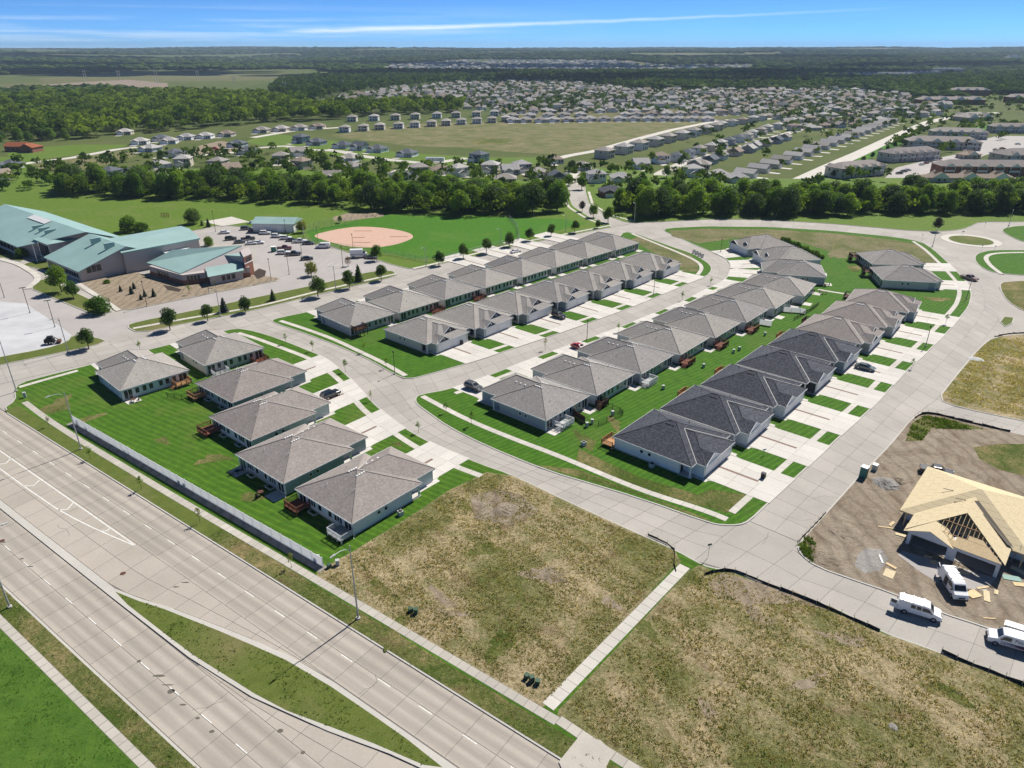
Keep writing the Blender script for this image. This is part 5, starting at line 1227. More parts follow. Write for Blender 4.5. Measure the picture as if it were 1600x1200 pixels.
for (k, p, u, v, a, lab) in (('sedan', 'white', 351, 365, 15, 'white car alone near the round bed of the parking lot'), ('suv', 'black', 361, 375, 20, 'black SUV near the gym end of the parking lot'), ('pickup', 'black', 388, 375, 20, 'black pickup in the middle of the parking lot'), ('sedan', 'grey', 375, 380, 20, 'grey car beside the black pickup in the lot'), ('suv', 'grey', 385, 359, 10, 'dark SUV below the paved court'), ('sedan', 'maroon', 397, 362, 10, 'maroon car below the paved court'), ('sedan', 'white', 396, 350, 10, 'white car by the shed end of the court'),
        ('suv', 'white', 415, 366, 5, 'white car next to the metal shed front'), ('sedan', 'white', 393, 382, 12, 'white sedan in the middle row of the lot'), ('sedan', 'white', 404, 381, 12, 'second white sedan in the middle row'), ('suv', 'white', 433, 371, -5, 'white SUV in the far row by the shed'), ('suv', 'white', 447, 374, 5, 'white SUV third in the far row'), ('sedan', 'navy', 456, 377, 5, 'small navy car in the far row'), ('pickup', 'white', 469, 379, 8, 'white pickup in the far row'), ('sedan', 'navy', 482, 382, 5, 'navy sedan next to the white van'), ('pickup', 'maroon', 445, 390, 8, 'dark red pickup beside the green bin'), ('suv', 'white', 443, 397, 8, 'white SUV in front of the red pickup'), ('pickup', 'black', 459, 399, 10, 'black pickup at the end of the bin row'), ('sedan', 'black', 480, 406, 15, 'black sedan alone in the near half of the lot'), ('sedan', 'grey', 580, 404, -10, 'grey car between the camper and the green tree')):
    car(k, p, G(u, v), R(a), lab, gl, 0.03)
VAN = [(-2.75, .42), (-2.8, 1.2), (-2.72, 2.0), (-2.6, 2.1), (0.75, 2.1), (1.15, 2.0), (1.75, 1.30), (2.62, 1.08), (2.78, .8), (2.75, .40)]
TRAN = [(-2.75, .42), (-2.8, 1.2), (-2.72, 2.25), (-2.6, 2.36), (0.9, 2.36), (1.35, 2.2), (2.05, 1.42), (2.62, 1.22), (2.8, .85), (2.75, .40)]
def van(pos, ang, label, prof, key, z, side=(1, -1), rear_open=False, rack=False, slide_open=False, text=False):
    t = empty('van', (*pos, z), ang); tag(t, label, 'van', 'white vans at the building site')
    hw = 1.0; zt = max(p[1] for p in prof)
    part('body', (key, 'b'), lambda mb: profile(mb, prof, hw, 0.10, 0.90, zt), M['car_white'], t)
    i = 5; (x0, z0), (x1, z1) = prof[6], prof[5]
    def yy(z): return hw + (0.90 - hw) * (z - 0.4) / (zt - 0.4) + 0.012
    part('windscreen', (key, 'w'), lambda mb: mb.quad((x0 - 0.06 + 0.02, -0.80, z0 + 0.08), (x0 - 0.06 + 0.02, 0.80, z0 + 0.08), (x1 + 0.05, 0.74, z1 - 0.06), (x1 + 0.05, -0.74, z1 - 0.06)), M['glass'], t)
    zw0, zw1 = (1.28, 1.85) if key != 'tr' else (1.40, 2.05)
    for s in (-1, 1):
        part('door_window', (key, 'dw', s), lambda mb: mb.quad((0.25, s * yy(zw0), zw0), (x0 - 0.22, s * yy(zw0), zw0), (x1 - 0.15, s * yy(zw1), zw1), (0.25, s * yy(zw1), zw1)), M['glass'], t)
        if s in side and not text:
            for xa in (-0.45, -1.15):
                part('side_window', (key, 'sw', s, xa), lambda mb: mb.quad((xa, s * yy(zw0), zw0), (xa + 0.58, s * yy(zw0), zw0), (xa + 0.58, s * yy(zw1), zw1), (xa, s * yy(zw1), zw1)), M['glass'], t)
        part('mirror', (key, 'mi', s), lambda mb: [mb.box(x0 - 0.42, x0 - 0.30, min(s * 1.0, s * 1.24), max(s * 1.0, s * 1.24), 1.35, 1.62)], M['dark'], t)
        part('headlight', (key, 'hl'), lambda mb: mb.box(-0.05, 0.06, -0.17, 0.17, -0.10, 0.10), M['lampglass'], t, (2.70, s * 0.70, 0.86))
        part('tail_light', (key, 'tl'), lambda mb: mb.box(-0.04, 0.04, -0.07, 0.07, -0.22, 0.22), M['tail'], t, (-2.78, s * 0.86, 1.05))
        for x in (-1.75, 1.85): wheel(t, x, s * 0.90, 0.38, 0.26)
        part('door_seam', (key, 'se', s), lambda mb: [mb.quad((xx, s * (yy(0.6) + 0.002), 0.6), (xx + 0.025, s * (yy(0.6) + 0.002), 0.6), (xx + 0.025, s * (yy(1.9) + 0.002), 1.9), (xx, s * (yy(1.9) + 0.002), 1.9)) for xx in (0.14, 1.28 if key != 'tr' else 1.45, -1.3)], M['boxgrey'], t)
    part('bumper', (key, 'bu'), lambda mb: mb.box(2.66, 2.86, -0.92, 0.92, 0.36, 0.58), M['dark'], t); part('bumper', (key, 'bu2'), lambda mb: mb.box(-2.92, -2.72, -0.92, 0.92, 0.36, 0.56), M['dark'], t)
    part('grille', (key, 'gr'), lambda mb: mb.box(2.70, 2.80, -0.45, 0.45, 0.68, 0.92), M['dark'], t)
    if rack:
        for x in (-2.2, -0.9, 0.4): part('roof_rack', (key, 'rr'), lambda mb: [mb.box(-0.04, 0.04, -0.85, 0.85, 0.10, 0.15), mb.box(-0.04, 0.04, -0.85, -0.78, 0, 0.12), mb.box(-0.04, 0.04, 0.78, 0.85, 0, 0.12)], M['steel'], t, (x, 0, zt - 0.01))
    if rear_open:
        d = part('rear_door', (key, 'rd'), lambda mb: mb.box(-0.95, 0.0, -0.03, 0.03, 0.55, 1.95), M['car_white'], t, (-2.78, -0.95, 0), R(-12)); part('door_window', (key, 'rdw'), lambda mb: mb.box(-0.85, -0.15, -0.045, 0.045, 1.3, 1.8), M['glass'], d)
    if slide_open: part('side_opening', (key, 'so'), lambda mb: mb.quad((-0.95, -yy(0.6) - 0.004, 0.6), (0.12, -yy(0.6) - 0.004, 0.6), (0.12, -yy(1.98) - 0.004, 1.98), (-0.95, -yy(1.98) - 0.004, 1.98)), M['dark'], t)
    if text:
        cu = bpy.data.curves.new('lettering', 'FONT'); cu.body = 'Patriot'; cu.size = 0.66; cu.extrude = 0.004; cu.materials.append(M['felt']); cu.space_character = 1.08
        tmp = bpy.data.objects.new('lettering', cu); col.objects.link(tmp); bpy.context.view_layer.update(); lm = bpy.data.meshes.new_from_object(tmp.evaluated_get(bpy.context.evaluated_depsgraph_get())); bpy.data.objects.remove(tmp)
        o = link('lettering', lm, t); o.location = (-0.10, yy(1.5) + 0.012, 1.38); o.rotation_euler = (R(90), 0, R(180))
        for (zz, mt, w_) in ((0.98, 'car_navy', 0.16), (0.80, 'car_maroon', 0.12), (0.66, 'car_red', 0.06)):
            part('side_stripe', (key, 'st', zz), lambda mb: mb.quad((1.35, yy(zz) + 0.006, zz - 0.02), (1.35, yy(zz) + 0.006, zz + 0.02), (-2.7, yy(zz) + 0.006, zz + w_), (-2.7, yy(zz) + 0.006, zz - w_)), M[mt], t)
    return t
van(G(1434, 958, 0.1), R(-28), 'white cargo van parked on the street with a rear door open', VAN, 'vn', 0.075, rear_open=True, rack=True)
van(G(1487, 922, 0.1), R(-97), 'white van facing the street in front of the unfinished garage', TRAN, 'tr', 0.20, side=(), rear_open=True, rack=True, slide_open=True)
van(G(1578, 1008, 0.1), R(153), 'white van lettered along its side with a striped lower body', VAN, 'vt', 0.075, text=True)
van(G(505, 387, 0.1), R(185), 'white passenger van at the ball field end of the parking lot', VAN, 'vp', 0.03)
cm = empty('camper', (*G(561, 402), 0.03), R(8)); tag(cm, 'white box truck camper beside the infield fence', 'camper')
part('body', ('cmb',), lambda mb: [mb.box(-3.2, 1.6, -1.1, 1.1, 0.9, 3.1), mb.box(1.6, 3.1, -0.95, 0.95, 0.6, 1.7), mb.box(-3.1, 3.0, -0.85, 0.85, 0.45, 0.9)], M['car_white'], cm)
part('windscreen', ('cmw',), lambda mb: mb.box(1.62, 2.5, -0.85, 0.85, 1.72, 2.2), M['glass'], cm); part('stripe', ('cms',), lambda mb: mb.box(-3.0, 1.4, -1.115, 1.115, 1.25, 1.55), M['boxgrey'], cm)
for x in (-2.0, 2.0):
    for s in (-1, 1): wheel(cm, x, s * 0.95, 0.42)
# ------------------------------------------------------------------ school
sch = empty('school', (-135, 255, 0)); tag(sch, 'long school with teal metal roofs and mauve-grey walls', 'school')
SX, SY = -135.0, 255.0
def sp(p): return (p[0] - SX, p[1] - SY)
ZS = ZLAWN - 0.02
def gabled(ridge0, ridge1, half, eave, top, name, roofm, half2=None, over=0.6, eave2=None, wallmat='stucco', brick=0.0, cut=0.0):
    """wing with a ridge line; half/half2 widths on the near and far side"""
    a, b = Vector(sp(ridge0)), Vector(sp(ridge1)); d = (b - a).normalized(); n = Vector((d.y, -d.x))   # n points to the near (camera) side
    if n.y > 0: n = -n
    h2 = half2 or half; e2 = eave2 or eave
    def pt(s, w, z): q = a + d * s + n * w; return (q.x, q.y, z)
    L = (b - a).length
    def wall(mb):
        k = len(mb.v)
        P_ = [pt(0, half, 0), pt(L - cut, half, 0), pt(L, -h2, 0), pt(0, -h2, 0), pt(0, half, eave), pt(L - cut, half, eave), pt(L, -h2, e2), pt(0, -h2, e2), pt(0, 0, top - 0.15), pt(L, 0, top - 0.15)]
        mb.v += P_; mb.f += [(k, k + 1, k + 5, k + 4), (k + 1, k + 2, k + 6, k + 9, k + 5), (k + 2, k + 3, k + 7, k + 6), (k + 3, k, k + 4, k + 8, k + 7)]
    mw = MB(); wall(mw); w = mw.build('wall', M[wallmat], sch, loc=(0, 0, ZS))
    sl = (top - eave) / half; sl2 = (top - e2) / h2; o = over
    def slope(sgn, hh, e, s_):
        mb = MB()
        z_o = e - s_ * o
        A, B, C, D_ = pt(-o, sgn * (hh + o), z_o), pt(L + o - (cut if sgn > 0 else 0), sgn * (hh + o), z_o), pt(L + o, 0, top), pt(-o, 0, top)
        k = 0.22
        lo = [(*q[:2], q[2] - k) for q in (A, B, C, D_)]
        mb.quad(A, B, C, D_); mb.quad(*reversed(lo)); mb.quad(A, lo[0], lo[1], B); mb.quad(A, D_, lo[3], lo[0]); mb.quad(B, lo[1], lo[2], C)
        return mb.build('roof', M[roofm], sch, loc=(0, 0, ZS + 0.02))
    r1 = slope(1, half, eave, sl); r2 = slope(-1, h2, e2, sl2)
    if brick: 
        mb = MB(); mb.quad(pt(-0.05, half + 0.05, 0), pt(L + 0.05, half + 0.05, 0), pt(L + 0.05, half + 0.05, brick), pt(-0.05, half + 0.05, brick)); mb.quad(pt(L + 0.05, half + 0.05, 0), pt(L + 0.05, half - 3, 0), pt(L + 0.05, half - 3, brick), pt(L + 0.05, half + 0.05, brick)); mb.build('brick_base', M['w_brick'], w, loc=(0, 0, 0))
    return pt, d, n, L, w, r1
def wallwin(pt, s0, s1, w, z0, z1, nn, face, parent, L, n_or=None):
    """row of panes in a long wall (face 'near') or in the end gable ('end')"""
    for i in range(nn):
        f0 = s0 + (s1 - s0) * i / nn; f1 = s0 + (s1 - s0) * (i + 0.86) / nn
        if face == 'near': q = [pt(f0, w + 0.06, z0), pt(f1, w + 0.06, z0), pt(f1, w + 0.06, z1), pt(f0, w + 0.06, z1)]
        else: q = [pt(L + 0.06, f0, z0), pt(L + 0.06, f1, z0), pt(L + 0.06, f1, z1), pt(L + 0.06, f0, z1)]
        MB().quad(*q).build('window', M['glass'], parent)
# west wing, middle wing (with the big gable), gym, low front wing
dd = (math.cos(R(-39.2)), math.sin(R(-39.2))); nn_ = (math.sin(R(-39.2)), -math.cos(R(-39.2)))
a0 = G(64, 339, 9.5); a1 = (a0[0] + dd[0] * 42, a0[1] + dd[1] * 42); a00 = (a0[0] - dd[0] * 40, a0[1] - dd[1] * 40)
pt, d_, n_, L_, w_, r_ = gabled(a00, a1, 17.0, 4.2, 9.5, 'west wing', 'teal', 14.0, cut=20.0)
wallwin(pt, 4, 60, 17.0, 1.2, 3.0, 15, 'near', w_, L_)
for s in (52, 58, 64): 
    q = pt(s, 5.0, 7.2); MB().box(-2.6, 1.2, -0.6, 0.6, -0.6, 1.5).build('roof_vent', M['teal2'], r_, loc=q, rz=R(51))
MB().quad(pt(34, 0.3, 9.62), pt(52, 0.3, 9.62), pt(52, 3.2, 8.75), pt(34, 3.2, 8.75)).build('skylight', M['membrane'], r_)
b0 = G(141, 366, 9.2); b1 = G(196, 385, 9.2)
bd = Vector((b1[0] - b0[0], b1[1] - b0[1])).normalized()
pt, d_, n_, L_, w_, r_ = gabled(b0, b1, 16.5, 4.0, 9.2, 'middle wing', 'teal', 12.0)
wallwin(pt, 1, 27, 16.5, 1.0, 2.6, 12, 'near', w_, L_)
wallwin(pt, 9.5, 14.5, 0, 2.6, 4.8, 3, 'end', w_, L_); wallwin(pt, -5.5, -1.5, 0, 5.2, 7.4, 3, 'end', w_, L_); wallwin(pt, -6.0, -1.8, 0, 0.8, 2.8, 3, 'end', w_, L_)
for s in (12, 23): 
    q = pt(s, 2.5, 8.6); MB().box(-2.2, 1.0, -0.6, 0.6, -0.6, 1.5).build('roof_vent', M['teal2'], r_, loc=q, rz=R(51))
# entrance block between the wings
e0 = G(60, 412); 
mb = MB().box(-6.5, 6.5, -5.0, 5.0, 0, 6.2); en = mb.build('entrance_block', M['stucco'], sch, loc=(*sp(fwd(G(70, 404), R(51), 5.5)), ZS), rz=R(-39))
MB().hip(-7, 7, -5.6, 5.6, 6.1, 6.3, 0.12).build('roof', M['teal'], en)
for i in range(5): MB().box(-5.4 + i * 2.2, -3.6 + i * 2.2, -5.08, -5.02, 0.6, 5.2).build('window', M['glass'], en)
# gym
c0 = G(165, 370, 8.5); c1 = G(282, 350, 8.5); c2 = G(312, 369, 8.5); c3 = (c0[0] + c2[0] - c1[0], c0[1] + c2[1] - c1[1])
gm = MB(); cc_ = [sp(c0), sp(c1), sp(c2), sp(c3)]
gm.prism(inset(cc_, 0.5), 0, 7.6); gy = gm.build('gym_wall', M['stucco'], sch, loc=(0, 0, ZS))
mid0 = ((cc_[0][0] + cc_[3][0]) / 2, (cc_[0][1] + cc_[3][1]) / 2); mid1 = ((cc_[1][0] + cc_[2][0]) / 2, (cc_[1][1] + cc_[2][1]) / 2)
gr_ = MB(); gr_.quad((*cc_[0], 7.6), (*mid0, 8.8), (*mid1, 8.8), (*cc_[1], 7.6)); gr_.quad((*mid0, 8.8), (*cc_[3], 7.6), (*cc_[2], 7.6), (*mid1, 8.8)); gr_.quad((*cc_[3], 7.6), (*mid0, 8.8), (*cc_[0], 7.6)); gr_.quad((*cc_[1], 7.6), (*mid1, 8.8), (*cc_[2], 7.6))
for i in range(4): p, q = cc_[i], cc_[(i + 1) % 4]; gr_.quad((*p, 7.6), (*q, 7.6), (*q, 7.1), (*p, 7.1))
gr_.build('roof', M['teal2'], sch, loc=(0, 0, ZS + 0.02))
# flat-roofed link with parapet
fl = [sp(G(u, v, 5.0)) for u, v in ((240, 386), (272, 377), (296, 389), (262, 399))]
fb = MB().prism(inset(fl, -0.3), 0, 5.0).build('link_block', M['stucco'], sch, loc=(0, 0, ZS)); MB().sheet(inset(fl, 0.25), 5.02).build('flat_roof', M['membrane'], fb)
for i in range(4):
    p, q = fl[i], fl[(i + 1) % 4]; MB().tube([(*p, 5.0), (*q, 5.0)], 0.25, 4).build('parapet', M['teal2'], fb)
for (u, v) in ((258, 386), (266, 389)): MB().box(-0.5, 0.5, -0.5, 0.5, 5.0, 5.7).build('roof_unit', M['boxgrey'], fb, loc=(*sp(G(u, v, 5.2)), 0))
# low front wing
f0 = G(262, 391, 7.4); f1 = G(377, 384, 7.6)
DW = [sp(G(230, 411, 3.2)), sp(G(282, 428, 3.2)), sp(G(389, 424, 3.2)), sp(G(330, 398, 3.2))]
dwp = [sp(G(236, 431)), sp(G(288, 446)), sp(G(392, 433)), sp(fwd(G(392, 433), R(115), 20)), sp(fwd(G(236, 431), R(60), 18))]
ww = MB().prism(inset(dwp, 0.0), 0, 3.4).build('wall', M['stucco'], sch, loc=(0, 0, ZS))
MB().prism(inset(dwp[:3] + [dwp[2], dwp[3], dwp[4]], -0.06)[:0] or inset(dwp, -0.06), 0, 1.5).build('brick_base', M['w_brick'], ww)
rt = MB()
E1, E2, E3 = sp(G(229, 411, 3.6)), sp(G(282, 428, 3.6)), sp(G(396, 428, 3.6))
R1, R2 = sp(G(270, 391, 7.0)), sp(G(378, 384, 8.6))
B1_ = dwp[4]; B2_ = dwp[3]
rt.quad((*E1, 3.6), (*E2, 3.6), (*R2, 8.6), (*R1, 7.0)); rt.quad((*E1, 3.6), (*R1, 7.0), (*B1_, 3.6)); rt.quad((*R1, 7.0), (*R2, 8.6), (*B2_, 4.2), (*B1_, 3.6))
for (p, q) in (((*E1, 3.6), (*E2, 3.6)), ((*E2, 3.6), (*R2, 8.6))): rt.quad(p, q, (q[0], q[1], q[2] - 0.3), (p[0], p[1], p[2] - 0.3))
rt.build('roof', M['teal'], sch, loc=(0, 0, ZS + 0.02))
gw_ = MB(); e2i = inset(dwp, 0.0)
gw_.quad((*dwp[1], 0), (*dwp[2], 0), (*sp(fwd(G(392, 433), R(115), 3)), 0), (*R2, 8.3), (*E2, 3.3)); gw_.build('gable_wall', M['stucco'], sch, loc=(0, 0, ZS))
def facade_windows(p, q, f0, f1, n, z0, z1, parent, off=0.10):
    d = Vector((q[0] - p[0], q[1] - p[1])); nrm = Vector((d.y, -d.x)).normalized() * off
    for i in range(n):
        a = f0 + (f1 - f0) * i / n; b = f0 + (f1 - f0) * (i + 0.7) / n
        A = Vector(p) + d * a + nrm; B_ = Vector(p) + d * b + nrm
        MB().quad((A.x, A.y, z0), (B_.x, B_.y, z0), (B_.x, B_.y, z1), (A.x, A.y, z1)).build('window', M['glass'], parent)
facade_windows(dwp[0], dwp[1], 0.25, 0.6, 4, 0.8, 2.6, ww); facade_windows(dwp[1], dwp[2], 0.06, 0.26, 4, 0.8, 2.8, ww)
# annex and brick end block
ax_ = [sp(G(330, 447)), sp(G(381, 437)), sp(fwd(G(381, 437), R(115), 6.5)), sp(fwd(G(330, 447), R(115), 6.5))]
an = MB().prism(ax_, 0, 3.2).build('annex_wall', M['stucco'], sch, loc=(0, 0, ZS)); o_ = inset(ax_, -0.5)
MB().quad((*o_[0], 3.2), (*o_[1], 3.2), (*o_[2], 4.4), (*o_[3], 4.4)).quad((*o_[0], 3.0), (*o_[0], 3.2), (*o_[3], 4.4), (*o_[3], 4.2)).quad((*o_[0], 3.0), (*o_[1], 3.0), (*o_[1], 3.2), (*o_[0], 3.2)).build('roof', M['teal2'], an)
facade_windows(ax_[0], ax_[1], 0.35, 0.8, 3, 0.9, 2.6, an)
bx_ = [sp(G(386, 434)), sp(G(398, 428)), sp(fwd(G(398, 428), R(115), 9)), sp(fwd(G(386, 434), R(115), 9))]
bk = MB().prism(bx_, 0, 7.0).build('brick_tower', M['w_brick'], sch, loc=(0, 0, ZS)); MB().prism(inset(bx_, -0.15), 7.0, 7.25).build('cornice', M['stucco'], bk); MB().prism(inset(bx_, -0.12), 4.6, 4.9).build('band', M['trim'], bk)
facade_windows(bx_[0], bx_[1], 0.2, 0.9, 3, 5.2, 6.6, bk)
tb = [sp(fwd(G(360, 437), R(115), 8)), sp(fwd(G(386, 433), R(115), 3)), sp(fwd(G(386, 433), R(115), 13)), sp(fwd(G(360, 437), R(115), 15))]
tw = MB().prism(tb, 0, 6.2).build('corner_block', M['stucco'], sch, loc=(0, 0, ZS)); MB().prism(inset(tb, -0.35), 6.2, 6.6).build('roof', M['teal'], tw)
# metal shed
sd = empty('metal_shed', (*G(435, 359), ZLAWN), R(-4)); tag(sd, 'grey metal shed with pale green roof at the parking lot edge', 'shed')
part('wall', ('shw',), lambda mb: mb.box(-9, 9, -5.5, 5.5, 0, 3.6), M['w_grey'], sd); part('roof', ('shr',), lambda mb: mb.hip(-9.4, 9.4, -5.9, 5.9, 3.5, 3.7, 0.3, ('x0', 'x1')), M['teal2'], sd)
for x in (3.2, 7.0): part('roll_door', ('shd',), lambda mb: mb.box(-1.3, 1.3, -5.58, -5.5, 0, 2.8), M['gdoor'], sd, (x, 0, 0))
part('base_band', ('shb',), lambda mb: mb.box(-9.04, 9.04, -5.54, 5.54, 0, 0.8), M['boxgrey'], sd)

# ------------------------------------------------------------------ chain-link fence of the ball field
def chain(pts, h, label, n_per=3.0):
    c = GL(pts); t = empty('chain_link_fence', (0, 0, ZLAWN)); tag(t, label, 'fence', 'chain-link fences of the ball field')
    n = int(plen(c) / n_per); q = resample(c, n)
    for p in q: part('post', ('clp', h), lambda mb: mb.tube([(0, 0, 0), (0, 0, h)], 0.045, 5), M['steel'], t, (*p, 0))
    mb = MB()
    for z in (h, h * 0.5, 0.05): mb.tube([(*p, z) for p in q], 0.03, 4)
    mb.build('rail', M['steel'], t)
    w = MB(); q2 = resample(c, int(plen(c) / 0.33))
    for p in q2: w.box(p[0] - 0.012, p[0] + 0.012, p[1] - 0.012, p[1] + 0.012, 0, h)
    tag(w.build('wire_mesh', M['steel'], t), kind='stuff')
chain([(478, 377), (520, 387), (560, 391), (600, 398), (650, 407), (668, 411)], 1.8, 'chain-link fence along the parking side of the ball field')
chain([(668, 411), (720, 400), (780, 385), (810, 377)], 1.8, 'chain-link fence between the outfield and the sidewalk trees')
chain([(476, 376), (474, 366), (500, 358), (560, 350)], 3.2, 'tall chain-link backstop around the home plate corner')
chain([(795, 342), (808, 356), (811, 376)], 1.8, 'chain-link fence across the far outfield corner')
# small red-brown posts out on the field
for i in range(5):
    t = empty('training_post', (*G(253 + i * 2.7, 340 - (i % 2) * 1.0), ZLAWN)); tag(t, f'{ordw(i + 1)} reddish-brown post from the left in the short row on the school field', 'post', 'posts on the school field')
    part('post', ('tp',), lambda mb: mb.box(-0.12, 0.12, -0.12, 0.12, 0, 1.7), M['redwood'], t); part('cap', ('tpc',), lambda mb: mb.box(-0.2, 0.2, -0.2, 0.2, 1.7, 1.85), M['brownwood'], t)

# ------------------------------------------------------------------ house under construction
ang = R(-41) ; hc = G(1446, 738, 3.0); 
# local frame: x along the front (to the lower right of the picture), y toward the back
uh = empty('unfinished_house', (*G(1414, 850), ZLAWN), R(-41)); tag(uh, 'house under construction with bare plywood roof and open rafters', 'house')
gwid, gdep = 12.6, 7.0
part('garage_wall', ('uw',), lambda mb: [mb.box(0, 0.5, 0, gdep, 0, 2.5), mb.box(gwid - 0.5, gwid, 0, gdep, 0, 2.5), mb.box(5.6, 6.9, 0, 0.25, 0, 2.5), mb.box(0.5, 5.6, 0, 0.24, 2.0, 2.5), mb.box(6.9, gwid - 0.5, 0, 0.24, 2.0, 2.5), mb.box(5.9, 6.2, 0.26, gdep, 0, 2.45)], M['wrap'], uh)
part('garage_floor', ('uf',), lambda mb: mb.box(0.1, gwid - 0.1, 0.3, gdep, -0.1, 0.06), M['parking'], uh)
part('wall', ('uw2',), lambda mb: mb.box(-2.0, gwid + 2.6, gdep, gdep + 15.0, 0, 2.6), M['wrap'], uh)
part('porch_post', ('upp',), lambda mb: mb.box(-0.1, 0.1, -0.1, 0.1, 0, 2.5), M['lumber'], uh, (gwid + 2.2, gdep - 2.0, 0)); part('porch_post', ('upp',), lambda mb: mb.box(-0.1, 0.1, -0.1, 0.1, 0, 2.5), M['lumber'], uh, (-1.6, gdep - 2.2, 0))
for (x, z) in ((-1.2, 1.6), (gwid + 0.9, 1.5), (gwid + 2.0, 1.7)): part('window', ('uwin',), lambda mb: mb.box(-0.4, 0.4, -0.03, 0.02, -0.5, 0.5), M['dark'], uh, (x, gdep - 0.01, z))
ux0, ux1, uy0, uy1 = -2.6, gwid + 3.2, gdep - 2.4, gdep + 15.6
um = part('roof', ('ur',), lambda mb: mb.hip(ux0, ux1, uy0, uy1, 2.50, 2.70, 0.40), M['lumber'], uh)
sl = 0.40
g0, g1_ = -0.5, gwid + 0.5; gy0 = -0.5; gm_ = (g0 + g1_) / 2; ghw = (g1_ - g0) / 2; gtop = 2.85 + ghw * sl
yr0 = gy0 + ghw * 0.95; yb_ = uy0 + 9.2
# garage wing: sheathed side slopes, an open triangle of rafters in front
def uq(mb, *p): mb.quad(*p); mb.quad(*[(q[0], q[1], q[2] - 0.06) for q in reversed(p)])
wg = part('garage_roof', ('ugr',), lambda mb: [uq(mb, (g0, gy0, 2.85), (gm_, yr0, gtop), (gm_, yb_, gtop), (g0, yb_, 2.85)), uq(mb, (g1_, gy0, 2.85), (g1_, yb_, 2.85), (gm_, yb_, gtop), (gm_, yr0, gtop))], M['osb'], uh)
def fpt(u, v):     # on the front slope: u across 0..1, v up 0..1
    x = g0 + (g1_ - g0) * u; return (x, gy0 + (yr0 - gy0) * v, 2.85 + (gtop - 2.85) * v)
def tri_cut(mb):
    # sheathing on the lower part of the front slope, stepped edge along the open rafters
    for (u0, u1, v0, v1) in ((0.42, 0.97, 0.0, 0.16), (0.50, 0.88, 0.16, 0.30), (0.60, 0.80, 0.30, 0.42)):
        uq(mb, fpt(u0, v0), fpt(u1, v0), fpt(u1 - (v1 - v0) * 0.5, v1), fpt(u0, v1))
    uq(mb, fpt(0.0, 0.0), fpt(0.42, 0.0), fpt(0.42, 0.02), fpt(0.02, 0.02))
part('front_sheathing', ('ufs',), tri_cut, M['lumber'], uh)
for i in range(1, 22):
    u = i / 22; vmax = 1 - abs(2 * u - 1)
    a, b = fpt(u, 0.0), fpt(u, max(0.06, vmax * 0.98))
    MB().tube([(a[0], a[1], a[2] - 0.10), (b[0], b[1], b[2] - 0.10)], 0.045, 4).build('rafter', M['lumber'], uh)
for v in (0.30, 0.62): 
    a, b = fpt(v / 2 + 0.02, v), fpt(1 - v / 2 - 0.02, v); MB().tube([(a[0], a[1], a[2] - 0.03), (b[0], b[1], b[2] - 0.03)], 0.05, 4).build('batten', M['cedar'], uh)
# plywood sheets nailed over the slopes, staggered course by course
def clip(poly, a, b):      # keep the side of the line a->b that lies to its left
    out = []
    for i in range(len(poly)):
        p, q = poly[i - 1], poly[i]
        sp_ = (b[0] - a[0]) * (p[1] - a[1]) - (b[1] - a[1]) * (p[0] - a[0]); sq = (b[0] - a[0]) * (q[1] - a[1]) - (b[1] - a[1]) * (q[0] - a[0])
        if (sp_ >= 0) != (sq >= 0):
            t = sp_ / (sp_ - sq); out.append((p[0] + (q[0] - p[0]) * t, p[1] + (q[1] - p[1]) * t))
        if sq >= 0: out.append(q)
    return out
def sheathe(P, parent, lift=0.03, w=2.44, h=1.22, mat='osb'):
    P = [Vector(p) for p in P]; o_ = P[0]; U = (P[1] - P[0]).normalized(); Nn = U.cross(P[2] - P[0]).normalized(); Vv = Nn.cross(U)
    if Nn.z < 0: Nn = -Nn
    pl = [((p - o_).dot(U), (p - o_).dot(Vv)) for p in P]
    if area2(pl) < 0: pl = pl[::-1]
    u0, u1 = min(p[0] for p in pl), max(p[0] for p in pl); v0, v1 = min(p[1] for p in pl), max(p[1] for p in pl); j = 0; v = v0
    while v < v1:
        u = u0 - (w / 2 if j % 2 else 0)
        while u < u1:
            r_ = [(u + .018, v + .018), (u + w - .018, v + .018), (u + w - .018, v + h - .018), (u + .018, v + h - .018)]
            for i in range(len(pl)): r_ = clip(r_, pl[i - 1], pl[i]) if r_ else r_
            if len(r_) > 2 and abs(area2(r_)) > .1:
                top = [o_ + U * a + Vv * b + Nn * lift for a, b in r_]; bot = [q - Nn * (lift - .004) for q in top]
                mb = MB(); n = len(top); mb.v = [tuple(q) for q in bot + top]; mb.f = [tuple(range(n, 2 * n))] + [(i, (i + 1) % n, n + (i + 1) % n, n + i) for i in range(n)]; mb.build('plywood_sheet', M[mat], parent)
            u += w
        v += h; j += 1
hw_ = (uy1 - uy0) / 2; ym_ = (uy0 + uy1) / 2; zt_ = 2.70 + hw_ * .40; ra, rb_ = (ux0 + hw_, ym_, zt_), (ux1 - hw_, ym_, zt_)
sheathe([(ux0, uy0, 2.70), (ux1, uy0, 2.70), rb_, ra], um); sheathe([(ux1, uy1, 2.70), (ux0, uy1, 2.70), ra, rb_], um)
sheathe([(ux0, uy1, 2.70), (ux0, uy0, 2.70), ra], um); sheathe([(ux1, uy0, 2.70), (ux1, uy1, 2.70), rb_], um)
sheathe([(g0, yb_, 2.85), (g0, gy0, 2.85), (gm_, yr0, gtop), (gm_, yb_, gtop)], wg); sheathe([(g1_, gy0, 2.85), (g1_, yb_, 2.85), (gm_, yb_, gtop), (gm_, yr0, gtop)], wg)
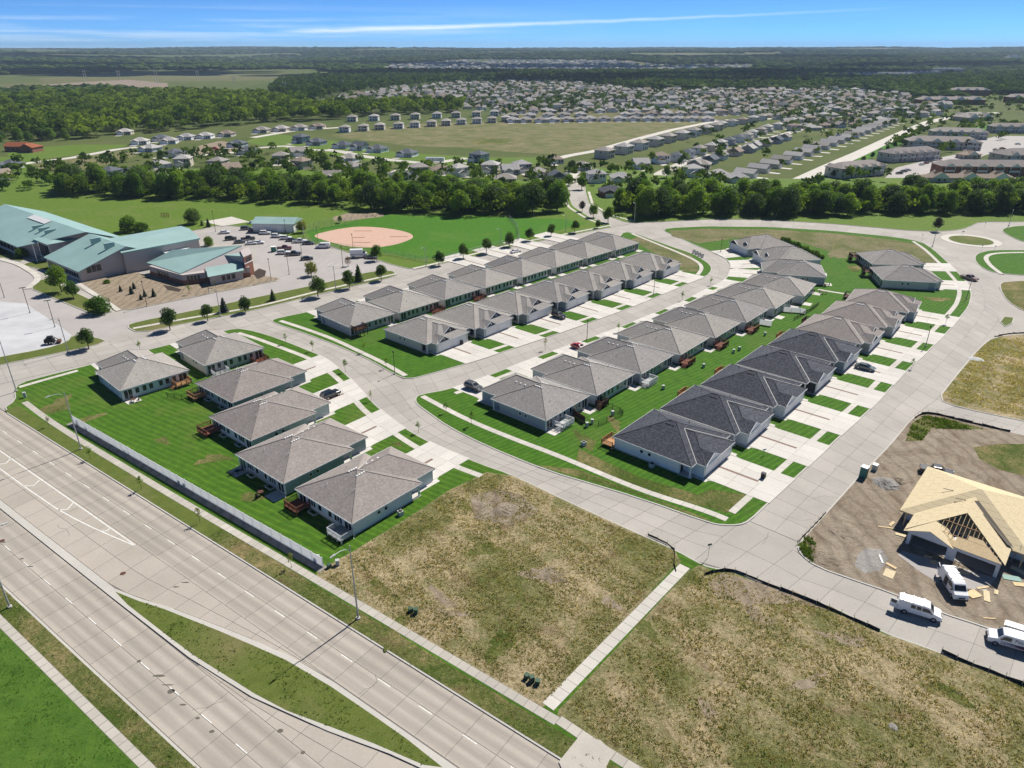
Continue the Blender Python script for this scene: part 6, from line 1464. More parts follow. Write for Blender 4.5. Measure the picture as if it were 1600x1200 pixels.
# small gable over the first garage door
part('small_gable_roof', ('usg',), lambda mb: [uq(mb, (-0.6, -0.9, 2.7), (2.9, -0.9, 4.2), (2.9, 4.6, 4.2), (-0.6, 1.5, 2.7)), uq(mb, (2.9, -0.9, 4.2), (6.4, -0.9, 2.7), (6.4, 1.5, 2.7), (2.9, 4.6, 4.2))], M['osb'], uh)
part('small_gable', ('usf',), lambda mb: [mb.quad((-0.3, -0.55, 2.55), (6.1, -0.55, 2.55), (2.9, -0.55, 4.05)), mb.quad((-0.3, -0.35, 2.55), (2.9, -0.35, 4.05), (6.1, -0.35, 2.55))], M['wrap'], uh)
a = (gm_ + 0.3, yb_ - 3.2, gtop + 0.05); b = (g1_ + 0.15, uy0 + 0.2, 2.95)
part('roofing_felt', ('ufe',), lambda mb: mb.quad((a[0] - 0.5, a[1] - 0.3, a[2] - 0.16), (b[0] - 0.75, b[1] - 0.3, b[2] + 0.36), (b[0] + 0.05, b[1] + 0.2, b[2] + 0.03), (a[0] + 0.35, a[1] + 0.3, a[2] - 0.10)), M['felt'], um, (0, 0, 0.10))
for (x, y, r_) in ((4.6, 10.2, .3), (8.5, 8.6, .9), (2.4, 12.4, .2)): part('loose_board', ('ulb',), lambda mb: mb.box(-0.75, 0.75, -0.07, 0.07, 0, 0.05), M['felt'], um, (x, y, 2.75 + 0.4 * min(x - ux0, y - uy0, ux1 - x, uy1 - y) + 0.25), r_)
ld = empty('ladder', (*G(1578, 880), ZLAWN), R(-30)); tag(ld, 'ladder leaning at the porch of the unfinished house', 'ladder')
part('rail', ('lar',), lambda mb: [mb.tube([(0, s, 0), (0.6, s, 3.4)], 0.035, 4) for s in (-0.2, 0.2)], M['steel'], ld); part('rung', ('lru',), lambda mb: [mb.tube([(0.6 * k / 11, -0.2, 3.4 * k / 11), (0.6 * k / 11, 0.2, 3.4 * k / 11)], 0.02, 4) for k in range(1, 11)], M['steel'], ld)
# site clutter
def thing_box(name, u, v, dims, rz, mat, label, cat, group=None, z=ZLAWN, extra=None):
    t = empty(name, (*G(u, v), z), rz); tag(t, label, cat, group)
    part('body', (name, dims), lambda mb: mb.box(-dims[0] / 2, dims[0] / 2, -dims[1] / 2, dims[1] / 2, 0, dims[2]), M[mat], t)
    if extra: extra(t)
    return t
pt_ = thing_box('portable_toilet', 1348, 746, (1.15, 1.15, 2.1), R(45), 'toilet', 'teal portable toilet at the building site kerb', 'toilet', extra=lambda t: [part('roof', ('ptr',), lambda mb: mb.hip(-0.62, 0.62, -0.62, 0.62, 2.1, 2.2, 0.25), M['vent'], t), part('door', ('ptd',), lambda mb: mb.box(-0.4, 0.4, -0.60, -0.575, 0.15, 1.95), M['boxgreen'], t)])
thing_box('utility_pedestal', 1366, 735, (0.9, 0.8, 1.1), R(45), 'boxgrey', 'beige utility box beside the portable toilet', 'utility box', extra=lambda t: part('lid', ('upl',), lambda mb: mb.box(-0.5, 0.5, -0.45, 0.45, 1.1, 1.2), M['vent'], t))
def utilities(pts, lab, grp='green utility pedestals'):
    for i, (u, v, m_, h) in enumerate(pts):
        thing_box('utility_pedestal', u, v, (0.55, 0.55, h), 0.5 + i, m_, lab[i], 'utility box', grp, extra=lambda t: part('lid', ('lidp', h), lambda mb: mb.box(-0.30, 0.30, -0.30, 0.30, h, h + 0.07), M[m_], t))
utilities([(642, 957, 'boxgreen', .6), (650, 960, 'boxgreen', .8), (823, 1061, 'boxgreen', .6), (831, 1066, 'boxgreen', .8), (840, 1070, 'boxgreen', .6), (515, 888, 'boxgreen', .6), (528, 884, 'boxgrey', .9), (497, 878, 'boxgrey', 1.0), (124, 665, 'boxgrey', 1.1), (139, 673, 'boxgrey', .8), (200, 707, 'boxgrey', .8), (206, 711, 'boxgrey', .7), (282, 757, 'boxgrey', .7), (290, 762, 'boxgrey', .7), (917, 668, 'boxgrey', 1.0), (925, 663, 'boxgrey', 1.0), (957, 650, 'boxgrey', 1.0), (1036, 609, 'boxgrey', .9), (1146, 552, 'boxgrey', .9), (1155, 548, 'boxgrey', .9), (1099, 575, 'boxgrey', .9), (1195, 525, 'boxgrey', .9), (40, 622, 'boxgrey', 1.2)],
    ['left green utility pedestal of a pair in the weedy lot by the lamp', 'taller green utility pedestal in the weedy lot by the lamp', 'left green pedestal of three near the lot path end', 'middle green pedestal of three near the lot path end', 'last green pedestal of three near the lot path end', 'small green pedestal just past the white fence end', 'grey utility box past the white fence end', 'grey utility cabinet touching the white fence end', 'large grey utility cabinet behind the first fence panel', 'smaller grey utility box behind the first fence panels', 'left grey box of the second pair behind the fence', 'second grey box of the second pair behind the fence', 'left grey box of the third pair behind the fence', 'second grey box of the third pair behind the fence', 'near grey box beside the dog-run fence', 'second grey box beside the dog-run fence', 'grey box at the far corner of the dog-run fence', 'grey box on the shared lawn opposite the second charcoal villa', 'left box of a pair on the shared lawn, third charcoal villa', 'second box of a pair on the shared lawn, third charcoal villa', 'grey box on the shared lawn near the white deck', 'grey box on the shared lawn near the red deck', 'grey cabinet at the corner sidewalk of the school road'])
r_ = np.random.default_rng(3)
sheets = [(1389, 898, 2.0, 1.4, .9, 'osb'), (1392, 886, .5, 1.6, .6, 'lumber'), (1520, 930, 1.9, 1.5, .3, 'lumber'), (1541, 933, .8, 2.6, -.5, 'osb'), (1556, 927, .5, 1.1, -.6, 'osb'), (1535, 920, 2.0, .35, .2, 'lumber'), (1580, 905, 2.4, 1.2, -.3, 'toilet'), (1592, 915, 1.6, .9, -.2, 'lumber'), (1590, 893, 2.0, 1.0, -.9, 'osb'), (1385, 826, 2.6, .25, -.3, 'lumber'), (1393, 820, 1.6, .4, .7, 'lumber'), (1408, 838, 1.8, .7, -.5, 'osb'), (1545, 968, 1.6, .2, -.1, 'lumber'), (1376, 875, .25, 2.0, -.2, 'trim'), (1500, 893, 1.2, .8, .4, 'lumber'), (1508, 897, 1.3, .5, -.4, 'lumber'), (1458, 880, 1.0, .6, .2, 'lumber'), (1450, 872, 1.1, .4, -.3, 'lumber')]
wd = ['plywood sheet lying beside the gravel bed', 'short board leaning on the plywood sheet by the gravel', 'pale scrap sheet in front of the parked van', 'long plywood strip on soil near the van', 'small plywood offcut near the long strip', 'thin board near the van bonnet', 'green-tinted sheet on the scrap heap by the porch', 'pale offcut at the scrap heap edge', 'plywood sheet against the unfinished porch', 'long pale plank left of the unfinished garage', 'short plank left of the unfinished garage', 'plywood ramp at the corner of the unfinished garage', 'thin board on soil near the street edge', 'two white trim boards on the gravel bed', 'scrap lumber in front of the second garage opening', 'more scrap lumber at the second garage opening', 'scrap boards at the first garage opening', 'small scrap boards inside the first garage opening']
for i, (u, v, a_, b_, rz, m_) in enumerate(sheets):
    t = tag(MB().box(-a_ / 2, a_ / 2, -b_ / 2, b_ / 2, 0, 0.06).build('board', M[m_]), wd[i], 'board', 'loose boards on the building site'); t.location = (*G(u, v), ZLAWN + 0.03 + 0.01 * (i % 3)); t.rotation_euler = (0, r_.uniform(-.04, .04), rz)
ls = empty('lumber_stack', (*G(1600, 985), ZLAWN), R(-30)); tag(ls, 'long white-wrapped lumber stack beside the lettered van', 'lumber')
for i in range(4): part('plank', ('lpk', i % 2), lambda mb: mb.box(-2.4, 2.4, -0.14, 0.14, 0, 0.12), M['trim'], ls, (0.05 * i, -0.45 + 0.3 * i, 0)); part('plank', ('lpk', 2), lambda mb: mb.box(-2.3, 2.3, -0.14, 0.14, 0.125, 0.24), M['trim'], ls, (0.05 * i, -0.45 + 0.3 * i, 0))
def mound(name, u, v, r0, h, mat, label, seed):
    r = np.random.default_rng(seed); mb = MB(); n, m = 16, 5; x, y = G(u, v)
    rows = [[(math.cos(t) * r0 * k / m * r.uniform(.85, 1.15), math.sin(t) * r0 * k / m * r.uniform(.85, 1.15), max(-0.05, h * (1 - (k / m) ** 1.6) * r.uniform(.75, 1.2)) if k < m else -0.05) for t in np.linspace(0, 6.283, n + 1)[:-1]] for k in range(1, m + 1)]
    mb.v.append((0, 0, h))
    for row in rows: mb.v += row
    mb.f += [(0, 1 + i, 1 + (i + 1) % n) for i in range(n)]
    for k in range(m - 1): mb.f += [(1 + k * n + i, 1 + (k + 1) * n + i, 1 + (k + 1) * n + (i + 1) % n, 1 + k * n + (i + 1) % n) for i in range(n)]
    o = mb.build(name, M[mat]); o.location = (x, y, ZLAWN); tag(o, label, 'mound', 'heaps of soil and gravel')
mound('gravel_mound', 1385, 757, 2.4, .7, 'gravel', 'gravel heap near the portable toilet', 1)
mound('soil_mound', 1405, 752, 1.6, .5, 'dirt', 'brown planting heap beside the black pickup', 2)
mound('soil_mound', 1290, 870, 3.0, .35, 'dirt', 'low reddish soil heap at the site corner', 3)
mound('soil_mound', 1318, 830, 2.6, .3, 'dirt', 'long clod ridge along the site kerb', 4)
mound('soil_mound', 790, 798, 2.4, .4, 'dirt', 'brown soil heap in the weedy lot near the end villa', 5)
mound('soil_mound', 585, 337, 5.0, .8, 'schooldirt', 'brown soil mound behind the ball field', 6)
mound('rubble_mound', 1395, 1137, .6, .14, 'gravel', 'pale rubble lumps in the near weedy lot', 7)
mound('rubble_mound', 1525, 562, 1.8, .25, 'pad', 'pale washout heap on the east lot edge', 8)
# silt fences
def silt(pts, label, h=0.5):
    c = smooth(GL(pts), 1, False); q = resample(c, max(4, int(plen(c) / 1.6))); t = empty('silt_fence', (0, 0, ZLAWN)); tag(t, label, 'silt fence', 'black silt fences')
    r = np.random.default_rng(len(pts))
    for i in range(len(q) - 1):
        a, b = q[i], q[i + 1]; ha, hb = h * r.uniform(.55, 1.1), h * r.uniform(.55, 1.1)
        mb = MB(); mb.quad((*a, -0.02), (*b, -0.02), (b[0], b[1], hb), (a[0], a[1], ha)); mb.quad((a[0] + .04, a[1] + .04, -0.02), (a[0] + .04, a[1] + .04, ha), (b[0] + .04, b[1] + .04, hb), (b[0] + .04, b[1] + .04, -0.02))
        mb.build('fabric_panel', M['silt'], t)
        part('stake', ('stk',), lambda mb: mb.box(-0.025, 0.025, -0.025, 0.025, 0, 0.95), M['lumber'], t, (a[0], a[1] - 0.04, 0))
silt([(1100, 900), (1120, 894), (1145, 892), (1190, 912), (1240, 930), (1300, 955), (1345, 975), (1374, 988)], 'black silt fence along the near weedy lot, sagging')
silt([(1470, 1020), (1500, 1034), (1550, 1052), (1600, 1073), (1650, 1092)], 'black silt fence past the lettered van')
silt([(1012, 838), (1045, 852), (1056, 862), (1052, 880), (1056, 895)], 'black silt fence at the path corner of the weedy lot', 0.35)
silt([(1428, 656), (1440, 647), (1462, 648), (1500, 658), (1560, 672), (1578, 676)], 'black silt fence along the side street by the dirt lot')
silt([(1245, 850), (1262, 833), (1290, 803)], 'short silt fence at the building site kerb', 0.45)
silt([(1553, 528), (1575, 523), (1600, 522)], 'silt fence at the top of the east lot', 0.5)
# dog-run fence and small yard fences
def yardfence(pts, h, mat, label, name='yard_fence', solid=False):
    c = GL(pts); t = empty(name, (0, 0, ZLAWN)); tag(t, label, 'fence', 'small yard fences')
    for i in range(len(c) - 1):
        n = max(1, int(math.dist(c[i], c[i + 1]) / 1.9)); q = resample([c[i], c[i + 1]], n); a_ = math.atan2(c[i + 1][1] - c[i][1], c[i + 1][0] - c[i][0]); L = math.dist(q[0], q[1])
        for k in range(n):
            if solid: part('fence_panel', (name, mat, round(L, 2), h), lambda mb: mb.box(0.03, L - 0.03, -0.03, 0.03, 0.05, h), M[mat], t, (*q[k], 0), a_)
            else: part('fence_panel', (name, mat, round(L, 2), h), lambda mb: [mb.box(0, L, -0.02, 0.02, h - 0.05, h), mb.box(0, L, -0.02, 0.02, 0.12, 0.17)] + [mb.box(x - 0.012, x + 0.012, -0.012, 0.012, 0.1, h) for x in np.linspace(0.06, L - 0.06, 12)], M[mat], t, (*q[k], 0), a_)
            part('fence_post', (name, mat, h), lambda mb: mb.box(-0.05, 0.05, -0.05, 0.05, 0, h + 0.08), M[mat], t, (*q[k], 0))
yardfence([(913, 663), (935, 667), (973, 650), (968, 645), (935, 632)], 1.2, 'dark', 'black metal dog-run fence behind the blue-grey end villa')
yardfence([(889, 646), (914, 663)], 1.6, 'brownwood', 'dark red board fence beside the dog run', solid=True)
yardfence([(1222, 488), (1250, 490), (1258, 492)], 1.6, 'vinyl', 'white vinyl screen behind the brown-decked villas', solid=True)
yardfence([(1186, 508), (1205, 511)], 1.6, 'vinyl', 'short white vinyl screen beside the red deck', solid=True)
yardfence([(1240, 502), (1265, 488), (1279, 478)], 1.2, 'dark', 'black metal fence across the shared lawn', solid=False)
yardfence([(262, 622), (285, 626), (303, 616)], 1.2, 'dark', 'black metal fence beside the cedar deck stairs')
# signs
def sign(u, v, label, h=2.3, w=0.5, c='boxgreen', name='street_sign', z=ZLAWN):
    t = empty(name, (*G(u, v), z), 0.3); tag(t, label, 'sign', 'street signs')
    part('post', ('sgp', h), lambda mb: mb.tube([(0, 0, 0), (0, 0, h)], 0.035, 5), M['steel'], t); part('panel', ('sgb', w, c, h), lambda mb: mb.box(-w / 2, w / 2, -0.03, 0.03, h - 0.35, h), M[c], t)
sign(1106, 872, 'small street sign at the corner of the weedy lot', 2.6, .7)
sign(1533, 392, 'yellow sign at the roundabout entry', 2.2, .7, 'leaf_y'); sign(1553, 394, 'dark sign at the roundabout exit', 2.4, .6, 'dark'); sign(1538, 356, 'dark sign on the far splitter island', 2.4, .6, 'dark'); sign(1504, 367, 'chevron sign at the roundabout centre edge', 1.4, 1.2, 'dark')
sign(1193, 712, 'white yard sign in the lawn between charcoal villas', 1.4, .8, 'vent', 'yard_sign'); sign(1440, 376, 'street sign by the meadow corner', 2.4, .5)
# traffic barricades on the curve
for i in range(4):
    t = empty('barricade', (*G(1084 + i * 4.3, 396 + i * 2.3), ZROAD + 0.01), R(35)); tag(t, f'{ordw(i + 1)} red-and-white barricade from the meadow at the street bend', 'barricade', 'barricades at the street bend')
    part('board', ('bar',), lambda mb: [mb.box(-0.6, 0.6, -0.03, 0.03, z, z + 0.2) for z in (0.5, 0.85, 1.2)], M['leaf_pink'], t)
    for s in (-0.5, 0.5): part('leg', ('bal',), lambda mb: mb.box(-0.03, 0.03, -0.3, 0.3, 0, 1.45), M['trim'], t, (s, 0, 0))
# excavating machine on the pale pad
ex = empty('skid_loader', (*G(80, 537), 0.03), R(20)); tag(ex, 'dark loader with attachments on the pale pad', 'loader')
part('body', ('exb',), lambda mb: [mb.box(-1.4, 1.0, -0.7, 0.7, 0.5, 1.3), mb.box(-0.6, 0.7, -0.6, 0.6, 1.3, 2.1)], M['dark'], ex); part('bucket', ('exk',), lambda mb: mb.box(1.5, 2.4, -0.9, 0.9, 0.1, 0.8), M['brownwood'], ex); part('arm', ('exa',), lambda mb: [mb.tube([(-1.2, s, 1.4), (0.6, s, 1.7), (1.9, s, 0.6)], 0.1, 5) for s in (-0.75, 0.75)], M['dark'], ex)
for x in (-0.8, 0.6):
    for s in (-1, 1): wheel(ex, x, s * 0.78, 0.42, 0.3)
gb_ = thing_box('waste_bin', 428, 393, (1.8, 1.6, 1.9), 0.2, 'toilet', 'green waste container among the parked cars', 'waste container', z=0.03, extra=lambda t: part('lid', ('wbl',), lambda mb: mb.box(-0.95, 0.95, -0.85, 0.85, 1.9, 2.0), M['vent'], t))
# hedge row by the bend
for i in range(14):
    u = 1222 + i * 4.8; v = 375 + i * 2.25
    t = tag(link('shrub', TREES['bush'][i % 3][0]), f'{ordw(i + 1)} shrub from the far villa in the hedge row below the meadow', 'shrub', 'hedge row shrubs'); t.location = (*G(u, v), ZLAWN); s_ = 0.32 + 0.1 * (i % 3); t.scale = (s_, s_, s_); t.rotation_euler = (0, 0, i)

# bins by the garages
for i, (u, v, m_, lab) in enumerate(((721, 539, 'dark', 'black wheeled bin between the garage doors of the first gabled villa'), (1192, 748, 'dark', 'black bin at the driveway end of the white corner villa'))):
    thing_box('wheeled_bin', u, v, (.65, .75, 1.0), R(48), m_, lab, 'bin', 'wheeled bins', z=0.21, extra=lambda t: part('lid', ('binlid',), lambda mb: mb.box(-.36, .36, -.40, .42, 1.0, 1.07), M['dark'], t))
# patio furniture behind the villas
PF = [(210, 629, 'patio of the corner villa by the school road'), (372, 742, 'first patio of the blue-grey villa behind the fence'), (408, 775, 'second patio of the blue-grey villa behind the fence'), (872, 667, 'patio of the blue-grey end villa'), (1290, 448, 'patio nearest the hedge row'), (1268, 457, 'patio beside the yard path'), (1285, 460, 'round-lidded patio by the yard path')]
for i, (u, v, w_) in enumerate(PF):
    t = empty('patio_table', (*G(u, v), ZLAWN + .04), i * .7); tag(t, 'small garden table on the ' + w_, 'table', 'patio furniture')
    part('table_top', ('ptt',), lambda mb: mb.tube([(0, 0, .68), (0, 0, .73)], .55, 12), M['dark'] if i % 2 else M['brownwood'], t); part('pedestal', ('ptp',), lambda mb: mb.tube([(0, 0, 0), (0, 0, .68)], .06, 6), M['dark'], t)
    for k in range(2):
        c = empty('garden_chair', (t.location.x + math.cos(i + k * 2.4) * .95, t.location.y + math.sin(i + k * 2.4) * .95, ZLAWN + .04), i + k * 2.4); tag(c, f'{"first" if k == 0 else "second"} garden chair on the ' + w_, 'chair', 'patio furniture chairs')
        part('seat', ('gcs',), lambda mb: mb.box(-.25, .25, -.25, .25, .40, .45), M['dark'], c); part('backrest', ('gcb',), lambda mb: mb.box(.20, .25, -.25, .25, .45, .95), M['dark'], c)
        for q in ((-.2, -.2), (-.2, .2), (.2, -.2), (.2, .2)): part('leg', ('gcl',), lambda mb: mb.box(-.02, .02, -.02, .02, 0, .4), M['dark'], c, (*q, 0))
# ------------------------------------------------------------------ middle distance: meadow, fields, roads
def field(name, pts, mat, z=0.05):
    return tag(MB().sheet(smooth(GL(pts), 1), z).build(name, M[mat]), kind='structure')
field('meadow_field', [(505, 212), (560, 206), (640, 194), (800, 189), (930, 188), (1120, 189), (1100, 198), (1040, 209), (990, 220), (940, 233), (900, 243), (800, 238), (740, 232), (690, 230), (640, 228)], 'meadow', 0.03)
field('meadow_edge', [(470, 214), (540, 222), (620, 238), (760, 246), (890, 246), (860, 256), (700, 262), (560, 250), (440, 232), (380, 222), (420, 208)], 'park', 0.02)
field('meadow_patch', [(730, 222), (760, 215), (800, 218), (790, 224), (750, 226)], 'weeds2', 0.06)
M['tan_field'] = dirt('harvested_field', (0.235, 0.185, 0.145), (0.27, 0.215, 0.17), (0.30, 0.25, 0.20)); M['hay_field'] = lawn('hay_field', (0.11, 0.12, 0.05), (0.15, 0.15, 0.07), (0.20, 0.18, 0.09), 0.6)
field('harvested_field', [(-80, 146), (0, 137), (132, 128), (200, 124.5), (262, 130), (262, 136), (215, 139.5), (140, 138), (60, 141), (0, 145), (-80, 152)], 'tan_field')
field('hay_field', [(215, 118), (300, 112), (400, 110), (450, 112), (400, 121), (270, 123)], 'hay_field')
field('school_side_field', [(-200, 300), (-200, 245), (40, 245), (120, 252), (60, 270), (100, 285), (0, 300)], 'park', 0.02)
field('vacant_field', [(45, 255), (110, 248), (190, 235), (215, 243), (150, 262), (70, 268)], 'meadow', 0.025)
field('vacant_field', [(10, 240), (60, 230), (120, 226), (200, 226), (190, 231), (110, 244), (20, 252)], 'park', 0.03)
for i, pts in enumerate(([(930, 262), (1000, 262), (1040, 285), (1010, 300), (930, 285)], [(1240, 300), (1300, 275), (1390, 235), (1440, 208), (1410, 215), (1330, 250), (1265, 285)], [(1505, 198), (1560, 193), (1700, 190), (1700, 205), (1560, 205)])):
    field('grass_field', pts, 'outfield' if i else 'park', 0.03)
field('apartment_parking', [(1375, 285), (1400, 262), (1450, 250), (1500, 240), (1520, 222), (1560, 212), (1680, 214), (1680, 240), (1570, 232), (1530, 246), (1470, 265), (1420, 285)], 'parking', 0.04)
field('earthworks', [(297, 240), (310, 228), (345, 220), (385, 228), (360, 240), (320, 244)], 'schooldirt', 0.05)
def roadline(pts, w, name='far_road', z=0.07, mat='walk'):
    c = smooth(GL(pts), 2, False); l, r = strip(c, w); tag(MB().prism(l + r[::-1], -0.05, z).build(name, M[mat]), kind='structure')
for pts, w in (([(1225, 300), (1250, 282), (1295, 261), (1345, 239), (1400, 213), (1450, 191), (1500, 180), (1560, 176)], 11), ([(0, 262), (50, 254), (110, 247), (185, 233), (215, 230)], 8), ([(395, 215), (460, 204), (535, 199)], 8), ([(405, 231), (445, 228), (482, 234), (530, 236), (560, 243), (600, 249), (670, 256), (730, 247)], 8), ([(670, 256), (640, 261), (605, 274), (590, 284)], 8), ([(860, 250), (890, 243), (930, 236), (1000, 216), (1050, 203), (1130, 187)], 8), ([(912, 288), (925, 275), (940, 280)], 9), ([(1010, 300), (1040, 290), (1030, 272), (1062, 257), (1112, 243), (1162, 230), (1200, 217), (1260, 200)], 8), ([(240, 248), (300, 243), (400, 236)], 8), ([(880, 284), (895, 270), (900, 262)], 9), ([(1110, 188), (1200, 186), (1300, 180), (1400, 172)], 9), ([(1480, 260), (1440, 280), (1400, 292)], 7)):
    roadline(pts, w)

# ------------------------------------------------------------------ middle distance houses
def mh_parts(typ):
    if typ == 'ranch': return dict(w=13, d=11, h=2.9, roof='hip', slope=.45, gar=True)
    if typ == 'two': return dict(w=11, d=10, h=5.4, roof='hip', slope=.42, gar=True)
    if typ == 'gable': return dict(w=11, d=9.5, h=3.4, roof='gable', slope=.6, gar=True)
    if typ == 'town': return dict(w=9, d=14, h=3.0, roof='gabley', slope=.5, gar=True)
    if typ == 'row2': return dict(w=11, d=11, h=5.6, roof='hip', slope=.4, gar=False)
def mid_house(typ, pos, ang, wall, roof, label, group, cat='house', sc=1.0):
    p = mh_parts(typ); t = empty('house', (*pos, 0.05), ang); t.scale = (sc, sc, sc); tag(t, label, cat, group)
    w, d, h = p['w'], p['d'], p['h']
    part('wall', ('mw', typ), lambda mb: [mb.box(-w / 2, w / 2, -d / 2, d / 2, -0.3, h)] + ([mb.box(-w / 2 + 0.6, -w / 2 + 7.0, -d / 2 - 2.5, -d / 2, -0.3, 2.8)] if p['gar'] and typ != 'town' else []), M[wall], t)
    o = 0.5
    def rf(mb):
        if p['roof'] == 'hip': mb.hip(-w / 2 - o, w / 2 + o, -d / 2 - o, d / 2 + o, h - 0.1, h + 0.1, p['slope'])
        elif p['roof'] == 'gable': mb.hip(-w / 2 - o, w / 2 + o, -d / 2 - o, d / 2 + o, h - 0.1, h + 0.1, p['slope'], ('x0', 'x1'))
        else: mb.hip(-w / 2 - o, w / 2 + o, -d / 2 - o, d / 2 + o, h - 0.1, h + 0.1, p['slope'], ('y0', 'y1'))
        if p['gar'] and typ != 'town':
            k = len(mb.v); x0, x1, y0, y1, z0 = -w / 2 + 0.2, -w / 2 + 7.4, -d / 2 - 2.9, -d / 2 + 2.5, 2.8
            zt = z0 + 3.6 * p['slope']; xm = (x0 + x1) / 2
            mb.v += [(x0, y0, z0), (x1, y0, z0), (xm, y0, zt), (x0, y1, z0), (x1, y1, z0), (xm, y1, zt)]
            mb.f += [(k, k + 1, k + 2), (k + 1, k + 4, k + 5, k + 2), (k + 3, k, k + 2, k + 5), (k + 3, k + 5, k + 4)]
    part('roof', ('mr', typ), rf, M[roof], t)
    if p['gar']: part('garage_door', ('mg', typ), lambda mb: mb.box(-2.4, 2.4, -0.06, 0.0, 0.1, 2.3), M['gdoor'], t, ((-w / 2 + 3.8, -d / 2 - 2.52, 0) if typ != 'town' else (0.6, -d / 2 - 0.02, 0)))
    if p['gar']: part('driveway', ('mdv', typ), lambda mb: mb.box(-2.7, 2.7, -8.0, -0.1, -0.1, 0.06), M['walk'], t, ((-w / 2 + 3.8, -d / 2 - 2.55, 0) if typ != 'town' else (0.6, -d / 2 - 0.05, 0)))
    for i, x in enumerate(((w / 2 - 1.6), (w / 2 - 3.4)) if typ != 'town' else ()): part('window', ('mwi',), lambda mb: mb.box(-0.6, 0.6, -0.06, 0.0, -0.7, 0.7), M['glass'], t, (x, -d / 2 - 0.02, h - 1.3))
    for i, x in enumerate((-3.2, 0.2, 3.2) if typ in ('two', 'row2') else (-2.5, 2.5)):
        part('window', ('mwi',), lambda mb: mb.box(-0.6, 0.6, -0.06, 0.0, -0.7, 0.7), M['glass'], t, (x, d / 2 + 0.02, h - 1.3), math.pi)
        if typ == 'row2': part('window', ('mwi',), lambda mb: mb.box(-0.6, 0.6, -0.06, 0.0, -0.7, 0.7), M['glass'], t, (x, -d / 2 - 0.02, h - 1.3)); part('window', ('mwi2',), lambda mb: mb.box(-0.8, 0.8, -0.06, 0.0, -0.9, 0.9), M['glass'], t, (x, -d / 2 - 0.02, 1.4))
    for s in (-1, 1): part('window', ('mws',), lambda mb: mb.box(-0.03, 0.03, -0.5, 0.5, -0.6, 0.6), M['glass'], t, (s * (w / 2 + 0.02), 0.5, h - 1.3))
    return t
clr = dict(w='w_white', g='w_grey', b='w_blue', t='w_tan', e='w_beige', r='w_brick', G='roof_light', B='roof_grey', K='roof_blue', T='roof_tan', D='roof_black', s='w_sage')
nmw = dict(w='white', g='grey', b='blue-grey', t='tan', e='beige', r='brick', s='sage'); nmr = dict(G='light grey', B='grey', K='blue-grey', T='tan', D='charcoal')
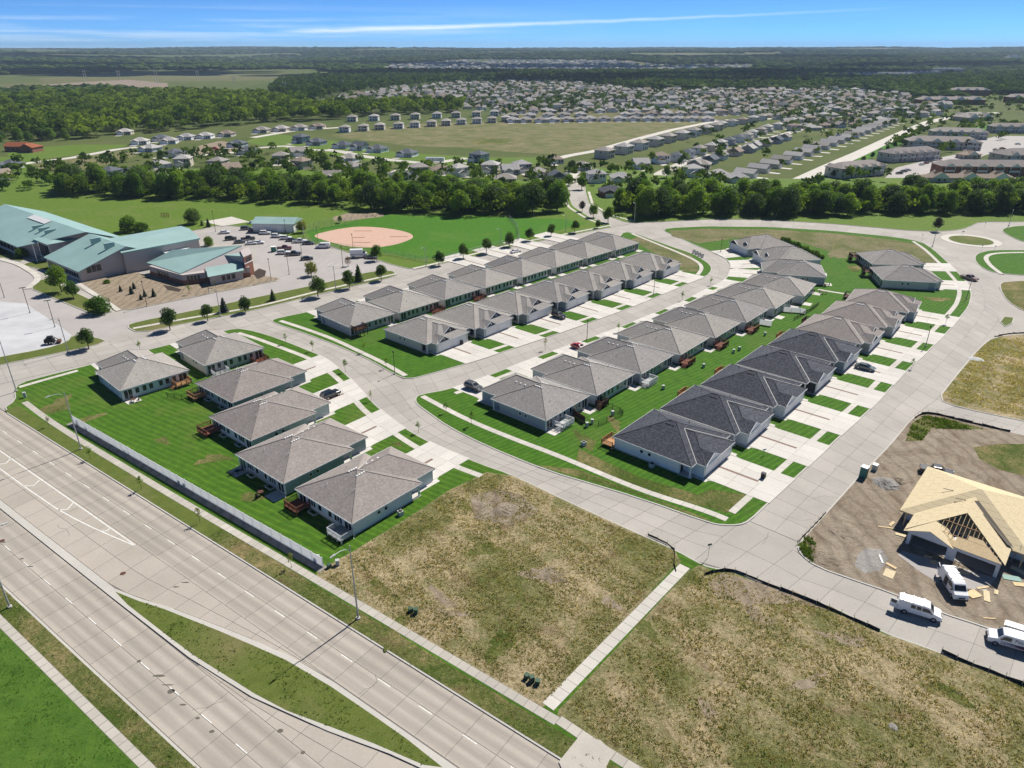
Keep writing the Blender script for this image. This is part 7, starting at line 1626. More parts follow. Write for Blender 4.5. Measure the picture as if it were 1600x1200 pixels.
# (u, v of the base, type, wall+roof, angle, where)
ML = [
 (20, 262, 'ranch', 'wK', -20, 'at the far left beyond the field'), (3, 281, 'gable', 'tT', 60, 'at the picture edge by the dead tree'), (175, 279, 'two', 'wK', -15, 'just behind the belt, beside the dark-roofed house'), (214, 277, 'gable', 'wD', 60, 'behind the belt'), (247, 277, 'ranch', 'tB', 20, 'partly hidden behind the belt'), (250, 262, 'ranch', 'gG', -30, 'in the tree shade left of the earthworks'), (288, 259, 'two', 'tG', 10, 'with an arched front'), (343, 263, 'two', 'tB', -10, 'in trees below the red truck'), (362, 270, 'gable', 'tT', 40, 'behind belt treetops'),
 (220, 225, 'ranch', 'gG', 10, 'at the wood edge, upper left group'), (237, 236, 'ranch', 'gG', -20, 'in the middle of the left group'), (252, 220, 'ranch', 'tK', 10, 'second along the wood edge'), (265, 224, 'ranch', 'gG', 10, 'third along the wood edge'), (292, 218, 'ranch', 'gG', 0, 'fourth along the wood edge'), (322, 216, 'ranch', 'wG', 0, 'fifth along the wood edge'), (355, 213, 'ranch', 'tT', -5, 'sixth along the wood edge'), (275, 244, 'ranch', 'wK', 60, 'white gable toward the fresh earthworks'), (372, 229, 'ranch', 'bK', -10, 'right of the earthworks'), (388, 240, 'ranch', 'gK', -10, 'nearer, right of the earthworks'), (196, 210, 'ranch', 'tG', 10, 'alone at the wood edge'),
 (472, 223, 'two', 'bK', -30, 'tall by the meadow road'), (496, 226, 'ranch', 'bK', -20, 'beside the tall blue house'), (537, 231, 'ranch', 'wK', -25, 'first of three white houses on the meadow edge'), (563, 234, 'gable', 'wK', -25, 'second of three white houses on the meadow edge'), (591, 237, 'ranch', 'wK', -25, 'third of three white houses on the meadow edge'), (637, 244, 'ranch', 'wK', -20, 'alone at the end of the meadow road'), (465, 243, 'gable', 'wB', 30, 'near the dark tree below the meadow road'), (440, 254, 'two', 'tB', 10, 'among trees above the belt'), (473, 263, 'two', 'tT', -30, 'with tan roof above the belt'), (547, 252, 'ranch', 'wB', -20, 'with black trusses facing the road'), (550, 265, 'ranch', 'gB', -30, 'below the white truss house'), (655, 273, 'two', 'eB', 20, 'behind the tall poplars'), (663, 293, 'gable', 'wB', -25, 'peeping over the belt'), (717, 274, 'two', 'wG', 40, 'white gables right of the bus'), (767, 269, 'two', 'tG', -10, 'right of the white gabled house'), (749, 252, 'two', 'bK', -35, 'at the corner of the meadow road'), (797, 272, 'gable', 'bG', 10, 'at the far side of the green yard'), (690, 270, 'ranch', 'wT', 20, 'left of the white gabled house'), (626, 280, 'ranch', 'wK', 20, 'glimpsed through the belt'), (520, 283, 'gable', 'tB', 10, 'low roof at the belt top'),
 (815, 268, 'two', 'bG', 20, 'left of the blue house'), (870, 283, 'gable', 'bK', 100, 'with gable toward the viewer by the hill street'), (865, 254, 'ranch', 'gT', 10, 'at the meadow tip'), (908, 265, 'ranch', 'gB', -15, 'behind two small trees'), (931, 284, 'two', 'wG', 5, 'narrow and white at the hill street corner'), (970, 283, 'ranch', 'gG', 0, 'with arched window by the cul-de-sac'), (955, 305, 'ranch', 'rD', 5, 'dark, at the top of the hill street'), (1032, 254, 'two', 'wT', 10, 'orange-roofed, near the cul-de-sac'), (1082, 275, 'two', 'wG', 10, 'right of the red mulch beds'), (1122, 278, 'ranch', 'gG', 5, 'behind the belt next to the white house'), (840, 275, 'ranch', 'tB', 30, 'dark-shaded left of the hill street'), (1000, 262, 'gable', 'gG', 10, 'behind the three round trees'), (790, 285, 'ranch', 'tB', 0, 'low behind the bright poplars'), (1150, 283, 'ranch', 'eG', 0, 'half hidden by the right belt'), (1095, 262, 'ranch', 'tB', -20, 'on the curved street above the belt')]
for i, (u, v, typ, c, a, where) in enumerate(ML):
    st = {'two': 'two-storey house', 'ranch': 'low house', 'gable': 'gabled house'}[typ]
    mid_house(typ, G(u, v), R(a), clr[c[0]], clr[c[1]], f'{nmw[c[0]]} {st}, {nmr[c[1]]} roof, {where}', 'houses of the middle distance', sc=0.95)
def house_row(a, b, n, typ, cols, ang, what, group, jit=0.0, sc=1.0, start='left'):
    P_ = along(G(*a), G(*b), n)
    for i, q in enumerate(P_):
        c = cols[i % len(cols)]; mid_house(typ, (q[0] + rng.normal() * jit, q[1] + rng.normal() * jit), ang, clr[c[0]], clr[c[1]], f'{ordw(i + 1)} house from the {start} in {what}', group, sc=sc)
house_row((410, 207), (497, 201), 4, 'ranch', ['tB', 'tG', 'gB', 'tT'], R(-5), 'the short row below the wood, left of the meadow', 'row below the wood')
house_row((540, 206), (790, 190), 11, 'row2', ['gB', 'eB', 'tG', 'gB'], R(0), 'the two-storey row along the far meadow edge', 'two-storey row along the meadow', 0.6, 0.85)
house_row((550, 190), (775, 181), 8, 'row2', ['eB', 'gG', 'tB'], R(0), 'the second row behind the meadow edge houses', 'second row behind the meadow', 0.8, 0.9)
house_row((800, 191), (908, 190), 6, 'ranch', ['gG', 'tB', 'gB'], R(2), 'the low row where the meadow is widest', 'low row at the meadow head', 0.8)
house_row((922, 189), (1104, 189), 9, 'ranch', ['gG', 'gB'], R(2), 'the grey row along the meadow top', 'grey row at the meadow top', 0.5)
house_row((803, 184), (905, 182), 5, 'ranch', ['tB', 'eG', 'gB'], R(2), 'the broken row behind the meadow head', 'row behind the meadow head', 1.5)
house_row((975, 182), (1085, 180), 6, 'ranch', ['tG', 'eB', 'gT'], R(2), 'the second row above the meadow top', 'second row above the meadow', 1.5)
house_row((945, 247), (1118, 204), 9, 'row2', ['tB', 'eG', 'gB', 'tG'], R(55), 'the tall terrace slanting along the meadow', 'tall terrace beside the meadow', 0.4, 1.0)
house_row((1125, 200), (1190, 188), 5, 'row2', ['eG', 'gB', 'tT'], R(55), 'the upper terrace at the meadow corner', 'upper terrace at the meadow corner', 0.6, 0.9)
house_row((1058, 252), (1165, 218), 8, 'two', ['bK', 'wK', 'gB', 'tG', 'bG'], R(55), 'the second street row below the terrace', 'row of the slanting street', 0.8, 0.85)
house_row((1172, 214), (1240, 194), 6, 'two', ['gG', 'tB', 'eG'], R(55), 'the upper end of the slanting street', 'upper row of the slanting street', 1.0, 0.85)
house_row((1090, 262), (1225, 219), 9, 'gable', ['tB', 'bK', 'gB', 'tT', 'bG', 'gG'], R(235), 'the row between the slanting street and the townhouses', 'row behind the townhouses', 1.0, 0.9)
house_row((1165, 276), (1390, 192), 19, 'town', ['gG', 'eG', 'tG', 'gB'], R(50), 'the townhouse line along the boulevard', 'townhouses along the boulevard', 0.3, 0.9)
# brick barn-like house at the far left
bh = empty('brick_house', (*G(42, 236), 0.05), R(-6)); tag(bh, 'long brick house with orange-red roof at the wood edge', 'house')
part('wall', ('bhw',), lambda mb: [mb.box(-14, 6, -5, 5, -0.3, 3.6), mb.box(2, 12, -9, 3, -0.3, 3.4)], M['w_brick'], bh); part('roof', ('bhr',), lambda mb: [mb.hip(-14.6, 6.6, -5.6, 5.6, 3.6, 3.8, .5, ('x0',)), mb.hip(1.4, 12.6, -9.6, 3.6, 3.39, 3.59, .5, ('y0',))], M['roof_red'], bh)
for x in (-11, -7, -3): part('window', ('mwi',), lambda mb: mb.box(-0.6, 0.6, -0.06, 0.0, -0.7, 0.7), M['glass'], bh, (x, -5.02, 1.9))
# apartments on the right
def apartment(u, v, L, D, h, ang, wall, roof, label, gables=5, balc=True, name='apartment_block'):
    t = empty(name, (*G(u, v), 0.05), R(ang)); tag(t, label, 'building', 'apartment blocks on the right')
    part('wall', ('apw', L, D, h), lambda mb: mb.box(-L / 2, L / 2, -D / 2, D / 2, -0.3, h), M[wall], t)
    rr = part('roof', ('apr', L, D, h), lambda mb: mb.hip(-L / 2 - .6, L / 2 + .6, -D / 2 - .6, D / 2 + .6, h - .1, h + .15, .42), M[roof], t)
    for i in range(gables):
        x = -L / 2 + L * (i + .5) / gables; w = L / gables * .6
        for s in (-1, 1):
            part('gable', ('apg', L, D, h, gables, s), lambda mb: [mb.quad((-w / 2, s * (D / 2 + .9), h - .1), (w / 2, s * (D / 2 + .9), h - .1), (0, s * (D / 2 + .9), h + w * .33))[0:0] if False else mb.quad((-w / 2, s * (D / 2 + .9), h - .1), (w / 2, s * (D / 2 + .9), h - .1), (0, s * (D / 2 + .9), h + w * .33))], M['trim'], rr, (x, 0, 0))
            part('gable_roof', ('apq', L, D, h, gables, s), lambda mb: [mb.quad((-w / 2 - .3, s * (D / 2 + 1.1), h - .2), (0, s * (D / 2 + 1.1), h + w * .33 + .05), (0, s * (D / 2 - w * .7), h + w * .33 + .05), (-w / 2 - .3, s * (D / 2 - w * .3), h - .2)), mb.quad((w / 2 + .3, s * (D / 2 + 1.1), h - .2), (w / 2 + .3, s * (D / 2 - w * .3), h - .2), (0, s * (D / 2 - w * .7), h + w * .33 + .05), (0, s * (D / 2 + 1.1), h + w * .33 + .05))], M[roof], rr, (x, 0, 0.02))
            if balc:
                part('balcony', ('apb', L, D, h, gables, s), lambda mb: [mb.box(-w / 2, w / 2, min(s * D / 2, s * (D / 2 + .8)), max(s * D / 2, s * (D / 2 + .8)), z, z + .9) for z in np.arange(2.7, h - 1.0, 2.7)] + [mb.box(xx - .1, xx + .1, min(s * (D / 2 + .6), s * (D / 2 + .82)), max(s * (D / 2 + .6), s * (D / 2 + .82)), 0, h) for xx in (-w / 2, w / 2)], M['trim'], t, (x, 0, 0))
    k = int(L / 3.2)
    for s in (-1, 1):
        for z in np.arange(1.4, h - .8, 2.7):
            for i in range(k):
                if (i % 3) != 1: part('window', ('apn', s), lambda mb: mb.box(-.55, .55, -.05, .05, -.65, .65), M['glass'], t, (-L / 2 + L * (i + .5) / k, s * (D / 2 + .03), z))
    for s in (-1, 1):
        for y in (-D / 4, D / 4): part('window', ('apm',), lambda mb: mb.box(-.05, .05, -.55, .55, -.65, .65), M['glass'], t, (s * (L / 2 + .03), y, h - 1.5))
apartment(1335, 274, 38, 13, 5.8, 25, 'w_tan', 'roof_brown', 'apartment block with white gables behind the right tree belt, lowest on boulevard', 5)
apartment(1418, 250, 44, 13, 5.8, 20, 'w_tan', 'roof_brown', 'second gabled apartment block up the boulevard', 6)
apartment(1470, 232, 52, 15, 5.8, -12, 'w_tan', 'roof_brown', 'long apartment block across the lawn behind the gabled block', 4)
apartment(1495, 216, 44, 13, 5.8, -12, 'w_tan', 'roof_grey', 'apartment block with arched openings further up the boulevard', 5)
apartment(1535, 273, 58, 14, 5.8, -4, 'w_brick', 'roof_brown', 'long brick apartment block with white balconies by the belt', 6)
apartment(1590, 253, 34, 16, 5.6, 10, 'w_tan', 'roof_brown', 'wide apartment roof at the right edge behind the parking', 3)
apartment(1510, 284, 52, 8, 2.6, -4, 'w_tan', 'roof_tan', 'long low carport in front of the brick apartments', 3, False, 'carport')
apartment(1512, 247, 14, 8, 2.6, 10, 'w_tan', 'roof_tan', 'small garage block in the apartment parking', 1, False, 'garage_block')
apartment(1580, 207, 40, 12, 5.6, -6, 'w_tan', 'roof_brown', 'apartment block beyond the bright lawn, right edge', 4)
apartment(1482, 163, 90, 16, 6.5, -3, 'w_brick', 'roof_brown', 'very long red brick building on the right ridge', 4, False)
apartment(1512, 149, 60, 18, 8.5, -3, 'w_brick', 'roof_brown', 'taller brick building behind the long brick one', 4, False)
apartment(1592, 160, 36, 18, 7.5, -3, 'w_brick', 'roof_brown', 'red brick block at the right picture edge', 2, False)
apartment(1518, 188, 40, 20, 4.0, 20, 'w_tan', 'roof_grey', 'low wide building beside the road bend', 2, False)
apartment(1398, 124, 90, 18, 13, -18, 'w_blue', 'roof_blue', 'large dark apartment slab on the wooded ridge, first', 6, False)
apartment(1440, 120, 90, 18, 13, -10, 'w_blue', 'roof_blue', 'second dark apartment slab on the wooded ridge', 6, False)
apartment(1480, 115, 90, 18, 13, -5, 'w_blue', 'roof_blue', 'third dark apartment slab on the wooded ridge', 6, False)
apartment(1340, 119, 160, 20, 7, 22, 'w_grey', 'roof_blue', 'long low grey roofs in front of the ridge apartments', 8, False)
apartment(1580, 97, 110, 40, 22, 0, 'w_grey', 'roof_blue', 'tall grey building high on the right horizon', 1, False)
apartment(1282, 141, 22, 20, 5, 10, 'w_white', 'roof_tan', 'pale barn at the far subdivision edge', 1, False)
apartment(1357, 133, 22, 16, 6, 0, 'w_white', 'roof_blue', 'white flat building below the ridge apartments', 1, False)
# cars at the apartments
for i, (u, v, a, p) in enumerate(((1405, 272, 10, 'black'), (1412, 269, 10, 'grey'), (1418, 267, 10, 'silver'), (1440, 258, 30, 'white'), (1447, 256, 30, 'maroon'), (1454, 253, 30, 'grey'), (1460, 251, 30, 'white'), (1468, 249, 30, 'black'), (1556, 235, 0, 'grey'), (1566, 233, 0, 'red'), (1590, 226, 0, 'white'))):
    car('sedan', p, G(u, v), R(a), f'{p} car, {ordw(i + 1)} from the belt in the apartment parking', 'cars at the apartments', 0.05)
bus = empty('white_trailer', (*G(680, 254), 0.08), R(-8)); tag(bus, 'long white trailer parked on the meadow road', 'trailer'); part('body', ('bub',), lambda mb: mb.box(-6.5, 6.5, -1.3, 1.3, .8, 3.4), M['car_white'], bus); part('door', ('bud',), lambda mb: mb.box(-2, -1, -1.36, -1.3, .9, 2.9), M['boxgrey'], bus)
for x in (-4, 4):
    for s in (-1, 1): wheel(bus, x, s * 1.1, .45)
rt_ = empty('red_truck', (*G(330, 235), 0.08), R(5)); tag(rt_, 'red truck on the fresh earthworks', 'truck'); part('cab', ('rtc',), lambda mb: profile(mb, [(-1.3, .6), (-1.3, 2.6), (.6, 2.6), (1.2, 1.6), (1.4, .6)], 1.2, .1), M['car_red'], rt_, (3.4, 0, 0)); part('tipper', ('rtt',), lambda mb: mb.box(-3.4, 1.9, -1.2, 1.2, .9, 2.3), M['car_red'], rt_)
for x in (-2.5, -1.2, 3.2):
    for s in (-1, 1): wheel(rt_, x, s * 1.05, .5)
# power poles in the far left fields
for i, (u, v, vt) in enumerate(((134, 126, 109), (187, 126, 109), (246, 131, 108), (310, 126, 110), (367, 134, 119), (446, 145, 127), (536, 137, 124))):
    b = G(u, v); h = tall(b, vt); t = empty('power_pole', (*b, 0), 0.6); tag(t, f'{ordw(i + 1)} pale transmission pole from the left in the far fields', 'power pole', 'transmission poles in the far fields')
    part('pole', ('ppo', i), lambda mb: [mb.tube([(-2.2, 0, 0), (-2.2, 0, h)], .45, 5), mb.tube([(2.2, 0, 0), (2.2, 0, h)], .45, 5)], M['flash'], t); part('crossarm', ('ppc', i), lambda mb: mb.box(-5, 5, -.3, .3, h - 4, h - 3.2), M['flash'], t)

# ------------------------------------------------------------------ dense subdivision beyond the meadow
HV = dict()
def low_house(w, d, h, s):
    V = np.array([(-w / 2, -d / 2, 0), (w / 2, -d / 2, 0), (w / 2, d / 2, 0), (-w / 2, d / 2, 0), (-w / 2, -d / 2, h), (w / 2, -d / 2, h), (w / 2, d / 2, h), (-w / 2, d / 2, h)])
    return V
subdiv = GL([(500, 166), (530, 152), (610, 141), (700, 131), (800, 128), (900, 132), (1010, 142), (1120, 143), (1240, 143), (1330, 142), (1420, 152), (1480, 168), (1465, 180), (1400, 190), (1340, 200), (1240, 205), (1200, 184), (1100, 180), (960, 179), (800, 179), (760, 176), (720, 168), (640, 158), (560, 160)])
def grid_houses(poly, ang, dx, dy, seed, jit=2.0):
    r = np.random.default_rng(seed); c, s = math.cos(ang), math.sin(ang)
    xs = [p[0] * c + p[1] * s for p in poly]; ys = [-p[0] * s + p[1] * c for p in poly]
    out = []
    for j, y in enumerate(np.arange(min(ys), max(ys), dy)):
        for x in np.arange(min(xs), max(xs), dx):
            yy = y + (0 if j % 2 else dy * .28) + r.normal() * jit; xx = x + r.normal() * jit
            q = (xx * c - yy * s, xx * s + yy * c)
            if r.uniform() < .92 and inside(poly, *q): out.append((q, ang + (math.pi if j % 2 else 0) + r.choice([0, 0, 0, .5 * math.pi]) ))
    return out
gh = grid_houses(subdiv, R(8), 19.5, 29.0, 5)
taken = [G(u, v) for u, v, *_ in ML]
def clear_of(q, d=15): return all(math.dist(q, t) > d for t in taken)
gh.sort(key=lambda e: e[0][1])
NI = 110
rank = {k: j for j, k in enumerate(sorted(range(NI), key=lambda k: px(*gh[k][0])[0]))}
cyc = ['tG', 'gG', 'eB', 'gB', 'tT', 'wG', 'bG', 'gG', 'tB', 'eT', 'eG']
for i, (q, a) in enumerate(gh[:NI]):
    c = cyc[rng.integers(len(cyc))]; typ = ['ranch', 'two', 'gable', 'ranch'][rng.integers(4)]
    t = mid_house(typ, q, a, clr[c[0]], clr[c[1]], f'{nmw[c[0]]} {nmr[c[1]]}-roofed house, {ordw(rank[i] + 1)} from the left among packed houses beyond the meadow', 'packed houses beyond the meadow', sc=0.9)
def house_mass(name, lst, mats, seed, zfn=None, sc=1.0):
    """far houses too small to pick apart: walls and hipped roofs in one mesh"""
    r = np.random.default_rng(seed); mb = MB(); wf = []; mi = []
    for (q, a) in lst:
        w, d, h = r.uniform(11, 15) * sc, r.uniform(9.5, 12) * sc, r.choice([3.0, 3.0, 5.2]) * sc; z = float(zfn(*q)) if zfn else 0.0
        m2 = MB(); m2.box(-w / 2, w / 2, -d / 2, d / 2, -1, h); nb = len(m2.f); m2.hip(-w / 2 - .5, w / 2 + .5, -d / 2 - .5, d / 2 + .5, h, h + .2, r.uniform(.38, .6), () if r.uniform() < .65 else ('x0', 'x1'))
        k = len(mb.v); c, s = math.cos(a), math.sin(a)
        mb.v += [(q[0] + x * c - y * s, q[1] + x * s + y * c, zz + z) for x, y, zz in m2.v]; mb.f += [tuple(k + i for i in f) for f in m2.f]
        wm = int(r.integers(0, 4)); rm = 4 + int(r.integers(0, len(mats) - 4)); mi += [wm] * nb + [rm] * (len(m2.f) - nb)
    me = bpy.data.meshes.new(name); me.from_pydata(mb.v, [], mb.f)
    for m_ in mats: me.materials.append(M[m_])
    me.polygons.foreach_set('material_index', mi); me.update()
    return tag(link(name, me), kind='stuff')
HM = ['w_tan', 'w_white', 'w_grey', 'w_beige', 'roof_grey', 'roof_light', 'roof_grey', 'roof_tan', 'roof_brown', 'roof_light', 'roof_blue']
house_mass('far_subdivision', gh[NI:], HM, 8)
town = GL([(600, 112), (610, 102), (720, 97), (860, 98), (960, 100), (1040, 104), (1170, 103), (1180, 108), (1000, 112), (860, 112), (720, 112)])
gt = [e for e in grid_houses(town, R(20), 26, 42, 9, 4)]
rng.shuffle(gt)
house_mass('distant_town', gt[:900], ['w_white', 'w_white', 'w_grey', 'w_tan', 'roof_blue', 'roof_blue', 'roof_grey'], 12, hterr, 1.25)

# ------------------------------------------------------------------ woods of the middle distance and beyond
ICO = None
def ico(sub):
    bm = bmesh.new(); bmesh.ops.create_icosphere(bm, subdivisions=sub, radius=1.0); V = np.array([v.co[:] for v in bm.verts]); F = np.array([[v.index for v in f.verts] for f in bm.faces]); bm.free(); return V, F
def lumps(name, pts, rad, hgt, sub, seed, mat, zfn=None, rough=0.28):
    V0, F0 = ico(sub); r = np.random.default_rng(seed); n, nv = len(pts), len(V0)
    P = np.asarray(pts, float); S = 1 + r.normal(size=(n, nv)) * rough; S = np.clip(S, .45, 1.6)
    a = r.uniform(0, 6.283, n); c, s = np.cos(a)[:, None], np.sin(a)[:, None]
    X, Y, Z = V0[:, 0][None] * S, V0[:, 1][None] * S, V0[:, 2][None] * S
    Xr, Yr = X * c - Y * s, X * s + Y * c
    z = zfn(P[:, 0], P[:, 1]) if zfn is not None else np.zeros(n)
    V = np.stack([P[:, 0][:, None] + Xr * rad[:, None], P[:, 1][:, None] + Yr * rad[:, None], z[:, None] + hgt[:, None] * .52 + Z * hgt[:, None] * .5], 2).reshape(-1, 3)
    F = (F0[None] + (np.arange(n) * nv)[:, None, None]).reshape(-1, 3)
    me = npmesh(name, V, F, mat); at = me.attributes.new('tone', 'FLOAT', 'POINT'); at.data.foreach_set('value', np.repeat(r.uniform(0, 1, n), nv).astype(np.float32))
    return tag(link(name, me), kind='stuff')
def leafy(name, pts, rad, hgt, nleaf, seed, mat, size=0.30):
    """trees of a wood that merge into one mass: each a dome of leaf-clump faces"""
    r = np.random.default_rng(seed); n = len(pts); P = np.asarray(pts, float)
    # four to seven lobes a tree
    nl = 6
    th = r.uniform(0, 6.283, (n, nl)); rr = rad[:, None] * r.uniform(.25, .62, (n, nl)); lz = hgt[:, None] * r.uniform(.35, .80, (n, nl))
    LC = np.stack([P[:, 0][:, None] + rr * np.cos(th), P[:, 1][:, None] + rr * np.sin(th), lz], 2); LR = rad[:, None] * r.uniform(.36, .6, (n, nl))
    k = r.integers(0, nl, (n, nleaf)); ii = np.arange(n)[:, None]
    d = r.normal(size=(n, nleaf, 3)); d /= np.linalg.norm(d, axis=2)[..., None]; d[..., 2] = np.abs(d[..., 2]) * .9 - .15
    C = LC[ii, k] + d * (LR[ii, k] * r.uniform(.8, 1.05, (n, nleaf)))[..., None]
    nrm = d + r.normal(size=d.shape) * .45; nrm /= np.linalg.norm(nrm, axis=2)[..., None]
    u = np.cross(nrm, r.normal(size=d.shape)); u /= np.linalg.norm(u, axis=2)[..., None]; v = np.cross(nrm, u)
    sz = (rad[:, None] * size * r.uniform(.6, 1.3, (n, nleaf)))[..., None]
    V = np.stack([C - u * sz, C - v * sz * .7, C + u * sz, C + v * sz * .8], 2).reshape(-1, 3)
    V[:, 2] = np.maximum(V[:, 2], .3)
    me = npmesh(name, V, np.arange(len(V)).reshape(-1, 4), mat); at = me.attributes.new('tone', 'FLOAT', 'POINT'); at.data.foreach_set('value', np.repeat(r.uniform(0, 1, n), nleaf * 4).astype(np.float32))
    return tag(link(name, me), kind='stuff')
def fast_scatter(poly, cell, seed, keep=1.0):
    r = np.random.default_rng(seed); xs = np.arange(min(p[0] for p in poly), max(p[0] for p in poly), cell); ys = np.arange(min(p[1] for p in poly), max(p[1] for p in poly), cell)
    X, Y = np.meshgrid(xs, ys); X = X.ravel() + r.uniform(-.45, .45, X.size) * cell; Y = Y.ravel() + r.uniform(-.45, .45, Y.size) * cell
    k = inside_np(poly, X, Y) & (r.uniform(size=X.size) < keep); return np.stack([X[k], Y[k]], 1)
woods = GL([(-120, 232), (0, 226), (60, 222), (130, 218), (190, 208), (300, 205), (400, 193), (520, 187), (610, 180), (720, 177), (720, 169), (640, 165), (560, 168), (500, 172), (470, 163), (400, 155), (300, 150), (215, 151), (140, 152), (60, 156), (0, 158), (-120, 165)])
wp = fast_scatter(woods, 13.5, 21, .95)
wp = wp[np.argsort(wp[:, 1])]
near = wp[:24]; wp = wp[24:]
near = near[np.argsort([px(*q)[0] for q in near])]
for i, q in enumerate(near): plant_tree(['big', 'bigdark', 'big', 'poplar'][i % 4], tuple(q), rng.uniform(.85, 1.15) * (1.0 if i % 4 != 3 else .75), f'{ordw(i + 1)} tree from the left along the near edge of the big wood', 'trees at the near edge of the wood', 0.0)
n = len(wp); r_ = np.random.default_rng(4)
leafy('woodland', wp, r_.uniform(6.0, 11.5, n), r_.uniform(10, 18, n), 190, 33, M['far_leaf'], .155)
ug = np.vstack([fast_scatter(belt1, 4.2, 91, .9), fast_scatter(belt2, 4.2, 92, .9)]); n = len(ug)
leafy('belt_undergrowth', ug, r_.uniform(2.2, 4.4, n), r_.uniform(4.5, 12.0, n), 100, 93, M['far_leaf'], .15)
# garden trees between the houses
gpoly = GL([(0, 300), (0, 262), (150, 250), (300, 245), (440, 235), (600, 262), (760, 262), (880, 262), (1000, 270), (1160, 290), (1100, 300), (800, 305), (600, 300), (400, 293), (200, 290)])
gpt = scatter(gpoly, 40, 9.0, 77); gpt = [q for q in gpt if clear_of(q, 9)]
gpt.sort(key=lambda q: px(*q)[0])
for i, q in enumerate(gpt): plant_tree(['big', 'bigdark', 'maple_g', 'bush'][i % 4], q, [.62, .6, 1.3, 1.2][i % 4] * rng.uniform(.8, 1.2), f'{ordw(i + 1)} garden tree from the left among houses above the tree belt', 'garden trees above the belt', 0.0)
gp1 = np.array([q for q in fast_scatter(gpoly, 11.5, 56, .7) if clear_of(tuple(q), 10)]); gp2 = fast_scatter(subdiv, 14.5, 51, .62); gp3 = fast_scatter(GL([(930, 250), (1110, 205), (1250, 195), (1400, 195), (1340, 225), (1200, 282), (1050, 275)]), 19, 52, .38)
gp4 = fast_scatter(GL([(1400, 190), (1480, 168), (1560, 150), (1700, 150), (1700, 215), (1560, 205), (1470, 205), (1400, 240)]), 17, 53, .5); gp5 = fast_scatter(GL([(780, 182), (900, 165), (1000, 160), (1000, 150), (900, 152), (780, 172)]), 10, 54, .55)
gp6 = np.vstack([fast_scatter(GL(q), 9, 57 + k, .55) for k, q in enumerate(([(1262, 298), (1330, 285), (1395, 290), (1395, 283), (1330, 276), (1275, 285)], [(1440, 240), (1470, 223), (1520, 225), (1520, 234), (1460, 245)], [(1380, 232), (1440, 205), (1450, 208), (1395, 236)], [(1540, 225), (1560, 212), (1570, 214), (1550, 228)], [(1500, 215), (1600, 206), (1700, 202), (1700, 196), (1500, 205)]))])
gg = np.vstack([gp6, gp1, gp2, gp3, gp4, gp5]); n = len(gg); leafy('garden_trees', gg, r_.uniform(2.6, 5.2, n), r_.uniform(5, 10.5, n), 64, 34, M['garden_leaf'], .22)
for i in range(16):       # street trees along the boulevard
    q = along(G(1262, 297), G(1450, 205), 16)[i]; plant_tree('maple', q, .9, f'{ordw(i + 1)} small dark tree up the boulevard from the belt', 'small trees along the boulevard', 0.1)
# belts behind the packed houses, then country out to the horizon
b1_ = fast_scatter(GL([(480, 166), (520, 150), (600, 140), (700, 130), (800, 127), (900, 131), (1010, 141), (1130, 142), (1250, 142), (1340, 140), (1440, 150), (1500, 148), (1720, 150), (1720, 110), (1500, 122), (1300, 128), (1100, 115), (860, 114), (600, 113), (520, 120), (440, 128), (420, 145)]), 15, 61, .9)
n = len(b1_); leafy('dark_wood_belt', b1_, r_.uniform(6, 10, n), r_.uniform(10, 17, n), 44, 35, M['horizon_leaf'], .28)
N_ = 60000
rr = np.exp(r_.uniform(np.log(1250), np.log(12500), N_)); th = r_.uniform(R(-44), R(44), N_); X, Y = rr * np.sin(th), rr * np.cos(th)
def cover(x, y):
    return (np.sin(x / 310 + 1.3) * np.cos(y / 420 + .5) + .8 * np.sin((x + 1.3 * y) / 570 + 2.2) + .7 * np.cos((1.4 * x - y) / 830 + .9) + .35 * np.sin(x / 97) * np.sin(y / 140))
keep = cover(X, Y) > np.where(rr < 2400, -.15, -.75)
for f_ in ([(-80, 146), (0, 137), (132, 128), (200, 124.5), (262, 130), (262, 136), (215, 139.5), (140, 138), (60, 141), (0, 145), (-80, 152)], [(215, 118), (300, 112), (400, 110), (450, 112), (400, 121), (270, 123)], [(600, 113), (610, 101), (720, 96), (860, 97), (960, 99), (1040, 103), (1180, 102), (1180, 109), (1000, 113), (860, 113), (720, 113)]): keep &= ~inside_np(GL(f_), X, Y)
keep &= ~inside_np(subdiv, X, Y) & ~inside_np(woods, X, Y)
for (u, v) in ((1398, 124), (1440, 120), (1480, 115), (1340, 119), (1580, 97), (1482, 163), (1512, 149), (1592, 160)):
    q = G(u, v); keep &= np.hypot(X - q[0], (Y - q[1] + 40) * .6) > 75
fp = np.stack([X[keep], Y[keep]], 1); fr = rr[keep]; n = len(fp)
rad = 6 + fr * .0036 * r_.uniform(.6, 1.3, n); hh = np.minimum(9 + fr * .0006, 15) * r_.uniform(.7, 1.25, n)
lumps('far_woodland', fp, rad, hh, 1, 71, M['horizon_leaf'], hterr, .20)
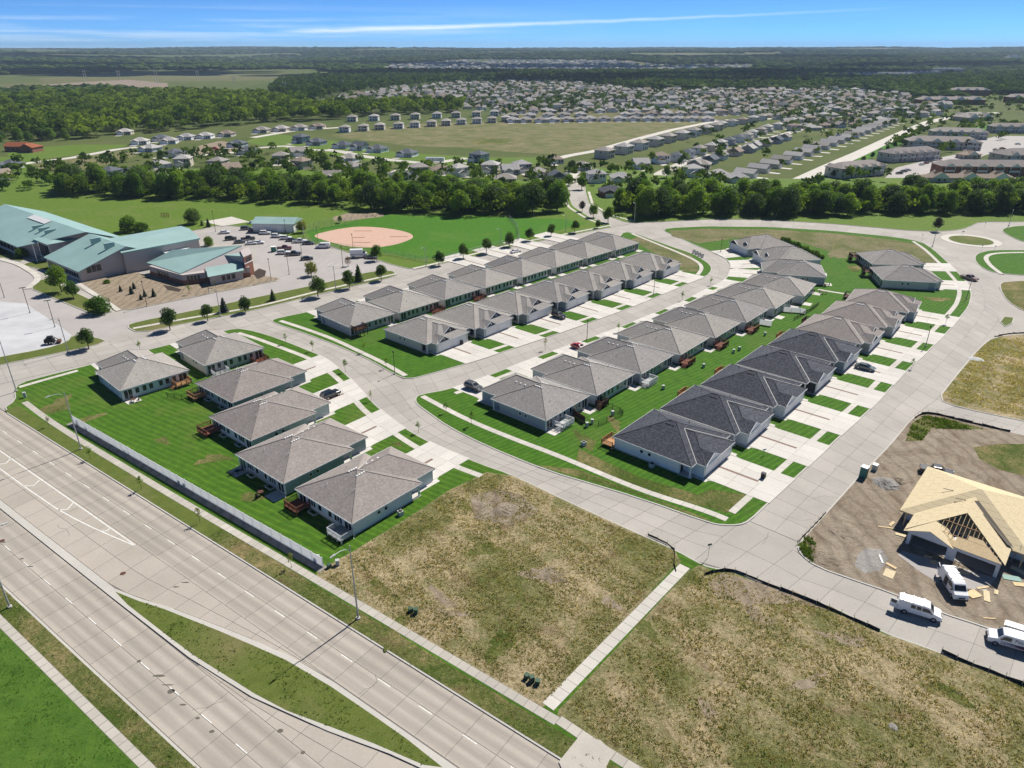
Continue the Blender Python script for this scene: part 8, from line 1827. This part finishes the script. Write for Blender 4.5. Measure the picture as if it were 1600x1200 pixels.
# ------------------------------------------------------------------ rough grass on the lots and verges
def tufts(name, polys, n, h0, h1, mat, seed, z=ZLAWN, patchy=0.0):
    r = np.random.default_rng(seed); pts = []
    areas = [abs(area2(p)) / 2 for p in polys]
    for p, a in zip(polys, areas):
        m = int(n * a / sum(areas)); x0, x1 = min(q[0] for q in p), max(q[0] for q in p); y0, y1 = min(q[1] for q in p), max(q[1] for q in p)
        X, Y = r.uniform(x0, x1, m * 3), r.uniform(y0, y1, m * 3); k = inside_np(p, X, Y)
        k &= (np.sin(X * .55 + 1) * np.cos(Y * .43) + .6 * np.sin(X * 1.3 + Y * 1.1) + r.normal(size=X.size) * .6) > patchy
        k &= ((Y * CP + EYE * SP) > 0) & (Y > 20)
        pts.append(np.stack([X[k], Y[k]], 1)[:m])
    P = np.vstack(pts); n = len(P)
    b = 4; a = r.uniform(0, 6.283, (n, b)); lean = r.uniform(.25, .95, (n, b)); h = r.uniform(h0, h1, n)[:, None] * r.uniform(.6, 1.15, (n, b)); w = h * r.uniform(.22, .45, (n, b))
    ox, oy = r.normal(size=(n, b)) * .10, r.normal(size=(n, b)) * .10
    bx, by = P[:, 0][:, None] + ox, P[:, 1][:, None] + oy
    dx, dy = np.cos(a), np.sin(a)
    A = np.stack([bx - dy * w, by + dx * w, np.full((n, b), z)], 2); B_ = np.stack([bx + dy * w, by - dx * w, np.full((n, b), z)], 2); C = np.stack([bx + dx * h * lean, by + dy * h * lean, z + h], 2)
    V = np.stack([A, B_, C], 2).reshape(-1, 3)
    return tag(link(name, npmesh(name, V, np.arange(len(V)).reshape(-1, 3), M[mat])), kind='stuff')
LOTA_in, LOTB_in = inset(LOTA, .5), inset(LOTB, .6)
LOTBc = [q for q in LOTB_in]
tufts('dry_grass_tufts', [LOTA_in, LOTBc], 46000, .08, .24, 'tuft', 1, patchy=-.5)
tufts('green_weed_tufts', [LOTA_in, LOTBc], 20000, .08, .24, 'tuft_g', 2, patchy=.45)
tufts('rough_verge_grass', [NVERGE2, [ST(-125, 22.3), ST(-20, 22.3), ST(-20, 19.9), ST(-125, 19.9)], MEDG], 14000, .06, .20, 'tuft_g', 3)
tufts('dry_verge_grass', [NVERGE2, [ST(-125, 22.3), ST(-20, 22.3), ST(-20, 19.9), ST(-125, 19.9)]], 9000, .06, .2, 'tuft', 4)
tufts('lawn_tufts', [[ST(-125, 18.5), ST(-40, 18.5), ST(-40, 6), ST(-125, 6)]], 14000, .06, .15, 'tuft_g', 5)
tufts('weeds_by_the_site', [GL([(1415, 690), (1425, 662), (1445, 650), (1480, 656), (1540, 672), (1500, 672), (1455, 670), (1440, 690)]), GL([(1246, 850), (1262, 838), (1275, 850), (1270, 880), (1255, 868)])], 1800, .15, .45, 'tuft_g', 6)
tufts('east_lot_weeds', [GL([(1470, 622), (1490, 598), (1530, 548), (1552, 530), (1640, 526), (1640, 660), (1500, 634)])], 9000, .1, .35, 'tuft', 7, patchy=-.2)
sheet('straw_edge', [(1245, 852), (1300, 880), (1290, 872), (1255, 846)], 'weeds2', B4, 0.009)

# ------------------------------------------------------------------ fair-weather clouds beyond the top of the view; their shade lies on the far woods
def cloud(x, y, rx, ry, z, seed):
    r = np.random.default_rng(seed); V0, F0 = ico(3); Vs = []; Fs = []; k = 0
    m, N, L, B = newmat('cloud'); spec(B, 1.0, 0.0); L.new(rampn(N, L, noisen(N, L, posn(N), .004, 4), [(.3, .86), (.7, .94)]), B.inputs['Base Color'])
    for i in range(44):
        a = r.uniform(0, 6.283); q = math.sqrt(r.uniform(0, 1)); s = r.uniform(.22, .42) * (1.15 - .6 * q)
        c = np.array([x + rx * q * math.cos(a), y + ry * q * math.sin(a), z + 40 * r.uniform()]); S = 1 + r.normal(size=(len(V0), 1)) * .04
        Vs.append(V0 * S * np.array([rx * s, ry * s, min(rx, ry) * s * .45]) + c); Fs.append(F0 + k); k += len(V0)
    V = np.vstack(Vs); V[:, 2] = np.maximum(V[:, 2], z - 30)
    o = link('cloud', npmesh('cloud', V, np.vstack(Fs), m, True)); tag(o, kind='structure')
sh = 1300 * math.cos(SUN_EL) / math.sin(SUN_EL)
ox, oy = math.sin(SUN_AZ) * sh, math.cos(SUN_AZ) * sh
for i, (x, y, rx, ry) in enumerate(((-1150, 2450, 420, 260), (-350, 2250, 380, 240), (380, 1900, 420, 260), (950, 2350, 420, 250), (-1900, 3200, 600, 330), (300, 3200, 520, 300), (1700, 3100, 560, 300), (-700, 3700, 600, 320), (1500, 4600, 800, 350), (-2600, 4700, 900, 350), (1450, 1750, 260, 180), (-1050, 1450, 170, 110))):
    cloud(x + ox, y + oy, rx, ry, 1300, 100 + i)

# ------------------------------------------------------------------ haze
hz = MB().box(-13800, 13800, -13800, 13800, -12, 150).mesh('haze')
hm = bpy.data.materials.new('haze'); hm.use_nodes = True; hn = hm.node_tree.nodes
for x_ in list(hn):
    if x_.type == 'BSDF_PRINCIPLED': hn.remove(x_)
pv = hn.new('ShaderNodeVolumePrincipled'); pv.inputs['Color'].default_value = (0.62, 0.80, 1.0, 1); pv.inputs['Density'].default_value = 0.00007; pv.inputs['Anisotropy'].default_value = 0.0
hm.node_tree.links.new(pv.outputs[0], hn['Material Output'].inputs['Volume'])
hz.materials.append(hm)
tag(link('haze', hz), kind='stuff')
